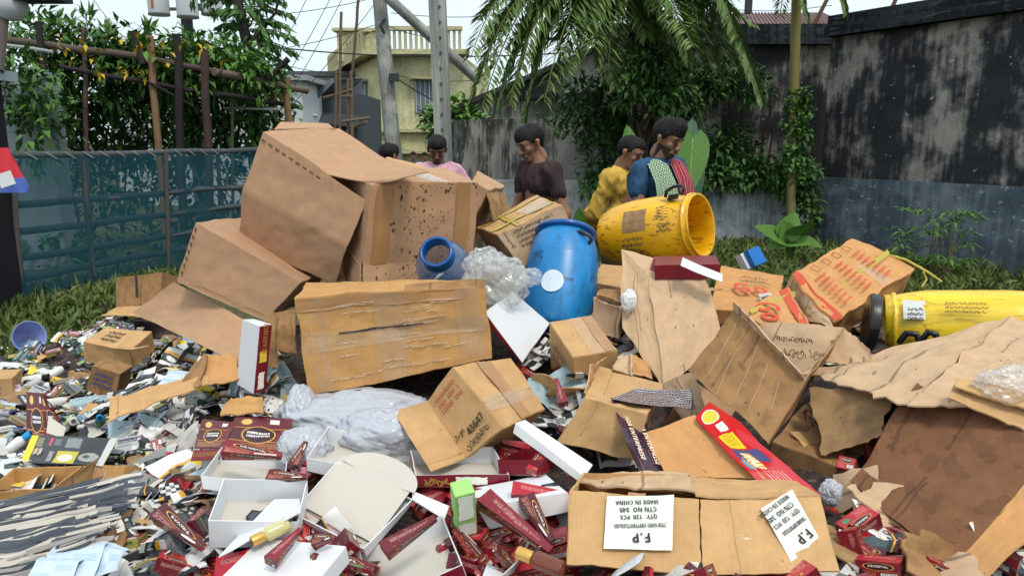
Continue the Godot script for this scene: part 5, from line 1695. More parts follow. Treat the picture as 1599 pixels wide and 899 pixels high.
	tag(put(b, "plastic_tub", glassy(Color8(36, 70, 120), 0.8, 0.2)), "dark blue plastic tub under the wet carton's torn edge", "tub")

# ---------------------------------------------------------------- hero cartons
func on_plane(px: float, py: float, a: Vector3, b: Vector3, c: Vector3) -> Vector3:
	return Plane(a, b, c).intersects_ray(Vector3(0, 1.6, 0), P(px, py, 1.0) - Vector3(0, 1.6, 0))

func V(a: float, b: float) -> Vector2: return Vector2(a, b)

func make_cartons():
	# big sleeve carton leaning against the stack
	var C := corners([-0.905, 1.277, -3.95, 5.6, -18.2, -25.4, 0.586, 0.521, 0.67], {"LTF": V(411, 205), "RTF": V(575, 314), "LBF": V(371, 378), "RBF": V(525, 443), "LTK": V(528, 200)})
	C.RTK = C.RTF + (C.LTK - C.LTF) * 0.95
	C.RBK = C.RBF + (C.LTK - C.LTF) * 0.95
	C.LBK = C.LBF + (C.LTK - C.LTF)
	var K := carton("large_carton", "largest tan carton leaning on its corner with its top flap bent over", C, M.tan, {"skip": ["T", "R"], "ridge": {"F": 0.05}, "amp": 0.009})
	var tf: Vector3 = C.LTF.lerp(C.RTF, 0.62)
	var tk: Vector3 = P(600, 247, -C.LTK.lerp(C.RTK, 0.55).z)
	flap(K, [C.LTF, tf, tk, C.LTK], M.tan, 0.0, "panel", 0.01)
	flap(K, [tf, P(587, 287, -C.RTF.z - 0.02), P(671, 269, -C.RTF.z - 0.3), tk], M.tan, 0.006, "flap", 0.01)
	flap(K, [P(428, 203, 4.0), P(520, 200, 4.2), P(512, 192, 4.3), P(438, 190, 4.15)], M.tan, 0.006, "flap", 0.01)
	for i in 9:
		var b := mb(K.base)
		var p: Vector3 = C.LTF.lerp(C.RTF, 0.03 + i * 0.066) - (C.LTF - C.LBF).normalized() * 0.035 + fnorm(K, "F") * 0.012
		b.box(p, Vector3(0.022, 0.008, 0.002), Basis((C.RTF - C.LTF).normalized(), (C.LTF - C.LBF).normalized(), fnorm(K, "F")), Color(0.16, 0.10, 0.06))
		put(b, "perforation", M.plain, K.node)
	# spotted carton
	C = corners([-0.513, 1.234, -3.751, 6.4, 28.1, -1.3, 0.53, 0.374, 0.395], {"LTF": V(581, 288), "RTF": V(745, 285), "LBF": V(566, 411), "RBF": V(737, 408), "LTK": V(540, 272), "RTK": V(690, 262)})
	K = carton("spotted_carton", "tan carton speckled with dark wet drops, brown tape down its edges", C, M.spotted, {"mats": {"T": M.tan, "L": M.tan}, "amp": 0.008})
	strip(K, "F", 0.06, 0.0, 0.20, 1.0, M.btape)
	strip(K, "F", 0.80, 0.1, 0.93, 1.0, M.btape)
	strip(K, "T", 0.55, 0.0, 0.72, 1.0, M.ctape)
	var dn := Vector3(0, -0.16, 0.03)
	flap(K, [C.LBF + dn, C.RBF + dn, C.RBF, C.LBF], M.spotted, 0.004)
	flap(K, [C.LBK + dn, C.LBF + dn + Vector3(-0.02, 0, 0), C.LBF + Vector3(-0.01, 0, 0), C.LBK], M.tan, 0.004)
	# open carton with long flap
	C = corners([-1.289, 0.971, -3.75, -1.6, 1.9, -29.6, 0.48, 0.263, 0.594], {"LTF": V(305, 347), "RTF": V(467, 442), "LBF": V(276, 440), "RBF": V(412, 500), "LTK": V(376, 340)})
	C.RTK = C.RTF + (C.LTK - C.LTF)
	K = carton("flap_carton", "tan carton lying open with its long lower flap folded out", C, M.tan, {"amp": 0.008})
	flap(K, [P(207, 488, 3.72), P(378, 571, 3.05), P(404, 512, 3.35), P(273, 440, 3.62)], M.tan, 0.0, "flap", 0.012)
	strip(K, "F", 0.0, 0.0, 1.0, 0.10, M.tan, "fold_strip")
	for i in 7:
		var b := mb(K.base)
		b.box(C.LTF.lerp(C.LBF, 0.12 + i * 0.12) + Vector3(0.012, 0, 0.008), Vector3(0.006, 0.018, 0.004), Basis.IDENTITY, Color(0.13, 0.08, 0.05))
		put(b, "perforation", M.plain, K.node)
	# wide taped kraft carton
	C = corners([-0.452, 0.87, -2.95, -4.3, 5.6, 3.9, 0.693, 0.321, 0.383], {"LTF": V(462, 464), "RTF": V(756, 449), "LBF": V(481, 617), "RBF": V(766, 560), "LTK": V(478, 441), "RTK": V(752, 437)})
	K = carton("taped_carton", "wide yellowish kraft carton wrapped in clear tape, slashed across the front", C, M.kraft, {"amp": 0.014, "torn": 0.003})
	for q in [[0.0, 0.42, 1.0, 0.62], [0.4, 0.0, 0.56, 1.0], [0.84, 0.05, 0.97, 1.0], [0.05, 0.0, 0.14, 1.0], [0.0, 0.86, 0.9, 0.99]]: strip(K, "F", q[0], q[1], q[2], q[3], M.ctape if q[0] > 0.1 else M.btape if q[1] > 0.5 else M.ctape, "tape", 0.004 + q[0] * 0.002)
	strip(K, "F", 0.2, 0.585, 0.66, 0.60, M.ink, "slash", 0.0062)
	flap(K, [C.LTF.lerp(C.RTF, 0.58), C.RTF, C.RTF + Vector3(0, 0.03, -0.03), C.LTF.lerp(C.RTF, 0.58) + Vector3(0, 0.02, -0.03)], M.brown, 0.006, "flap", 0.01)
	for i in 26:
		var u := rng.randf_range(0.05, 0.75)
		var v := rng.randf_range(0.1, 0.95)
		strip(K, "F", u, v, u + rng.randf_range(0.06, 0.22), v + 0.008, M.filmline, "film_crease", 0.007)
	# small carton with red print and long flap
	C = corners([-0.078, 0.719, -2.452, -8.8, -29.9, -42.1, 0.233, 0.168, 0.326], {"LTF": V(708, 573), "RTF": V(787, 666), "LBF": V(669, 626), "RBF": V(727, 715), "LTK": V(798, 560), "RTK": V(851, 640)})
	K = carton("stencilled_carton", "tan carton with faded red stencil and black handwritten number, flap hanging", C, M.kraft2, {"amp": 0.010})
	flap(K, [P(613, 643, 2.42), P(673, 736, 2.12), C.RBF, C.LBF], M.kraft2, 0.0, "flap", 0.006)
	strip(K, "T", 0.0, 0.38, 1.0, 0.60, M.btape)
	strip(K, "T", 0.55, 0.0, 0.75, 1.0, M.ctape, "tape", 0.0065)
	var fx: Vector3 = (C.LBF - C.LTF).normalized()
	var fn := fnorm(K, "F")
	for i in 3:
		var st := mb(K.base)
		var down: Vector3 = (C.RTF - C.LTF).normalized()
		for k in 11:
			if rng.randf() < 0.12: continue
			var p: Vector3 = fpt(K, "F", 0.12 + i * 0.09, 0.18 + k * 0.064) + fn * 0.009
			st.box(p, Vector3(0.0035, 0.014, 0.0006), Basis(fx, down, fx.cross(down)).rotated(fn, rng.randf_range(-0.25, 0.25)), Color(0.42, 0.10, 0.05))
		var so := put(st, "red_stencil", M.plain, K.node)
		so.set_meta("kind", "stuff")
	lettering(K.node, "43647", fpt(K, "F", 0.74, 0.62) + fn * 0.012, -fx, fn.cross(-fx), 0.024, M.ink)
	scrawl(K.node, fpt(K, "F", 0.72, 0.22) + fn * 0.012, fx, fn.cross(fx), 0.05, 0.022, M.ink, 1)
	scrawl(K.node, fpt(K, "F", 0.90, 0.5) + fn * 0.012, fx, fn.cross(fx), 0.12, 0.020, M.ink, 1)
	# shipping carton with two paper labels
	C = corners([0.459, 0.65, -1.8, -19.4, -11.9, 3.8, 0.582, 0.167, 0.384], {"LTF": V(893, 768), "RTF": V(1280, 776), "LBF": V(887, 882), "RBF": V(1308, 892), "LTK": V(914, 734), "RTK": V(1245, 757)})
	var base: Vector3 = (C.LBF + C.RBF + C.LBK + C.RBK) / 4
	var mt: Vector3 = P(1090, 779, 1.72)
	var mbm: Vector3 = P(1096, 897, 1.56)
	C.LTF = P(893, 768, 1.76); C.RTF = P(1278, 776, 1.74); C.LBF = P(887, 882, 1.60); C.RBF = P(1308, 892, 1.56)
	C.LTK = P(914, 734, 1.95); C.RTK = P(1245, 757, 1.93)
	C.LBK = C.LBF + Vector3(0.03, -0.02, -0.36); C.RBK = C.RBF + Vector3(-0.03, -0.02, -0.36)
	K = carton("labelled_carton", "crushed shipping carton with two white paper labels printed upside down", C, M.kraft2, {"skip": ["F", "T"], "amp": 0.010})
	flap(K, [C.LBF, mbm, mt, C.LTF], M.kraft2, 0.003, "panel", 0.007)
	flap(K, [mbm + Vector3(0.004, 0, 0), C.RBF, C.RTF, mt + Vector3(0.004, 0, 0)], M.kraft2, 0.003, "panel", 0.007)
	flap(K, [P(1084, 772, 1.735), C.RTF + Vector3(0, 0.004, 0), C.RTK, P(1075, 745, 1.96)], M.kraft2, 0.006, "flap", 0.012)
	flap(K, [P(900, 750, 1.85), P(1085, 766, 1.76), P(1072, 746, 1.95), P(914, 732, 1.97)], M.pale, 0.006, "flap", 0.03)
	for q in [[[949, 779], [1052, 776], [1050, 862], [943, 862], 0.0], [[1186, 796], [1234, 767], [1277, 844], [1232, 880], 0.0]]:
		var w := []
		for i in 4:
			var pp: Array = q[i]
			w.append(on_plane(pp[0], pp[1], mbm, mt, C.LTF if q[0][0] < 1100 else C.RTF))
		var nn: Vector3 = (w[1] - w[0]).cross(w[0] - w[3]).normalized()
		for i in 4: w[i] += nn * 0.012
		var b := mb(K.base)
		sheet(b, w[3], w[2], w[1], w[0], 8, 8, 0.0006, 0.004)
		var lb := put(b, "paper_label", M.label, K.node)
		var ctr: Vector3 = (w[0] + w[1] + w[2] + w[3]) / 4 + nn * 0.0035
		var x: Vector3 = -((w[1] - w[0]).normalized())
		if q[0][0] > 1100: x = -((w[2] - w[3]) + (w[1] - w[0])).normalized()
		var y := nn.cross(x)
		var W: float = w[0].distance_to(w[1])
		var Hh: float = w[0].distance_to(w[3])
		if q[0][0] > 1100:
			x = (w[3] - w[2]).normalized()
			y = nn.cross(x)
			W = w[2].distance_to(w[3])
		lettering(K.node, "F.P", ctr + y * Hh * 0.30, x, y, Hh * 0.17, M.ink)
		lettering(K.node, "ITEM NAME: EMPTYBOTTLEGLASS", ctr + y * Hh * 0.08, x, y, Hh * 0.075, M.ink, false, W * 0.86 / (Hh * 0.075 * 24.0))
		lettering(K.node, "QTY:  120  PCS", ctr - y * Hh * 0.08, x, y, Hh * 0.08, M.ink, false, 0.9)
		lettering(K.node, "CTN NO  345", ctr - y * Hh * 0.22, x, y, Hh * 0.09, M.ink, false, 0.9)
		lettering(K.node, "MADE IN CHINA", ctr - y * Hh * 0.36, x, y, Hh * 0.08, M.ink, false, 0.9)
	var tb := mb(K.base)
	sheet(tb, P(975, 890, 1.60), P(1002, 890, 1.60), P(1008, 772, 1.765), P(982, 770, 1.765), 3, 8, 0.0005, 0.007, 1.6, Vector2.ZERO, 0, 0.003, null, 0.008)
	put(tb, "tape", M.btape, K.node)
	for i in 9:
		tb = mb(K.base)
		var y0 := 800.0 + i * 7
		sheet(tb, P(1050, y0 + 2.5, 1.70 - i * 0.008), P(1165 + rng.randf_range(-20, 20), y0 + 4 - i * 2, 1.70 - i * 0.008), P(1165, y0 + 1 - i * 2, 1.705 - i * 0.008), P(1050, y0, 1.705 - i * 0.008), 8, 1, 0.0005, 0.01, 1.6, Vector2.ZERO, 0, 0.003, null, 0.010)
		put(tb, "film_crease", M.filmline, K.node)
	# wet brown carton under torn sheet
	base = P(1480, 886, 1.7)
	var t := thing("wet_carton", base, "rain-soaked dark brown carton with run marks lying on its edge", "carton")
	K = {"node": t, "base": base, "amp": 0.012, "m": M.wet}
	flap(K, [P(1329, 752, 2.02), P(1486, 888, 1.64), P(1650, 700, 1.86), P(1431, 600, 2.24)], M.wet, 0.003, "panel", 0.014)
	flap(K, [P(1486, 888, 1.64), P(1530, 915, 1.55), P(1660, 780, 1.70), P(1650, 700, 1.86)], M.orange, 0.006, "flap", 0.01)
	flap(K, [P(1329, 752, 2.02), P(1431, 600, 2.24), P(1480, 600, 2.6), P(1380, 740, 2.4)], M.wet, 0.003, "panel", 0.014)
	flap(K, [P(1335, 762, 2.0), P(1490, 896, 1.63), P(1500, 925, 1.75), P(1350, 800, 2.1)], M.brown, 0.006, "panel", 0.014)
	base = P(1400, 620, 2.4)
	t = thing("torn_sheet", base, "big pale torn carton sheet sagging over the wet carton", "carton")
	K = {"node": t, "base": base, "amp": 0.03, "m": M.pale}
	flap(K, [P(1252, 582, 2.55), P(1424, 632, 2.10), P(1572, 494, 2.85), P(1350, 560, 2.72)], M.pale, 0.02, "panel", 0.03)
	flap(K, [P(1424, 632, 2.10), P(1640, 640, 1.98), P(1690, 530, 2.6), P(1572, 494, 2.85)], M.pale, 0.02, "panel", 0.03)
	flap(K, [P(1284, 711, 2.25), P(1382, 680, 2.2), P(1402, 612, 2.28), P(1266, 604, 2.45)], M.inner, 0.012, "flap", 0.02)
	flap(K, [P(1480, 622, 2.03), P(1640, 690, 1.90), P(1640, 640, 1.95), P(1492, 600, 2.08)], M.kraft2, 0.006, "folded_edge", 0.01)
	flap(K, [P(1492, 606, 2.04), P(1640, 652, 1.92), P(1640, 625, 1.97), P(1497, 590, 2.10)], M.kraft2, 0.006, "folded_edge", 0.01)
	crumple(P(1580, 600, 2.02), Vector3(0.09, 0.05, 0.06), M.film, "film_scrap", "wad of clear film stuck to the torn carton sheet", "plastic film", 5)
	# open carton with film on its face
	C = corners([0.865, 0.875, -2.45, -6.4, -31.9, -26.6, 0.29, 0.227, 0.45], {"LTF": V(1144, 482), "LBF": V(1078, 576), "RBF": V(1200, 694), "RTF": V(1258, 594)})
	C.LTF = P(1144, 482, 2.55); C.LBF = P(1078, 576, 2.5); C.RBF = P(1200, 694, 2.2); C.RTF = P(1258, 594, 2.32)
	C.LTK = P(1186, 503, 2.95); C.RTK = P(1318, 512, 2.75); C.LBK = C.LTK - (C.LTF - C.LBF); C.RBK = C.RTK - (C.RTF - C.RBF)
	K = carton("open_carton", "open brown carton with film-wrapped face and scribbled inner wall", C, M.brown, {"skip": ["T", "B"], "mats": {"K": M.pale, "F": M.brown}, "amp": 0.014, "torn": 0.006})
	flap(K, [C.LTF, C.RTF, C.RTF + Vector3(-0.02, 0.03, 0.02), C.LTF + Vector3(-0.01, 0.035, 0.02)], M.pale, 0.008, "folded_edge", 0.012)
	flap(K, [C.RTK - (C.RTF - C.RBF) * 0.6, P(1366, 580, 2.6), P(1360, 545, 2.65), C.RTK], M.pale, 0.01, "flap", 0.014)
	var kn := -fnorm(K, "K")
	scrawl(K.node, P(1245, 538, 2.80) + kn * 0.03, (C.RTK - C.LTK), Vector3.UP, 0.14, 0.018, M.ink, 1)
	scrawl(K.node, P(1262, 562, 2.72) + kn * 0.03, (C.RTK - C.LTK), Vector3.UP, 0.16, 0.03, M.ink, 1)
	for i in 5: slash(K, "F", 0.12 + i * 0.17, 0.92 - rng.randf() * 0.3, 0.2 + i * 0.17, rng.randf() * 0.4, M.filmline, 0.0015)
	C = from_top(P(1206, 690, 2.36), P(1258, 632, 2.62), P(1345, 660, 2.52), P(1305, 728, 2.22), 0.22)
	K = carton("wedged_carton", "plain brown carton wedged between the open carton and the wet carton", C, M.brown, {"amp": 0.012})
	C = from_top(P(1052, 640, 2.62), P(1086, 596, 2.85), P(1150, 640, 2.72), P(1120, 690, 2.5), 0.2)
	K = carton("buried_carton", "creased tan carton half buried behind the purple-black wrapper", C, M.tan_dark, {"amp": 0.014})
	# tall streaked carton
	C = corners([0.635, 0.946, -3.15, 10, 15.3, 19, 0.255, 0.381, 0.403], {"LTF": V(1012, 430), "RTF": V(1098, 426), "RBF": V(1128, 525), "LBF": V(1034, 600), "LBK": V(978, 512)})
	C.LTF = P(1012, 430, 3.25); C.RTF = P(1098, 426, 3.22); C.RBF = P(1130, 530, 2.95); C.LBF = P(1040, 606, 2.78)
	C.LBK = P(975, 512, 3.1); C.LTK = C.LTF + Vector3(-0.02, -0.01, 0.0) + (C.LBK - C.LBF) * 0.6; C.RTK = C.RTF + Vector3(0, -0.03, -0.3); C.RBK = C.RBF + Vector3(0, -0.05, -0.3)
	K = carton("streaked_carton", "tall tan carton with long folds and dark water streaks", C, M.pale, {"amp": 0.016})
	flap(K, [P(1030, 600, 2.8), P(1085, 575, 2.62), P(1120, 690, 2.4), P(1080, 680, 2.45)], M.pale, 0.006, "flap", 0.014)
	# mid cartons
	C = corners([0.359, 0.684, -2.502, -5.1, -16.6, -10.7, 0.231, 0.15, 0.476], {"LTF": V(909, 625), "RTF": V(1010, 648), "LBF": V(868, 690), "RBF": V(989, 715), "LTK": V(935, 575), "RTK": V(1036, 597)})
	K = carton("slumped_carton", "slumped tan carton with torn corner flaps beside the purple wrapper", C, M.kraft2, {"amp": 0.016})
	flap(K, [P(911, 612, 2.45), P(935, 575, 2.72), P(948, 560, 2.76), P(922, 568, 2.55)], M.kraft2, 0.008)
	flap(K, [P(988, 585, 2.8), P(1020, 590, 2.76), P(1010, 562, 2.85), P(985, 552, 2.9)], M.orange, 0.008)
	flap(K, [P(955, 578, 2.72), P(985, 585, 2.72), P(985, 553, 2.86), P(962, 562, 2.82)], M.pale, 0.008)
	C = corners([0.287, 0.755, -2.951, 16.3, 19.8, 10.4, 0.185, 0.174, 0.24], {"LTF": V(895, 558), "RTF": V(963, 548), "LTK": V(858, 503), "RTK": V(924, 494), "RBF": V(966, 592), "LBK": V(861, 574)})
	K = carton("small_carton", "small square tan carton with scribbled side and brown-stained top", C, M.kraft2, {"amp": 0.006})
	strip(K, "T", 0.45, 0.0, 0.72, 1.0, M.ctape)
	strip(K, "T", 0.74, 0.0, 1.0, 1.0, M.tan_dark, "stain", 0.0045)
	scrawl(K.node, fpt(K, "L", 0.5, 0.6) + fnorm(K, "L") * 0.008, (C.LTF - C.LTK), Vector3.UP, 0.15, 0.03, M.ink, 2)
	C = corners([0.077, 1.128, -4.001, -1.1, 15, 26.5, 0.362, 0.191, 0.479], {"LTF": V(777, 366), "LTK": V(745, 355), "RTF": V(878, 320), "RTK": V(838, 306), "LBF": V(815, 420), "RBF": V(898, 362)})
	K = carton("film_carton", "pale carton tied with yellow tape leaning beside the blue drum", C, M.pale, {"amp": 0.012, "mats": {"T": M.kraft2}})
	for q in [[0.0, 0.25, 1.0, 0.32], [0.0, 0.8, 1.0, 0.86], [0.3, 0, 0.36, 1]]: strip(K, "T", q[0], q[1], q[2], q[3], M.strap)
	strip(K, "T", 0.55, 0.2, 0.95, 0.7, M.ctape, "tape", 0.007)
	for i in 4: scrawl(K.node, fpt(K, "F", 0.5, 0.88 - i * 0.15) + fnorm(K, "F") * 0.01, (C.RTF - C.LTF), fnorm(K, "F").cross((C.RTF - C.LTF)), 0.22, 0.016, M.ink, 1, 0.0018)
	# behind: carton beyond the spotted one
	C = from_top(P(738, 282, 4.15), P(745, 268, 4.6), P(788, 292, 4.55), P(762, 296, 4.1), 0.42)
	K = carton("far_carton", "tan carton with torn corner standing behind the spotted carton", C, M.tan, {"amp": 0.012})
	flap(K, [P(760, 300, 4.08), P(788, 300, 4.5), P(800, 335, 4.45), P(772, 350, 4.1)], M.inner, 0.012)
	C = from_top(P(640, 268, 4.3), P(600, 253, 4.9), P(700, 270, 4.8), P(742, 285, 4.25), 0.4)
	K = carton("flat_topped_carton", "low tan carton with raised edge flap in front of the man in pink", C, M.tan, {"amp": 0.010})
	flap(K, [P(600, 250, 4.55), P(672, 268, 4.5), P(660, 260, 4.7), P(605, 245, 4.7)], M.kraft2, 0.006)
	# strapped printed cartons
	C = from_top(P(1237, 432, 3.5), P(1331, 370, 3.95), P(1428, 420, 3.72), P(1302, 506, 3.2), 0.24)
	K = carton("strapped_carton", "battered orange carton with red printed lines bound by a yellow strap", C, M.orange, {"amp": 0.022, "torn": 0.004})
	strip(K, "T", 0.0, 0.0, 1.0, 0.0 + 0.09, M.redcard, "red_edge", 0.005)
	strip(K, "T", 0.5, 0.62, 1.0, 0.74, M.ctape)
	var b5 := mb(K.base)
	sheet(b5, P(1262, 478, 3.34), P(1268, 486, 3.33), P(1388, 402, 3.80), P(1384, 394, 3.82), 12, 1, 0.002, 0.022, 1.0, Vector2.ZERO, 0, 0, null, 0.012)
	put(b5, "strap", M.strap, K.node)
	b5 = mb(K.base)
	b5.tube([P(1386, 398, 3.8), P(1415, 405, 3.75), P(1450, 425, 3.7), P(1472, 440, 3.65)], [0.006, 0.006, 0.006, 0.005], 5)
	b5.tube([P(1400, 400, 3.8), P(1440, 418, 3.74), P(1448, 436, 3.7), P(1440, 448, 3.66)], [0.005, 0.005, 0.005, 0.005], 5)
	put(b5, "loose_strap", M.strap, K.node)
	var tx: Vector3 = (C.LTK - C.LTF).normalized()
	var tn := fnorm(K, "T")
	for i in 7:
		for k in 3: scrawl(K.node, fpt(K, "T", 0.3 + i * 0.09, 0.22 + k * 0.26) + tn * 0.02, tx, tn.cross(tx), 0.09, 0.012, M.redink, 1, 0.003, "red_print")
	for i in 4:
		var b6 := mb(K.base)
		var c: Vector3 = fpt(K, "T", 0.14, 0.25 + i * 0.16) + tn * 0.018
		var yx := tn.cross(tx)
		for e in [[-1, -1, 1, -1], [1, -1, 1, 1], [1, 1, -1, 1], [-1, 1, -1, -1]]: b6.tube([c + tx * e[0] * 0.022 + yx * e[1] * 0.018, c + tx * e[2] * 0.022 + yx * e[3] * 0.018], [0.0016, 0.0016], 4, Color(0.3, 0.10, 0.05))
		put(b6, "printed_square", M.plain, K.node)
	lettering(K.node, "Ltd.", fpt(K, "R", 0.55, 0.6) + fnorm(K, "R") * 0.03, (C.RTK - C.RTF), Vector3.UP, 0.05, M.ink)
	flap(K, [C.LBF + Vector3(0, 0.06, 0), P(1300, 515, 3.12), P(1290, 495, 3.25), C.LTF], M.pale, 0.02, "torn_edge", 0.02)
	for q in [[P(1106, 482, 3.4), P(1128, 418, 3.9), P(1224, 430, 3.9), P(1216, 492, 3.4), "orange carton with big red letters and inky scrawl, top burst open"], [P(1160, 490, 3.15), P(1232, 449, 3.45), P(1266, 508, 3.1), P(1172, 530, 2.9), "orange carton end with red letters under a yellow strap"]]:
		C = from_top(q[0], q[1], q[2], q[3], 0.16)
		K = carton("printed_carton", q[4], C, M.orange, {"amp": 0.016, "torn": 0.006})
		var ux: Vector3 = (C.RTK - C.LTK).normalized()
		tn = fnorm(K, "T")
		var vy := tn.cross(ux)
		var ctr: Vector3 = (C.LTF + C.RTF + C.RTK + C.LTK) / 4 + tn * 0.02
		lettering(K.node, "Go", ctr - vy * 0.02, ux, vy, 0.10, M.redink)
		if q[0].z < -3.3: scrawl(K.node, ctr + vy * 0.12 + ux * 0.05, ux, vy, 0.14, 0.035, M.ink, 2)
		else:
			b5 = mb(K.base)
			sheet(b5, P(1168, 488, 3.14), P(1170, 494, 3.12), P(1240, 463, 3.42), P(1238, 456, 3.44), 8, 1, 0.002, 0.016, 1.0, Vector2.ZERO, 0, 0, null, 0.012)
			put(b5, "strap", M.strap, K.node)
			strip(K, "T", 0.0, 0.82, 1.0, 0.97, M.redcard, "red_edge")
	C = corners([0.531, 0.896, -3.703, 9.3, -14.2, -5.7, 0.26, 0.097, 0.288], {"LTF": V(925, 440), "RTF": V(1003, 452), "LTK": V(938, 412), "RTK": V(1010, 420), "LBF": V(925, 470), "RBF": V(995, 480)})
	K = carton("squashed_carton", "squashed tan carton with strap lying under the dirty yellow drum", C, M.kraft2, {"amp": 0.014})
	strip(K, "T", 0.78, 0, 0.84, 1, M.strap)
	C = from_top(P(925, 470, 3.25), P(938, 448, 3.5), P(985, 456, 3.45), P(975, 484, 3.15), 0.12)
	K = carton("crumpled_carton", "crumpled brown-stained carton with white tissue stuffed in its corner", C, M.pale, {"amp": 0.03})
	flap(K, [P(930, 462, 3.3), P(975, 472, 3.2), P(985, 452, 3.3), P(945, 444, 3.4)], M.brown, 0.01)
	crumple(P(982, 470, 3.12), Vector3(0.035, 0.05, 0.03), M.white, "tissue", "wad of white tissue in the crumpled carton's corner", "tissue", 6, "", 0.25)
	# cartons on the slope
	for q in [["torn_carton", "torn brown carton standing open near the net fence", [-2.414, 0.60, -4.902, -11.9, -28.5, 8.7, 0.441, 0.217, 0.15], {"LTF": V(182, 433), "RTF": V(252, 425), "LBF": V(180, 480), "RBF": V(250, 478)}, M.brown, ["T"]], ["stamped_carton", "tan carton with black stamped print and half-open top in the litter", [-2.294, 0.41, -4.301, 13.9, -9.5, -5.1, 0.284, 0.124, 0.206], {"LTF": V(129, 535), "RTF": V(202, 548), "LTK": V(165, 512), "RTK": V(235, 518)}, M.kraft2, []], ["address_carton", "small tan carton with a blue printed panel at the litter's edge", [-2.77, 0.29, -3.9, -1.4, 20.0, -3.6, 0.2, 0.163, 0.2], {}, M.kraft2, []], ["ink_smudged_carton", "small tan carton with smudged blue print between bottles", [-2.095, 0.384, -3.803, 3.9, -4.4, -17.6, 0.153, 0.147, 0.114], {}, M.brown, []], ["half_open_carton", "kraft carton with perforated side flap sticking up by the leaflets", [-1.62, 0.41, -2.409, 2.9, -1.8, 1.8, 0.24, 0.13, 0.16], {}, M.kraft, ["T"]], ["taped_flat_carton", "small upright kraft carton with strings of clear tape", [-1.379, 0.421, -2.45, -28.7, -28.8, 10.9, 0.178, 0.135, 0.06], {"LTF": V(130, 727), "RTF": V(197, 728), "LBF": V(117, 790), "RBF": V(180, 793)}, M.kraft, []]]:
		C = corners(q[2], q[3])
		K = carton(q[0], q[1], C, q[4], {"amp": 0.010, "skip": q[5]})
		if q[0] == "stamped_carton":
			flap(K, [C.RTF.lerp(C.LTF, 0.4), C.RTF, P(232, 540, 4.1), P(205, 545, 4.1)], M.kraft2)
			for i in 3: scrawl(K.node, fpt(K, "T", 0.4, 0.3 + i * 0.2) + fnorm(K, "T") * 0.008, (C.RTF - C.LTF), (C.LTK - C.LTF), 0.10, 0.02, M.ink, 1, 0.004)
		if q[0] == "address_carton" or q[0] == "ink_smudged_carton":
			for i in 3: scrawl(K.node, fpt(K, "F", 0.5, 0.75 - i * 0.2) + fnorm(K, "F") * 0.008, (C.RTF - C.LTF), Vector3.UP, 0.10, 0.018, M.blueink, 1, 0.004)
		if q[0] == "half_open_carton": flap(K, [C.RBF + Vector3(0.02, 0.05, 0.02), C.RBK + Vector3(0.05, 0.08, 0), C.RTK + Vector3(0.06, 0.03, 0.0), C.RTF + Vector3(0.0, 0.0, 0)], M.inner)
		if q[0] == "torn_carton":
			flap(K, [C.LBF + Vector3(-0.02, -0.02, 0.16), C.RBF + Vector3(0.02, -0.03, 0.16), C.RBF, C.LBF], M.kraft2, 0.02)
			slash(K, "F", 0.45, 1.0, 0.5, 0.3, M.ink, 0.02)
		if q[0] == "taped_flat_carton":
			for i in 5: slash(K, "F", 0.35 + i * 0.06, 1.0, 0.3 + i * 0.08, 0.0, M.filmline, 0.003)
	# plank-like folded board and scraps
	for q in [["folded_board", "long folded strip of carton board propping the soap sleeves", [P(168, 655, 2.75), P(330, 596, 2.95), P(326, 580, 3.05), P(165, 630, 2.9)], M.kraft2], ["carton_scrap", "torn orange-brown carton scrap with taped fold under the long flap", [P(318, 600, 2.95), P(388, 592, 2.9), P(368, 560, 3.1), P(320, 556, 3.15)], M.orange], ["carton_scrap", "creased kraft carton corner taped over beside the orange scrap", [P(284, 605, 2.95), P(318, 600, 2.92), P(322, 552, 3.15), P(300, 575, 3.1)], M.brown], ["carton_scrap", "thick kraft end flap standing behind the upright maroon box", [P(414, 570, 2.98), P(436, 575, 2.95), P(434, 495, 3.1), P(414, 490, 3.15)], M.inner], ["carton_scrap", "open kraft end beside the taped carton", [P(420, 545, 3.1), P(466, 550, 3.0), P(462, 490, 3.2), P(418, 490, 3.3)], M.brown], ["carton_scrap", "crumpled kraft wad over the maroon cartons", [P(350, 645, 2.55), P(412, 652, 2.5), P(408, 618, 2.65), P(365, 616, 2.7)], M.kraft], ["carton_scrap", "wet brown carton scrap under the labelled carton's edge", [P(1315, 850, 1.85), P(1390, 875, 1.75), P(1375, 800, 2.0), P(1318, 790, 2.05)], M.brown], ["carton_scrap", "tan board sticking out below the wet carton", [P(1310, 790, 2.1), P(1350, 800, 2.05), P(1345, 745, 2.2), P(1310, 740, 2.2)], M.kraft2]]:
		var w: Array = q[2]
		var o := mb(w[0])
		sheet(o, w[0], w[1], w[2], w[3], 9, 6, 0.005, 0.03, 1.6, Vector2(rng.randf(), rng.randf()), 0.015, 0.010)
		tag(put(o, q[0], q[3]), q[1], "cardboard")

func slash(K: Dictionary, face: String, u0: float, v0: float, u1: float, v1: float, m: Material = null, w := 0.004):
	var n := fnorm(K, face) * 0.0065
	var b := mb(K.base)
	var last = null
	for i in 9:
		var p := fpt(K, face, lerpf(u0, u1, i / 8.0), lerpf(v0, v1, i / 8.0))
		p += disp(p, K.amp) + n
		if last != null:
			var t: Vector3 = (p - last).normalized().cross(n.normalized()) * w / 2
			b.quad(last - t, p - t, p + t, last + t)
		last = p
	put(b, "crease", M.filmline if m == null else m, K.node)

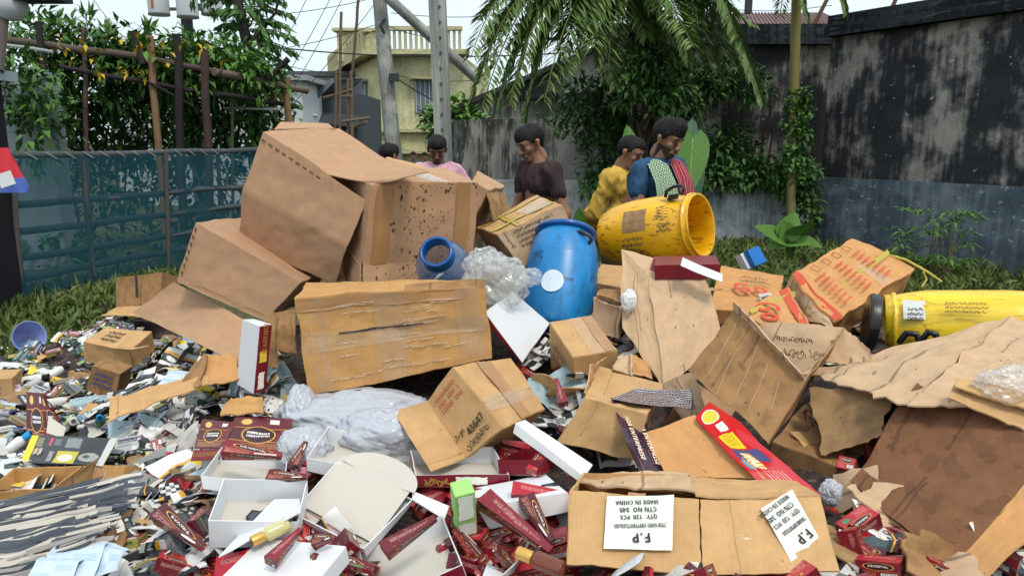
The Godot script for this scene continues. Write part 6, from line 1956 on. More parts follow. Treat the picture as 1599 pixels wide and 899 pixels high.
# crumpled wad or bag: a noisy closed skin
func crumple(c: Vector3, r: Vector3, m: Material, called: String, label: String, cat: String, seed_: int, group := "", rough := 0.45) -> MeshInstance3D:
	var b := mb(c)
	var rows := []
	var us := []
	for j in 45:
		var row := []
		var u := []
		var th := PI * j / 44.0
		for i in 73:
			var ph := TAU * (i % 72) / 72.0
			var d := Vector3(sin(th) * cos(ph), -cos(th), sin(th) * sin(ph))
			var k := 1.0 + nz.get_noise_3d(d.x * 110 + seed_ * 37, d.y * 110, d.z * 110) * rough
			k -= maxf(0.0, 0.22 - absf(nz.get_noise_3d(d.x * 190 + seed_ * 11, d.y * 190 + seed_ * 50, d.z * 190))) * rough * 1.5
			k -= maxf(0.0, 0.16 - absf(nz.get_noise_3d(d.x * 420 + seed_ * 70, d.y * 420, d.z * 420))) * rough * 0.9
			row.append(c + d * r * k)
			u.append(Vector2(i / 72.0, j / 44.0))
		rows.append(row)
		us.append(u)
	b.grid(rows, us, Color.WHITE, true)
	var o := put(b, called, m)
	tag(o, label, cat, group)
	return o

# ---------------------------------------------------------------- henna trays, printed boxes, films
func make_trays():
	var K: Dictionary
	tray("white_tray", "white cardboard tray tilted under the stencilled carton", corners([-0.467, 0.612, -2.25, -0.6, 0.5, -14.9, 0.292, 0.05, 0.225], {"LTF": V(478, 715), "LTK": V(514, 665), "RTK": V(645, 708), "RTF": V(640, 748)}), M.white, M.white, M.greyboard)
	K = tray("white_tray", "white tray with rounded grey liner board and a maroon strip inside", corners([-0.444, 0.612, -1.954, 22.7, -35.3, -8.0, 0.268, 0.05, 0.20], {"LTF": V(458, 800), "LTK": V(525, 722), "RTF": V(566, 857), "RTK": V(643, 780)}), M.white, M.white, M.greyboard)
	var b := mb(K.base)
	var c: Vector3 = (K.C.LTK + K.C.RTK) / 2 + Vector3(0.012, 0.002, 0.0)
	var ux: Vector3 = (K.C.RBK - K.C.LBK).normalized()
	var vy: Vector3 = (K.C.LBK - K.C.LBF).normalized()
	for i in 20:
		var a0 := PI * i / 20.0
		var a1 := PI * (i + 1) / 20.0
		b.tri(c, c + ux * cos(a0) * 0.135 + vy * sin(a0) * 0.075 + Vector3(0, 0.012, 0), c + ux * cos(a1) * 0.135 + vy * sin(a1) * 0.075 + Vector3(0, 0.012, 0))
	b.quad(K.C.LBF + vy * 0.03 + Vector3(0, 0.014, 0), K.C.RBF + vy * 0.03 + Vector3(0, 0.014, 0), K.C.RBK + Vector3(0, 0.042, 0), K.C.LBK + Vector3(0, 0.042, 0))
	put(b, "liner_board", M.greyboard, K.node)
	b = mb(K.base)
	sheet(b, K.C.LBF + Vector3(0.01, 0.03, -0.01), K.C.RBF + Vector3(-0.01, 0.03, -0.01), K.C.RTF + Vector3(-0.02, 0.0, -0.03), K.C.LTF + Vector3(0.01, 0.0, -0.03), 4, 1, 0.001, 0.0, 1.0, Vector2.ZERO, 0, 0, Rect2(0.0, 0.0, 1.0, 0.24))
	put(b, "maroon_strip", M.maroon, K.node)
	flap(K, [K.C.RTK, K.C.RTK + Vector3(0.09, -0.05, 0.02), K.C.RTK + Vector3(0.10, -0.03, -0.02), K.C.RTK + Vector3(0.0, 0.015, -0.02)], M.white, 0.0, "flap", 0.0)
	K = tray("white_tray", "shallow white tray holding a maroon cone box beside the grey film", corners([-0.795, 0.612, -2.152, -7.1, 12.3, -13, 0.213, 0.04, 0.25], {"LTF": V(313, 742), "LTK": V(346, 698), "RTK": V(450, 708)}), M.white, M.white, M.greyboard)
	tray("white_tray", "large white tray with folded white insert and an amber bottle", corners([-0.68, 0.600, -1.904, 13.9, 3.6, -2.7, 0.222, 0.05, 0.17], {"LTK": V(350, 748), "RTK": V(480, 750), "LTF": V(325, 812), "RTF": V(465, 815)}), M.white, M.white, M.greyboard)
	board("folded insert of white board lying in the large white tray", [P(340, 868, 1.74), P(470, 800, 1.82), P(470, 778, 1.95), P(430, 780, 1.97)], M.white, 0.0)
	K = tray("maroon_tray", "maroon henna tray with white label panel and gold lettering", corners([-0.169, 0.611, -2.198, -5.7, 12.9, -4.5, 0.27, 0.045, 0.2], {"LTF": V(650, 742), "RTF": V(794, 740), "LBF": V(652, 760), "RBF": V(795, 762), "LTK": V(640, 704), "RTK": V(768, 698)}), M.white, M.maroon_plain, M.greyboard)
	strip(K, "F", 0.42, 0.25, 0.76, 0.8, M.label, "label", 0.004)
	scrawl(K.node, fpt(K, "F", 0.21, 0.42) + fnorm(K, "F") * 0.006, (K.C.RTF - K.C.LTF), fnorm(K, "F").cross(K.C.RTF - K.C.LTF), 0.075, 0.022, M.gold, 1, 0.004, "gold_script")
	var kb := mb(P(738, 779, 2.02))
	sheet(kb, P(738, 780, 2.02), P(806, 786, 1.99), P(808, 768, 2.05), P(738, 762, 2.08), 5, 2, 0.003)
	var ko := put(kb, "carton_edge", M.maroon_plain)
	tag(ko, "dark maroon carton edge with upside-down gold lettering below the maroon tray", "carton")
	var kx := P(806, 786, 1.99) - P(738, 780, 2.02)
	var ky := P(738, 762, 2.08) - P(738, 780, 2.02)
	lettering(ko, "KASHMIRI", P(774, 774, 2.03) + kx.cross(ky).normalized() * 0.004, -kx, -ky, 0.019, M.gold, true)
	K = tray("maroon_tray", "maroon tray wedged beside the labelled maroon tray", corners([0.06, 0.63, -2.2, -8, -30, 12, 0.14, 0.045, 0.16], {}), M.maroon_plain, M.maroon_plain, M.greyboard)
	K = tray("narrow_white_box", "narrow white lid propped on end with dark hollow below", corners([0.123, 0.688, -2.156, -10.1, -15.9, -31.3, 0.247, 0.05, 0.04], {"LTK": V(820, 655), "LTF": V(806, 660), "RTK": V(926, 726), "RTF": V(912, 745)}), M.white, M.white, M.white, {"closed": true, "category": "lid"})
	K = tray("white_box", "upturned white box with maroon cone boxes fallen across it", corners([0.045, 0.60, -1.999, -14, 4.7, 10, 0.24, 0.05, 0.22], {"LTF": V(745, 792), "RTF": V(885, 768), "LTK": V(738, 764), "RTK": V(850, 740)}), M.white, M.white, M.white, {"closed": true, "category": "box"})
	K = tray("maroon_tray", "tray with grey base and maroon cone boxes along its side", corners([-0.271, 0.535, -1.751, 0.3, 16.3, 18.4, 0.272, 0.05, 0.252], {}), M.white, M.maroon_plain, M.greyboard)
	K = tray("white_box", "upturned white box beside the fallen amber bottle", corners([0.0, 0.54, -1.62, -10, -6, -16, 0.16, 0.05, 0.16], {}), M.white, M.white, M.white, {"closed": true, "category": "box"})
	K = tray("white_box", "white box lid under the red cone box and amber bottle", corners([-0.56, 0.56, -1.70, 8, -20, 6, 0.26, 0.045, 0.17], {}), M.white, M.white, M.white, {"closed": true, "category": "box"})
	K = tray("white_slab_box", "flat white box with maroon edge leaning under the clear bag", corners([0.021, 0.844, -3.101, 1.6, -12.4, -49, 0.228, 0.03, 0.45], {"LTF": V(758, 488), "LTK": V(800, 455), "RTK": V(858, 505), "RTF": V(815, 565)}), M.white, M.maroon_plain, M.white, {"closed": true, "category": "box"})
	# upright maroon box
	var C := corners([-1.02, 0.765, -2.902, -1.0, 42.1, -9.1, 0.048, 0.263, 0.161], {"LTF": V(405, 510), "RTF": V(424, 507), "LBF": V(396, 615), "RBF": V(414, 610), "LBK": V(370, 600)})
	C.LTK = C.LBK + (C.LTF - C.LBF)
	K = carton("henna_box", "upright white and maroon henna box beside the taped carton", C, M.white, {"category": "box", "mats": {"F": M.maroon_plain, "R": M.maroon_plain}, "amp": 0.003, "th": 0.002})
	strip(K, "F", 0.2, 0.45, 0.8, 0.62, mat(Color8(214, 186, 60), 0.5), "yellow_panel", 0.003)
	strip(K, "F", 0.25, 0.05, 0.75, 0.3, M.label, "label", 0.003)
	lettering(K.node, "KASHMIRI", fpt(K, "F", 0.5, 0.84) + fnorm(K, "F") * 0.006, (C.LTF - C.LBF), (C.LTF - C.RTF), 0.017, M.gold, true)
	# opened printed maroon carton
	var o := thing("printed_henna_carton", P(375, 690, 2.4), "opened-out maroon henna carton with gold-edged print and gold end lettering", "carton")
	K = {"node": o, "base": o.position, "amp": 0.006, "m": M.maroon_big}
	for q in [[P(302, 702, 2.28), P(345, 700, 2.26), P(370, 660, 2.48), P(316, 654, 2.52), Rect2(0, 0, 0.5, 1)], [P(345, 700, 2.27), P(452, 708, 2.26), P(456, 655, 2.5), P(366, 652, 2.52), Rect2(0.5, 0, 0.5, 1)]]:
		b = mb(o.position)
		sheet(b, q[0], q[1], q[2], q[3], 5, 5, 0.002, 0.008, 1.0, Vector2.ZERO, 0, 0, q[4])
		put(b, "printed_face", M.maroon_big, o)
	b = mb(o.position)
	sheet(b, P(297, 720, 2.24), P(342, 717, 2.22), P(346, 701, 2.26), P(302, 703, 2.28), 4, 2, 0.002)
	put(b, "end_panel", M.maroon_plain, o)
	lettering(o, "KASHMIRI", P(321, 710, 2.245) + Vector3(0, 0.004, 0.006), P(342, 717, 2.22) - P(297, 720, 2.24), Vector3(0, 1, 0.1), 0.013, M.gold, true)
	o = thing("printed_henna_carton", P(70, 670, 3.0), "torn maroon henna carton standing open in the bottles", "carton")
	for q in [[P(40, 690, 2.95), P(75, 695, 2.9), P(72, 614, 3.1), P(42, 612, 3.15), Rect2(0, 0, 0.5, 1)], [P(72, 690, 2.9), P(104, 672, 2.95), P(78, 630, 3.0), P(62, 614, 3.1), Rect2(0.5, 0, 0.5, 1)]]:
		b = mb(o.position)
		sheet(b, q[0], q[1], q[2], q[3], 5, 5, 0.002, 0.008, 1.0, Vector2.ZERO, 0, 0, q[4])
		put(b, "printed_face", M.maroon_big, o)
	b = mb(o.position)
	sheet(b, P(72, 676, 2.88), P(98, 684, 2.86), P(103, 668, 2.92), P(76, 650, 2.95), 3, 3, 0.002, 0.004)
	put(b, "plain_flap", M.greyboard, o)
	# black lemon carton
	o = thing("black_yellow_carton", P(110, 725, 2.55), "flattened dark grey carton with yellow end and white print", "carton")
	b = mb(o.position)
	sheet(b, P(32, 722, 2.62), P(160, 728, 2.45), P(184, 684, 2.68), P(50, 680, 2.82), 8, 4, 0.003, 0.006, 1.0, Vector2.ZERO, 0, 0, Rect2(0, 0, 1, 1))
	put(b, "printed_face", M.lemon, o)
	var lx := P(160, 728, 2.45) - P(32, 722, 2.62)
	var ly := P(50, 680, 2.82) - P(32, 722, 2.62)
	for q in [["OPEN", 0.20], ["HERE", 0.145]]:
		lettering(o, q[0], P(32, 722, 2.62) + lx * q[1] + ly * 0.36 + lx.cross(ly).normalized() * 0.008, -ly, lx, 0.014, M.cream)
	# maroon tray on the streaked carton
	K = tray("maroon_tray", "maroon tray upside down on top of the streaked carton", corners([0.765, 1.051, -3.3, 2, -9.5, 2.4, 0.271, 0.06, 0.202], {}), M.maroon_plain, M.maroon_plain, M.maroon_plain, {"closed": true})
	board("bent white tray edge under the maroon tray on the streaked carton", [P(1062, 414, 3.12), P(1128, 440, 3.02), P(1129, 428, 3.08), P(1066, 402, 3.18)], M.white, 0.0)
	board("maroon tray flap hanging down the streaked carton's edge", [P(1000, 470, 3.2), P(1010, 468, 3.18), P(1030, 412, 3.3), P(1020, 402, 3.34)], M.maroon_plain, 0.004)
	# blue and white soap packet
	o = thing("soap_packet", P(1172, 418, 4.0), "blue and white printed packet lying near the weeds", "packet")
	b = mb(o.position)
	b.box(P(1172, 405, 4.0), Vector3(0.13, 0.09, 0.05), Basis.from_euler(Vector3(-0.5, 0.4, 0.25)), Color(0.60, 0.62, 0.64))
	put(b, "packet_body", M.plain, o)
	b = mb(o.position)
	b.box(P(1178, 402, 3.97), Vector3(0.085, 0.092, 0.052), Basis.from_euler(Vector3(-0.5, 0.4, 0.25)), Color(0.03, 0.16, 0.48))
	put(b, "blue_print", M.plain, o)
	# purple and red printed wrappers
	o = thing("printed_wrapper", P(1000, 735, 2.25), "crinkled purple-black wrapper printed with rows of white capitals", "wrapper")
	b = mb(o.position)
	sheet(b, P(952, 622, 2.33), P(998, 738, 2.06), P(1048, 742, 2.1), P(1000, 640, 2.35), 4, 10, 0.002, 0.012, 1.0, Vector2.ZERO, 0, 0, Rect2(0, 0, 0.5, 1))
	put(b, "printed_face", M.purple, o)
	b = mb(o.position)
	sheet(b, P(954, 625, 2.32), P(1086, 640, 2.30), P(1082, 606, 2.48), P(990, 606, 2.48), 14, 6, 0.002, 0.012, 1.0, Vector2.ZERO, 0, 0, Rect2(0.5, 0, 0.5, 1))
	put(b, "printed_top", M.purple, o)
	var sx := P(998, 738, 2.06) - P(952, 622, 2.33)
	var sy := P(1000, 640, 2.35) - P(952, 622, 2.33)
	var sn := sx.cross(sy).normalized()
	for q in [["SONIA ENTERPRISE", 0.25, 0.021], ["SONIA ENTERPRISE", 0.68, 0.021]]: lettering(o, q[0], P(952, 622, 2.33) + sx * 0.5 + sy * q[1] + sn * 0.012, sx, sy, q[2] * 0.8, M.cream)
	o = thing("brown_card_insert", P(1060, 740, 2.1), "brown board insert standing between the purple and red wrappers", "cardboard")
	b = mb(o.position)
	sheet(b, P(1040, 740, 2.08), P(1200, 752, 1.98), P(1086, 650, 2.26), P(1006, 676, 2.24), 8, 6, 0.004, 0.01)
	put(b, "board", M.orange, o)
	o = thing("sachet_strip", P(1200, 740, 2.1), "glossy red sachet strip with yellow, white and blue print", "sachet")
	b = mb(o.position)
	sheet(b, P(1086, 656, 2.22), P(1200, 772, 1.92), P(1314, 800, 1.95), P(1108, 627, 2.36), 14, 5, 0.002, 0.016, 1.0, Vector2.ZERO, 0, 0, Rect2(0, 0, 1, 1))
	put(b, "printed_film", M.sachet, o)
	# big white plastic sheet under the taped carton
	for q in [[P(560, 650, 2.62), Vector3(0.30, 0.09, 0.16), 11, "white plastic sack bulging under the taped carton"], [P(470, 640, 2.62), Vector3(0.06, 0.09, 0.10), 12, "crumpled grey-white plastic sack end beside the taped carton"], [P(600, 675, 2.42), Vector3(0.16, 0.08, 0.10), 13, "grey crinkled plastic sheet below the white sack"], [P(475, 700, 2.30), Vector3(0.09, 0.07, 0.08), 14, "wad of grey printed plastic beside the white trays"]]:
		crumple(q[0], q[1], M.sack, "plastic_sack", q[3], "plastic sack", q[2], "", 0.2)
	crumple(P(772, 438, 3.15), Vector3(0.135, 0.13, 0.10), M.film, "clear_bag", "knotted clear plastic bag slumped against the blue drum", "plastic bag", 3, "", 0.42)
	crumple(P(772, 440, 3.16), Vector3(0.115, 0.115, 0.085), M.film, "clear_bag", "inner clear bag crumpled inside the knotted one", "plastic bag", 8, "", 0.42)
	crumple(P(822, 432, 3.2), Vector3(0.07, 0.04, 0.05), M.film, "clear_bag", "twisted neck of clear bag beside the round sticker", "plastic bag", 9, "", 0.42)
	crumple(P(1298, 770, 1.95), Vector3(0.03, 0.04, 0.03), M.sack, "plastic_scrap", "grey plastic scrap by the red sachet strip", "plastic", 21, "", 0.25)
	crumple(P(470, 738, 2.15), Vector3(0.03, 0.02, 0.02), mat(Color8(214, 140, 160), 0.5), "pink_wrapper", "pink plastic twist on the white tray rim", "wrapper", 22)
	# toothpaste tube, amber bottles
	tube_item(P(1322, 868, 1.74), P(1372, 880, 1.68), 0.016, "paste_tube", "white-capped navy and red paste tube by the labelled carton", M.mixed, Color8(224, 224, 228), 1)
	bottle_item(P(392, 846, 1.76), P(450, 818, 1.82), 0.019, "perfume_bottle", "pale yellow bottle with gold cap lying in the large white tray", glassy(Color8(214, 206, 140), 0.7, 0.1), M.gold)
	bottle_item(P(808, 862, 1.66), P(880, 890, 1.60), 0.021, "perfume_bottle", "amber glass bottle with gold cap among the maroon cone boxes", glassy(Color8(120, 60, 40), 0.7, 0.1), M.gold)
	var G3 := corners([-0.125, 0.66, -1.83, 20, 20, 8, 0.05, 0.16, 0.05], {})
	K = carton("green_white_box", "slim green and white upright box among the maroon cone boxes", G3, mat(Color8(150, 196, 110), 0.5), {"category": "box", "amp": 0.0, "th": 0.002})
	strip(K, "F", 0.05, 0.02, 0.95, 0.35, M.label, "label", 0.003)
	strip(K, "F", 0.1, 0.45, 0.9, 0.98, M.label_print, "printed_panel", 0.003)

func board(label: String, w: Array, m: Material, torn: float):
	var b := mb(w[0])
	sheet(b, w[0], w[1], w[2], w[3], 6, 4, 0.003, 0.006, 1.0, Vector2.ZERO, 0, torn)
	tag(put(b, "loose_board", m), label, "board")

func bottle_item(a: Vector3, e: Vector3, r: float, called: String, label: String, m: Material, cap: Material, group := ""):
	var L := a.distance_to(e)
	var t := thing(called, a, label, "bottle", group)
	var tr := along(a, e)
	var b := mb(a)
	b.lathe([[0.0, L], [r * 0.9, L], [r, L * 0.96], [r, L * 0.42], [r * 0.55, L * 0.34], [r * 0.5, L * 0.3]], tr, 16)
	put(b, "glass_body", m, t)
	b = mb(a)
	b.lathe([[0.0, 0.0], [r * 0.72, 0.0], [r * 0.75, L * 0.02], [r * 0.75, L * 0.32], [r * 0.4, L * 0.33]], tr, 16)
	put(b, "cap", cap, t)

func tube_item(a: Vector3, e: Vector3, r: float, called: String, label: String, m: Material, capc: Color, cell: int, group := "") -> Node3D:
	var L := a.distance_to(e)
	var t := thing(called, a, label, "tube", group)
	var tr := along(a, e)
	var b := mb(a)
	var rows := []
	var us := []
	var rc := cellr(cell, 4, 4)
	for j in 7:
		var k := j / 6.0
		var row := []
		var u := []
		for i in 13:
			var an := TAU * i / 12.0
			row.append(tr * Vector3(cos(an) * r * (1.0 + k * 0.35), L * (0.22 + 0.78 * k), sin(an) * r * (1.0 - k * 0.93)))
			u.append(rc.position + rc.size * Vector2(i / 12.0, k))
		rows.append(row)
		us.append(u)
	b.grid(rows, us, Color.WHITE, true)
	put(b, "tube_body", m, t)
	b = mb(a)
	b.lathe([[0.0, 0.0], [r * 0.55, 0.0], [r * 0.6, L * 0.14], [r * 0.95, L * 0.16], [r, L * 0.22], [0.0, L * 0.22]], tr, 12, capc.srgb_to_linear())
	put(b, "cap", M.plain, t)
	return t

# ---------------------------------------------------------------- countable litter
var protos := {}

func proto(kind: String, v: int) -> Node3D:
	var key := "%s%d" % [kind, v]
	if protos.has(key): return protos[key]
	var o: Node3D
	var b := mb()
	match kind:
		"soap_sleeve":
			var w := 0.085 + 0.01 * (v % 3)
			var l := 0.15 + 0.015 * (v % 2)
			sheet(b, Vector3(-l / 2 + v, 0, w / 2), Vector3(l / 2 + v, 0, w / 2), Vector3(l / 2 + v, 0.004, -w / 2), Vector3(-l / 2 + v, 0.006, -w / 2), 8, 4, 0.0025, 0.045, 1.0, Vector2.ZERO, 0.01, 0, cellr(v % 16, 4, 4))
			sheet(b, Vector3(l / 2 + v, 0, w * 0.3), Vector3(l / 2 + 0.03 + v, 0.012, w * 0.25), Vector3(l / 2 + 0.03 + v, 0.012, -w * 0.25), Vector3(l / 2 + v, 0, -w * 0.3), 1, 1, 0.001, 0, 1.0, Vector2.ZERO, 0, 0, cellr((v + 5) % 16, 4, 4))
			for i in b.v.size(): b.v[i].x -= v
			o = MeshInstance3D.new()
			o.mesh = b.mesh(M.cartons)
		"cone_box", "henna_pack":
			var l := 0.15 if kind == "cone_box" else 0.075
			var a := 0.021 if kind == "cone_box" else 0.022
			var c := 0.008 if kind == "cone_box" else 0.022
			var p := []
			for s in [[-l / 2, a], [l / 2, c]]:
				for q in [[-1, -1], [1, -1], [1, 1], [-1, 1]]: p.append(Vector3(s[0], q[1] * s[1] * 0.8, -q[0] * s[1]))
			for f in [[0, 4, 7, 3], [5, 1, 2, 6], [3, 7, 6, 2], [1, 5, 4, 0], [1, 0, 3, 2], [4, 5, 6, 7]]: b.quad(p[f[0]], p[f[1]], p[f[2]], p[f[3]], Color.WHITE, cellr((v * 5 + f[0] + f[1]) % 16, 4, 4))
			o = MeshInstance3D.new()
			o.mesh = b.mesh(M.maroon)
		"cosmetic_box":
			b.box(Vector3.ZERO, Vector3(0.13 - 0.015 * (v % 3), 0.035 + 0.008 * (v % 2), 0.045 + 0.01 * (v % 3)), Basis.IDENTITY, Color.WHITE, [cellr(v % 16, 4, 4), cellr((v + 1) % 16, 4, 4), cellr(v % 16, 4, 4)])
			o = MeshInstance3D.new()
			o.mesh = b.mesh(M.mixed)
		"leaflet":
			var l := 0.19
			sheet(b, Vector3(-l / 2, 0, 0.06), Vector3(l / 2, 0.01, 0.06), Vector3(l / 2, 0.0, -0.06), Vector3(-l / 2, 0.015, -0.06), 6, 3, 0.0008, 0.03, 1.0, Vector2.ZERO, 0.015, 0, cellr(v % 4, 2, 2))
			o = MeshInstance3D.new()
			o.mesh = b.mesh(M.leaflet)
		"card_scrap":
			var l := 0.12 + 0.03 * (v % 3)
			sheet(b, Vector3(-l / 2, 0, 0.05), Vector3(l / 2, 0.0, 0.06), Vector3(l / 2 * 0.8, 0.01, -0.05), Vector3(-l / 2, 0.01, -0.06), 6, 4, 0.004, 0.02, 1.6, Vector2(v * 0.37, v * 0.21), 0.01, 0.02)
			o = MeshInstance3D.new()
			o.mesh = b.mesh([M.kraft2, M.brown, M.inner, M.pale][v % 4])
		"plastic_bottle":
			o = Node3D.new()
			var t := Transform3D(Basis(Vector3.BACK, PI / 2), Vector3(0.08, 0, 0))
			var r: float = [0.022, 0.02, 0.025, 0.018][v % 4]
			b.lathe([[0.0, 0.0], [r, 0.0], [r * 1.02, 0.01], [r, 0.09], [r * 0.9, 0.105], [r * 0.45, 0.12], [r * 0.42, 0.13]], t, 14)
			put(b, "bottle_body", M.bottles[v % M.bottles.size()], o)
			var k := mb()
			k.lathe([[r * 0.55, 0.118], [r * 0.6, 0.12], [r * 0.58, 0.148], [0.0, 0.15]], t, 12, [Color(0.04, 0.3, 0.62), Color(0.62, 0.63, 0.64), Color(0.02, 0.02, 0.025), Color(0.62, 0.62, 0.6), Color(0.7, 0.48, 0.03)][v % 5])
			put(k, "cap", M.plain, o)
		"cosmetic_tube":
			o = Node3D.new()
			var rows := []
			var us := []
			var rc := cellr([1, 4, 7, 8, 3, 11][v % 6], 4, 4)
			for j in 5:
				var q := j / 4.0
				var row := []
				var u := []
				for i in 11:
					var an := TAU * i / 10.0
					row.append(Vector3(-0.05 + 0.11 * q, sin(an) * 0.017 * (1 - q * 0.92), cos(an) * 0.017 * (1 + q * 0.3)))
					u.append(rc.position + rc.size * Vector2(i / 10.0, q))
				rows.append(row)
				us.append(u)
			b.grid(rows, us)
			put(b, "tube_body", M.mixed, o)
			var k := mb()
			k.lathe([[0.0, 0.0], [0.012, 0.0], [0.013, 0.03], [0.0, 0.03]], Transform3D(Basis(Vector3.BACK, PI / 2), Vector3(-0.05, 0, 0)), 12, [Color(0.65, 0.42, 0.02), Color(0.65, 0.65, 0.66), Color(0.03, 0.03, 0.03)][v % 3])
			put(k, "cap", M.plain, o)
	protos[key] = o
	return o

const SAY := {"soap_sleeve": ["flattened soap sleeve", "sleeve", "flattened soap sleeves"], "cone_box": ["tapered maroon henna cone box", "box", "maroon cone boxes"], "henna_pack": ["short red henna packet with oval emblem", "packet", "red henna packets"], "cosmetic_box": ["small cosmetics box", "box", "small cosmetics boxes"], "leaflet": ["curled paper leaflet", "leaflet", "loose leaflets"], "card_scrap": ["torn scrap of corrugated card", "cardboard", "torn card scraps"], "plastic_bottle": ["capped plastic bottle", "bottle", "small plastic bottles"], "cosmetic_tube": ["squeezed cosmetics tube", "tube", "cosmetics tubes"]}
const LOOK := {"soap_sleeve": ["white with a black band", "half black half white", "all black with amber line", "white with round emblem", "black and white checkered", "grey with yellow end", "grey with black end", "white with amber and black bands"], "cone_box": ["with white disc", "with green disc", "with white text panel", "with gold flecks"], "henna_pack": ["crushed", "dented"], "cosmetic_box": ["green", "violet", "black", "blue", "mustard", "red", "pale grey", "light green", "pink", "black", "slate", "cream", "maroon", "navy", "beige", "steel blue"], "leaflet": ["pale blue", "off-white", "grey", "blue-green"], "card_scrap": ["tan", "brown", "dull", "pale"], "plastic_bottle": ["clear", "black", "white", "frosted", "violet", "green", "yellow", "dark"], "cosmetic_tube": ["violet", "mustard", "light green", "pink", "blue", "cream"]}

func describe(kind: String, v: int, where: String) -> String:
	var l: Array = LOOK[kind]
	return "%s %s, %s" % [l[v % l.size()], SAY[kind][0], where] if not l[0].begins_with("w") or kind == "soap_sleeve" and false else "%s %s, %s" % [SAY[kind][0], l[v % l.size()], where]

func drop(kind: String, v: int, p: Vector3, yaw: float, tilt: Vector2, lift: float, sc := 1.0, where := "in the heap"):
	var o: Node3D = proto(kind, v).duplicate()
	o.name = numbered(kind)
	add_child(o)
	var n := Vector3(H(p.x - 0.06, p.z) - H(p.x + 0.06, p.z), 0.12, H(p.x, p.z - 0.06) - H(p.x, p.z + 0.06)).normalized()
	var x := n.cross(Vector3.BACK).normalized()
	var bs := Basis(x, n, x.cross(n)) * Basis.from_euler(Vector3(tilt.x, yaw, tilt.y))
	o.transform = Transform3D(bs.scaled(Vector3.ONE * sc) if sc == 1.0 else bs * Basis.from_scale(Vector3.ONE * sc), p + n * lift)
	var s: Array = SAY[kind]
	tag(o, describe(kind, v, where), s[1], s[2])

const KEEP := [[Vector2(870, 725), Vector2(1320, 735), Vector2(1325, 930), Vector2(870, 930)], [Vector2(470, 660), Vector2(650, 690), Vector2(640, 755), Vector2(475, 735)], [Vector2(440, 800), Vector2(540, 715), Vector2(690, 770), Vector2(575, 885)], [Vector2(305, 745), Vector2(345, 690), Vector2(470, 705), Vector2(450, 760)], [Vector2(315, 830), Vector2(340, 740), Vector2(490, 745), Vector2(480, 830)], [Vector2(630, 690), Vector2(780, 685), Vector2(805, 775), Vector2(640, 770)], [Vector2(800, 645), Vector2(935, 720), Vector2(915, 760), Vector2(795, 680)], [Vector2(730, 750), Vector2(860, 730), Vector2(905, 800), Vector2(740, 825)], [Vector2(605, 630), Vector2(710, 565), Vector2(860, 640), Vector2(735, 745)], [Vector2(1320, 755), Vector2(1430, 600), Vector2(1620, 660), Vector2(1620, 790), Vector2(1485, 899)], [Vector2(540, 870), Vector2(700, 800), Vector2(730, 905), Vector2(550, 905)], [Vector2(20, 730), Vector2(45, 672), Vector2(195, 680), Vector2(165, 735)], [Vector2(110, 795), Vector2(125, 722), Vector2(202, 724), Vector2(185, 798)], [Vector2(295, 722), Vector2(310, 645), Vector2(460, 650), Vector2(455, 715)], [Vector2(440, 700), Vector2(455, 580), Vector2(700, 590), Vector2(640, 680)]]

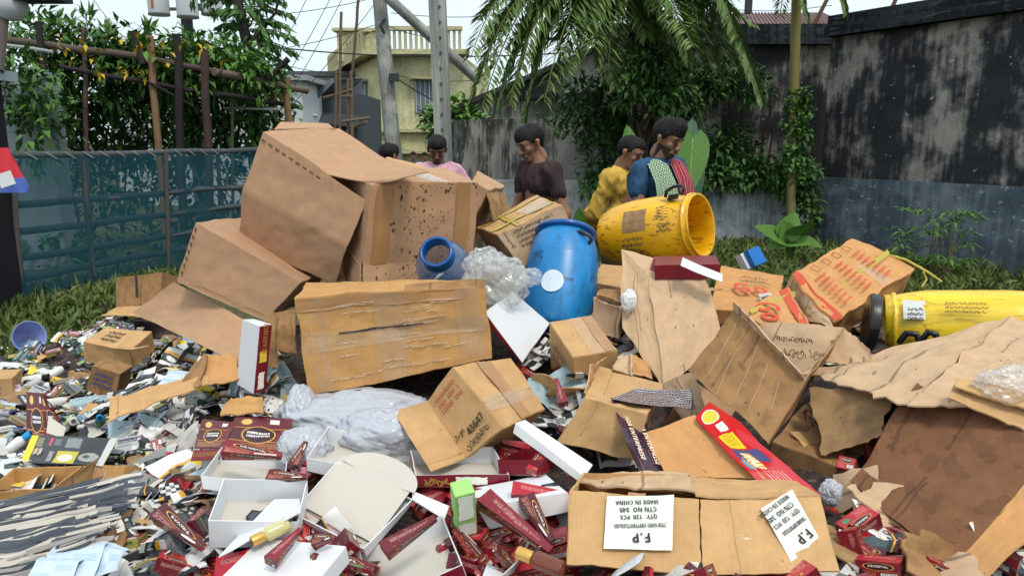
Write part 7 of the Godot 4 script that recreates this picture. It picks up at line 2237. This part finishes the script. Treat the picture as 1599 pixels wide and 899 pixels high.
func make_litter():
	# [px0, py0, px1, py1, count, {kind: weight}, variants, tilt]
	var zones := [
		[-20, 715, 330, 910, 150, {"soap_sleeve": 8, "leaflet": 1.2, "cone_box": 1.5, "card_scrap": 1.2, "cosmetic_box": 1}, 0.30, "beside the fanned card bundle"],
		[90, 600, 330, 740, 86, {"soap_sleeve": 5, "leaflet": 1, "cosmetic_box": 2, "card_scrap": 1, "plastic_bottle": 0.7}, 0.35, "under the folded board strip"],
		[-20, 500, 230, 720, 330, {"plastic_bottle": 4, "cosmetic_box": 5, "cosmetic_tube": 3, "leaflet": 0.4, "soap_sleeve": 1, "card_scrap": 0.6}, 0.30, "among the bottles near the basin"],
		[80, 470, 300, 560, 60, {"cosmetic_box": 3, "leaflet": 0.6, "card_scrap": 2, "soap_sleeve": 1, "plastic_bottle": 1}, 0.35, "behind the stamped carton"],
		[220, 540, 440, 690, 92, {"soap_sleeve": 6, "leaflet": 0.6, "plastic_bottle": 1, "cosmetic_box": 1}, 0.35, "below the long tan flap"],
		[230, 740, 480, 910, 110, {"soap_sleeve": 4, "cone_box": 3, "henna_pack": 1}, 0.35, "beside the large white tray"],
		[420, 680, 910, 910, 300, {"cone_box": 7, "henna_pack": 4, "soap_sleeve": 0.6}, 0.40, "between the henna trays"],
		[820, 480, 1000, 720, 60, {"soap_sleeve": 7, "cone_box": 1, "leaflet": 1, "card_scrap": 1}, 0.35, "around the slumped carton"],
		[1280, 640, 1480, 910, 110, {"cone_box": 3, "henna_pack": 2, "soap_sleeve": 1, "card_scrap": 2}, 0.4, "below the wet carton"],
		[880, 915, 1340, 970, 50, {"cone_box": 4, "henna_pack": 3, "soap_sleeve": 1}, 0.4, "under the labelled carton"],
		[930, 430, 1380, 580, 40, {"card_scrap": 4, "soap_sleeve": 4}, 0.35, "between the orange cartons"],
		[1500, 840, 1620, 915, 12, {"soap_sleeve": 2, "cone_box": 2}, 0.3, "by the dark blue tub"],
	]
	for z in zones:
		var tot := 0.0
		for k in z[5]: tot += z[5][k]
		for i in z[4]:
			var at := Vector2(rng.randf_range(z[0], z[2]), rng.randf_range(z[1], z[3]))
			var free := true
			for k in KEEP:
				if Geometry2D.is_point_in_polygon(at, PackedVector2Array(k)): free = false
			var p := hit(at.x, at.y)
			if p.y < -1 or not free: continue
			var r := rng.randf() * tot
			var kind := ""
			for k in z[5]:
				r -= z[5][k]
				if r <= 0 and kind == "": kind = k
			if kind == "": kind = z[5].keys()[0]
			var v := rng.randi() % (16 if kind in ["soap_sleeve", "cosmetic_box"] else 12)
			drop(kind, v, p, rng.randf() * TAU, Vector2(rng.randfn() * z[6], rng.randfn() * z[6]), rng.randf_range(0.004, 0.04), (rng.randf_range(0.95, 1.35) if at.x > 400 or at.y > 740 else rng.randf_range(0.65, 1.1)), z[7])
	# fanned bundle of leaflets
	for i in 130:
		var f := i / 129.0
		var b := mb()
		var g := f + rng.randf_range(-0.06, 0.06)
		var a := P(rng.randf_range(-60, 50), 905 - g * 110 + rng.randf_range(-5, 5), 1.66 + g * 0.34)
		var e := P(120 + g * 80 + rng.randf_range(-60, 40), 880 - g * 132 + rng.randf_range(-6, 6), 1.72 + g * 0.40)
		var up := Vector3(0, 0.004 + rng.randf() * 0.007, -0.006)
		b.off = a
		sheet(b, a, e, e + up * rng.randf_range(0.5, 1.6), a + up, 10, 1, 0.001, 0.022, 1.0)
		var mi := rng.randi() % 4
		tag(put(b, "card_strip", [M.cardgrey, M.greyboard, M.cardblue, M.cardmid][mi]), ["dark slate", "buff", "blue-black", "grey"][mi] + " card edge in the long fanned bundle by the blue leaflets", "card sheet", "sheets of the fanned bundle")
	for q in [[[60, 899, 1.62], [150, 905, 1.58], [175, 848, 1.80], [90, 846, 1.85]], [[140, 905, 1.60], [190, 895, 1.60], [200, 860, 1.72], [165, 846, 1.82]], [[40, 905, 1.6], [110, 915, 1.56], [140, 870, 1.70], [70, 866, 1.74]]]:
		var w := []
		for k in q: w.append(P(k[0], k[1], k[2]))
		var b := mb(w[0])
		sheet(b, w[0], w[1], w[2], w[3], 8, 6, 0.001, 0.02, 1.0, Vector2.ZERO, 0.02, 0, Rect2(0.01, 0.01, 0.48, 0.48))
		tag(put(b, "blue_leaflet", M.leaflet), "pale blue leaflet sheet with rows of blue print", "leaflet", "pale blue leaflets")
	# hand-placed cone boxes and packets on and between the trays
	for q in [[[705, 806, 1.86], [770, 790, 1.86], 3], [[830, 748, 2.1], [855, 700, 2.2], 2], [[756, 790, 1.87], [860, 872, 1.72], 1], [[800, 778, 1.95], [893, 786, 1.93], 4], [[822, 790, 1.9], [862, 858, 1.76], 12], [[422, 890, 1.66], [470, 838, 1.76], 1], [[350, 712, 2.1], [440, 722, 2.1], 6], [[600, 872, 1.70], [680, 820, 1.78], 7], [[250, 812, 1.92], [318, 866, 1.78], 12], [[490, 858, 1.72], [520, 850, 1.72], 5], [[880, 640, 2.5], [868, 600, 2.6], 1], [[458, 740, 2.1], [478, 700, 2.18], 3], [[420, 755, 2.0], [480, 755, 1.98], 14]]:
		var a := P(q[0][0], q[0][1], q[0][2])
		var e := P(q[1][0], q[1][1], q[1][2])
		var o: Node3D = proto("cone_box", q[2]).duplicate()
		o.name = numbered("cone_box")
		add_child(o)
		var x := (e - a).normalized()
		var y := (Vector3(0, 1, 0.5) - x * x.dot(Vector3(0, 1, 0.5))).normalized()
		var k := a.distance_to(e) / 0.15
		o.transform = Transform3D(Basis(x * k, y, x.cross(y)) * Basis.from_scale(Vector3(1, clampf(k, 0.8, 1.2), clampf(k, 0.8, 1.2))), (a + e) / 2 + Vector3(0, 0.02, 0.0))
		var s: Array = SAY["cone_box"]
		tag(o, describe("cone_box", q[2], "lying across the white trays"), s[1], s[2])

func more_materials():
	M.green_check = mat(Color.WHITE, 0.95, checks(Color8(178, 196, 166), Color8(62, 100, 72), 16, Color8(36, 62, 48)))
	M.red_check = mat(Color.WHITE, 0.95, checks(Color8(160, 34, 52), Color8(96, 40, 44), 12, Color8(196, 150, 150)))
	M.filmline = glassy(Color8(226, 214, 196), 0.38, 0.2)
	M.blueink = mat(Color8(52, 64, 110), 0.8)
	M.maroon_plain = mat(Color8(112, 16, 34), 0.35)
	M.cardblue = mat(Color8(44, 52, 66), 0.6)
	M.cardmid = mat(Color8(150, 146, 142), 0.8)
	M.cardgrey = mat(Color8(70, 76, 86), 0.7)
	M.bottles = [glassy(Color8(214, 222, 226), 0.5, 0.12), mat(Color8(24, 25, 28), 0.3), mat(Color8(214, 214, 210), 0.4), glassy(Color8(190, 200, 196), 0.6, 0.12), mat(Color8(60, 44, 110), 0.35), mat(Color8(40, 96, 50), 0.35), mat(Color8(206, 168, 34), 0.35), mat(Color8(30, 28, 26), 0.3)]
	var im := Image.create(512, 256, false, Image.FORMAT_RGB8)
	im.fill(Color8(92, 16, 30))
	for s in 2:
		var x := s * 256
		im.fill_rect(Rect2i(x + 8, 90, 240, 100), Color8(70, 12, 24))
		im.fill_rect(Rect2i(x + 8, 88, 240, 4), Color8(214, 150, 50))
		im.fill_rect(Rect2i(x + 8, 188, 240, 4), Color8(214, 150, 50))
		ell(im, x + 120, 140, 70, 62, Color8(40, 10, 16))
		ell(im, x + 120, 140, 70, 62, Color8(226, 160, 60), 0.92)
		greek(im, Rect2i(x + 72, 120, 96, 38), Color8(230, 224, 220), 14, 8)
		ell(im, x + 60, 40, 24, 24, Color8(206, 176, 90))
		im.fill_rect(Rect2i(x + 160, 20, 40, 34), Color8(214, 210, 204))
		greek(im, Rect2i(x + 20, 204, 200, 40), Color8(216, 170, 90), 3, 5)
		for k in 60: im.fill_rect(Rect2i(x + rng.randi_range(190, 245), rng.randi_range(96, 184), 4, 3), Color8(200, 60, 60))
	M.maroon_big = mat(Color.WHITE, 0.35, tex(im))
	im = Image.create(512, 256, false, Image.FORMAT_RGB8)
	im.fill(Color8(58, 60, 64))
	im.fill_rect(Rect2i(0, 0, 44, 256), Color8(224, 206, 40))
	greek(im, Rect2i(230, 20, 90, 90), Color8(200, 204, 206), 3, 3)
	im.fill_rect(Rect2i(330, 10, 170, 236), Color8(44, 46, 50))
	im.fill_rect(Rect2i(200, 140, 130, 110), Color8(190, 178, 60))
	ell(im, 262, 200, 48, 34, Color8(214, 210, 196))
	ell(im, 400, 190, 60, 40, Color8(150, 152, 150))
	ell(im, 386, 186, 20, 16, Color8(60, 90, 50))
	greek(im, Rect2i(50, 20, 40, 80), Color8(212, 196, 120), 3, 4)
	im.fill_rect(Rect2i(130, 20, 16, 70), Color8(206, 70, 84))
	greek(im, Rect2i(150, 150, 30, 90), Color8(220, 220, 220), 4, 4)
	greek(im, Rect2i(160, 30, 40, 60), Color8(170, 172, 174), 2, 3)
	im.fill_rect(Rect2i(470, 0, 42, 256), Color8(196, 196, 196))
	M.lemon = mat(Color.WHITE, 0.4, tex(im))
	im = Image.create(512, 256, false, Image.FORMAT_RGB8)
	im.fill(Color8(52, 34, 46))
	for i in 16: im.fill_rect(Rect2i(rng.randi_range(0, 250), rng.randi_range(0, 256), rng.randi_range(20, 90), 12), [Color8(100, 50, 84), Color8(40, 24, 34), Color8(120, 80, 96)][i % 3])
	for y in 12: greek(im, Rect2i(256, y * 22 + 4, 250, 9), Color8(206, 200, 200), 7, 3)
	M.purple = mat(Color.WHITE, 0.2, tex(im))
	im = Image.create(512, 128, false, Image.FORMAT_RGB8)
	im.fill(Color8(190, 24, 34))
	ell(im, 40, 70, 26, 36, Color8(206, 196, 70))
	ell(im, 40, 70, 30, 42, Color8(214, 214, 208), 0.86)
	im.fill_rect(Rect2i(82, 50, 44, 34), Color8(220, 220, 216))
	im.fill_rect(Rect2i(140, 44, 80, 60), Color8(222, 196, 40))
	greek(im, Rect2i(146, 52, 60, 40), Color8(150, 110, 30), 3, 4)
	im.fill_rect(Rect2i(230, 20, 70, 90), Color8(60, 70, 120))
	im.fill_rect(Rect2i(252, 60, 90, 34), Color8(222, 150, 40))
	squig(im, 256, 76, 82, 24, Color8(240, 230, 200), 5)
	im.fill_rect(Rect2i(300, 94, 60, 20), Color8(60, 150, 190))
	greek(im, Rect2i(350, 30, 90, 60), Color8(226, 170, 160), 4, 6)
	im.fill_rect(Rect2i(440, 10, 56, 100), Color8(40, 20, 24))
	im.fill_rect(Rect2i(448, 20, 40, 80), Color8(210, 200, 196))
	squig(im, 450, 60, 36, 50, Color8(120, 20, 30), 6)
	M.sachet = mat(Color.WHITE, 0.18, tex(im))
	im = Image.create(128, 128, false, Image.FORMAT_RGB8)
	im.fill(Color8(222, 232, 214))
	greek(im, Rect2i(8, 6, 112, 116), Color8(110, 170, 80), 4, 5)
	M.label_print = mat(Color.WHITE, 0.5, tex(im))

func _ready():
	rng.seed = 4711
	nz.seed = 9
	nz.frequency = 0.01
	nz.fractal_octaves = 3
	var cam := Camera3D.new()
	cam.name = "camera"
	cam.fov = 41.39
	cam.position = Vector3(0, 1.6, 0)
	cam.rotation = Vector3(-PITCH, 0, 0)
	cam.near = 0.05
	cam.far = 600
	add_child(cam)
	var sky := ProceduralSkyMaterial.new()
	sky.sky_top_color = Color8(226, 238, 246)
	sky.sky_horizon_color = Color8(196, 210, 219)
	sky.sky_curve = 0.2
	sky.ground_bottom_color = Color8(90, 88, 80)
	sky.ground_horizon_color = Color8(180, 186, 186)
	sky.sky_energy_multiplier = 1.0
	var env := Environment.new()
	env.background_mode = Environment.BG_SKY
	env.sky = Sky.new()
	env.sky.sky_material = sky
	env.tonemap_mode = Environment.TONE_MAPPER_LINEAR
	env.tonemap_exposure = 1.42
	env.sdfgi_enabled = true
	env.ssao_enabled = true
	env.ssil_enabled = true
	var we := WorldEnvironment.new()
	we.environment = env
	add_child(we)
	var sun := DirectionalLight3D.new()
	sun.name = "sun"
	sun.light_energy = 0.5
	sun.light_color = Color(1.0, 0.97, 0.92)
	sun.light_angular_distance = 15.0
	sun.shadow_enabled = true
	sun.rotation_degrees = Vector3(-58, 28, 0)
	add_child(sun)
	var t0 := Time.get_ticks_msec()
	make_materials()
	more_materials()
	print("materials ", Time.get_ticks_msec() - t0)
	make_heap()
	make_setting()
	print("setting ", Time.get_ticks_msec() - t0)
	make_cartons()
	make_drums()
	make_trays()
	print("objects ", Time.get_ticks_msec() - t0)
	make_people()
	print("people ", Time.get_ticks_msec() - t0)
	make_litter()
	for k in protos: protos[k].free()
	print("litter ", Time.get_ticks_msec() - t0)
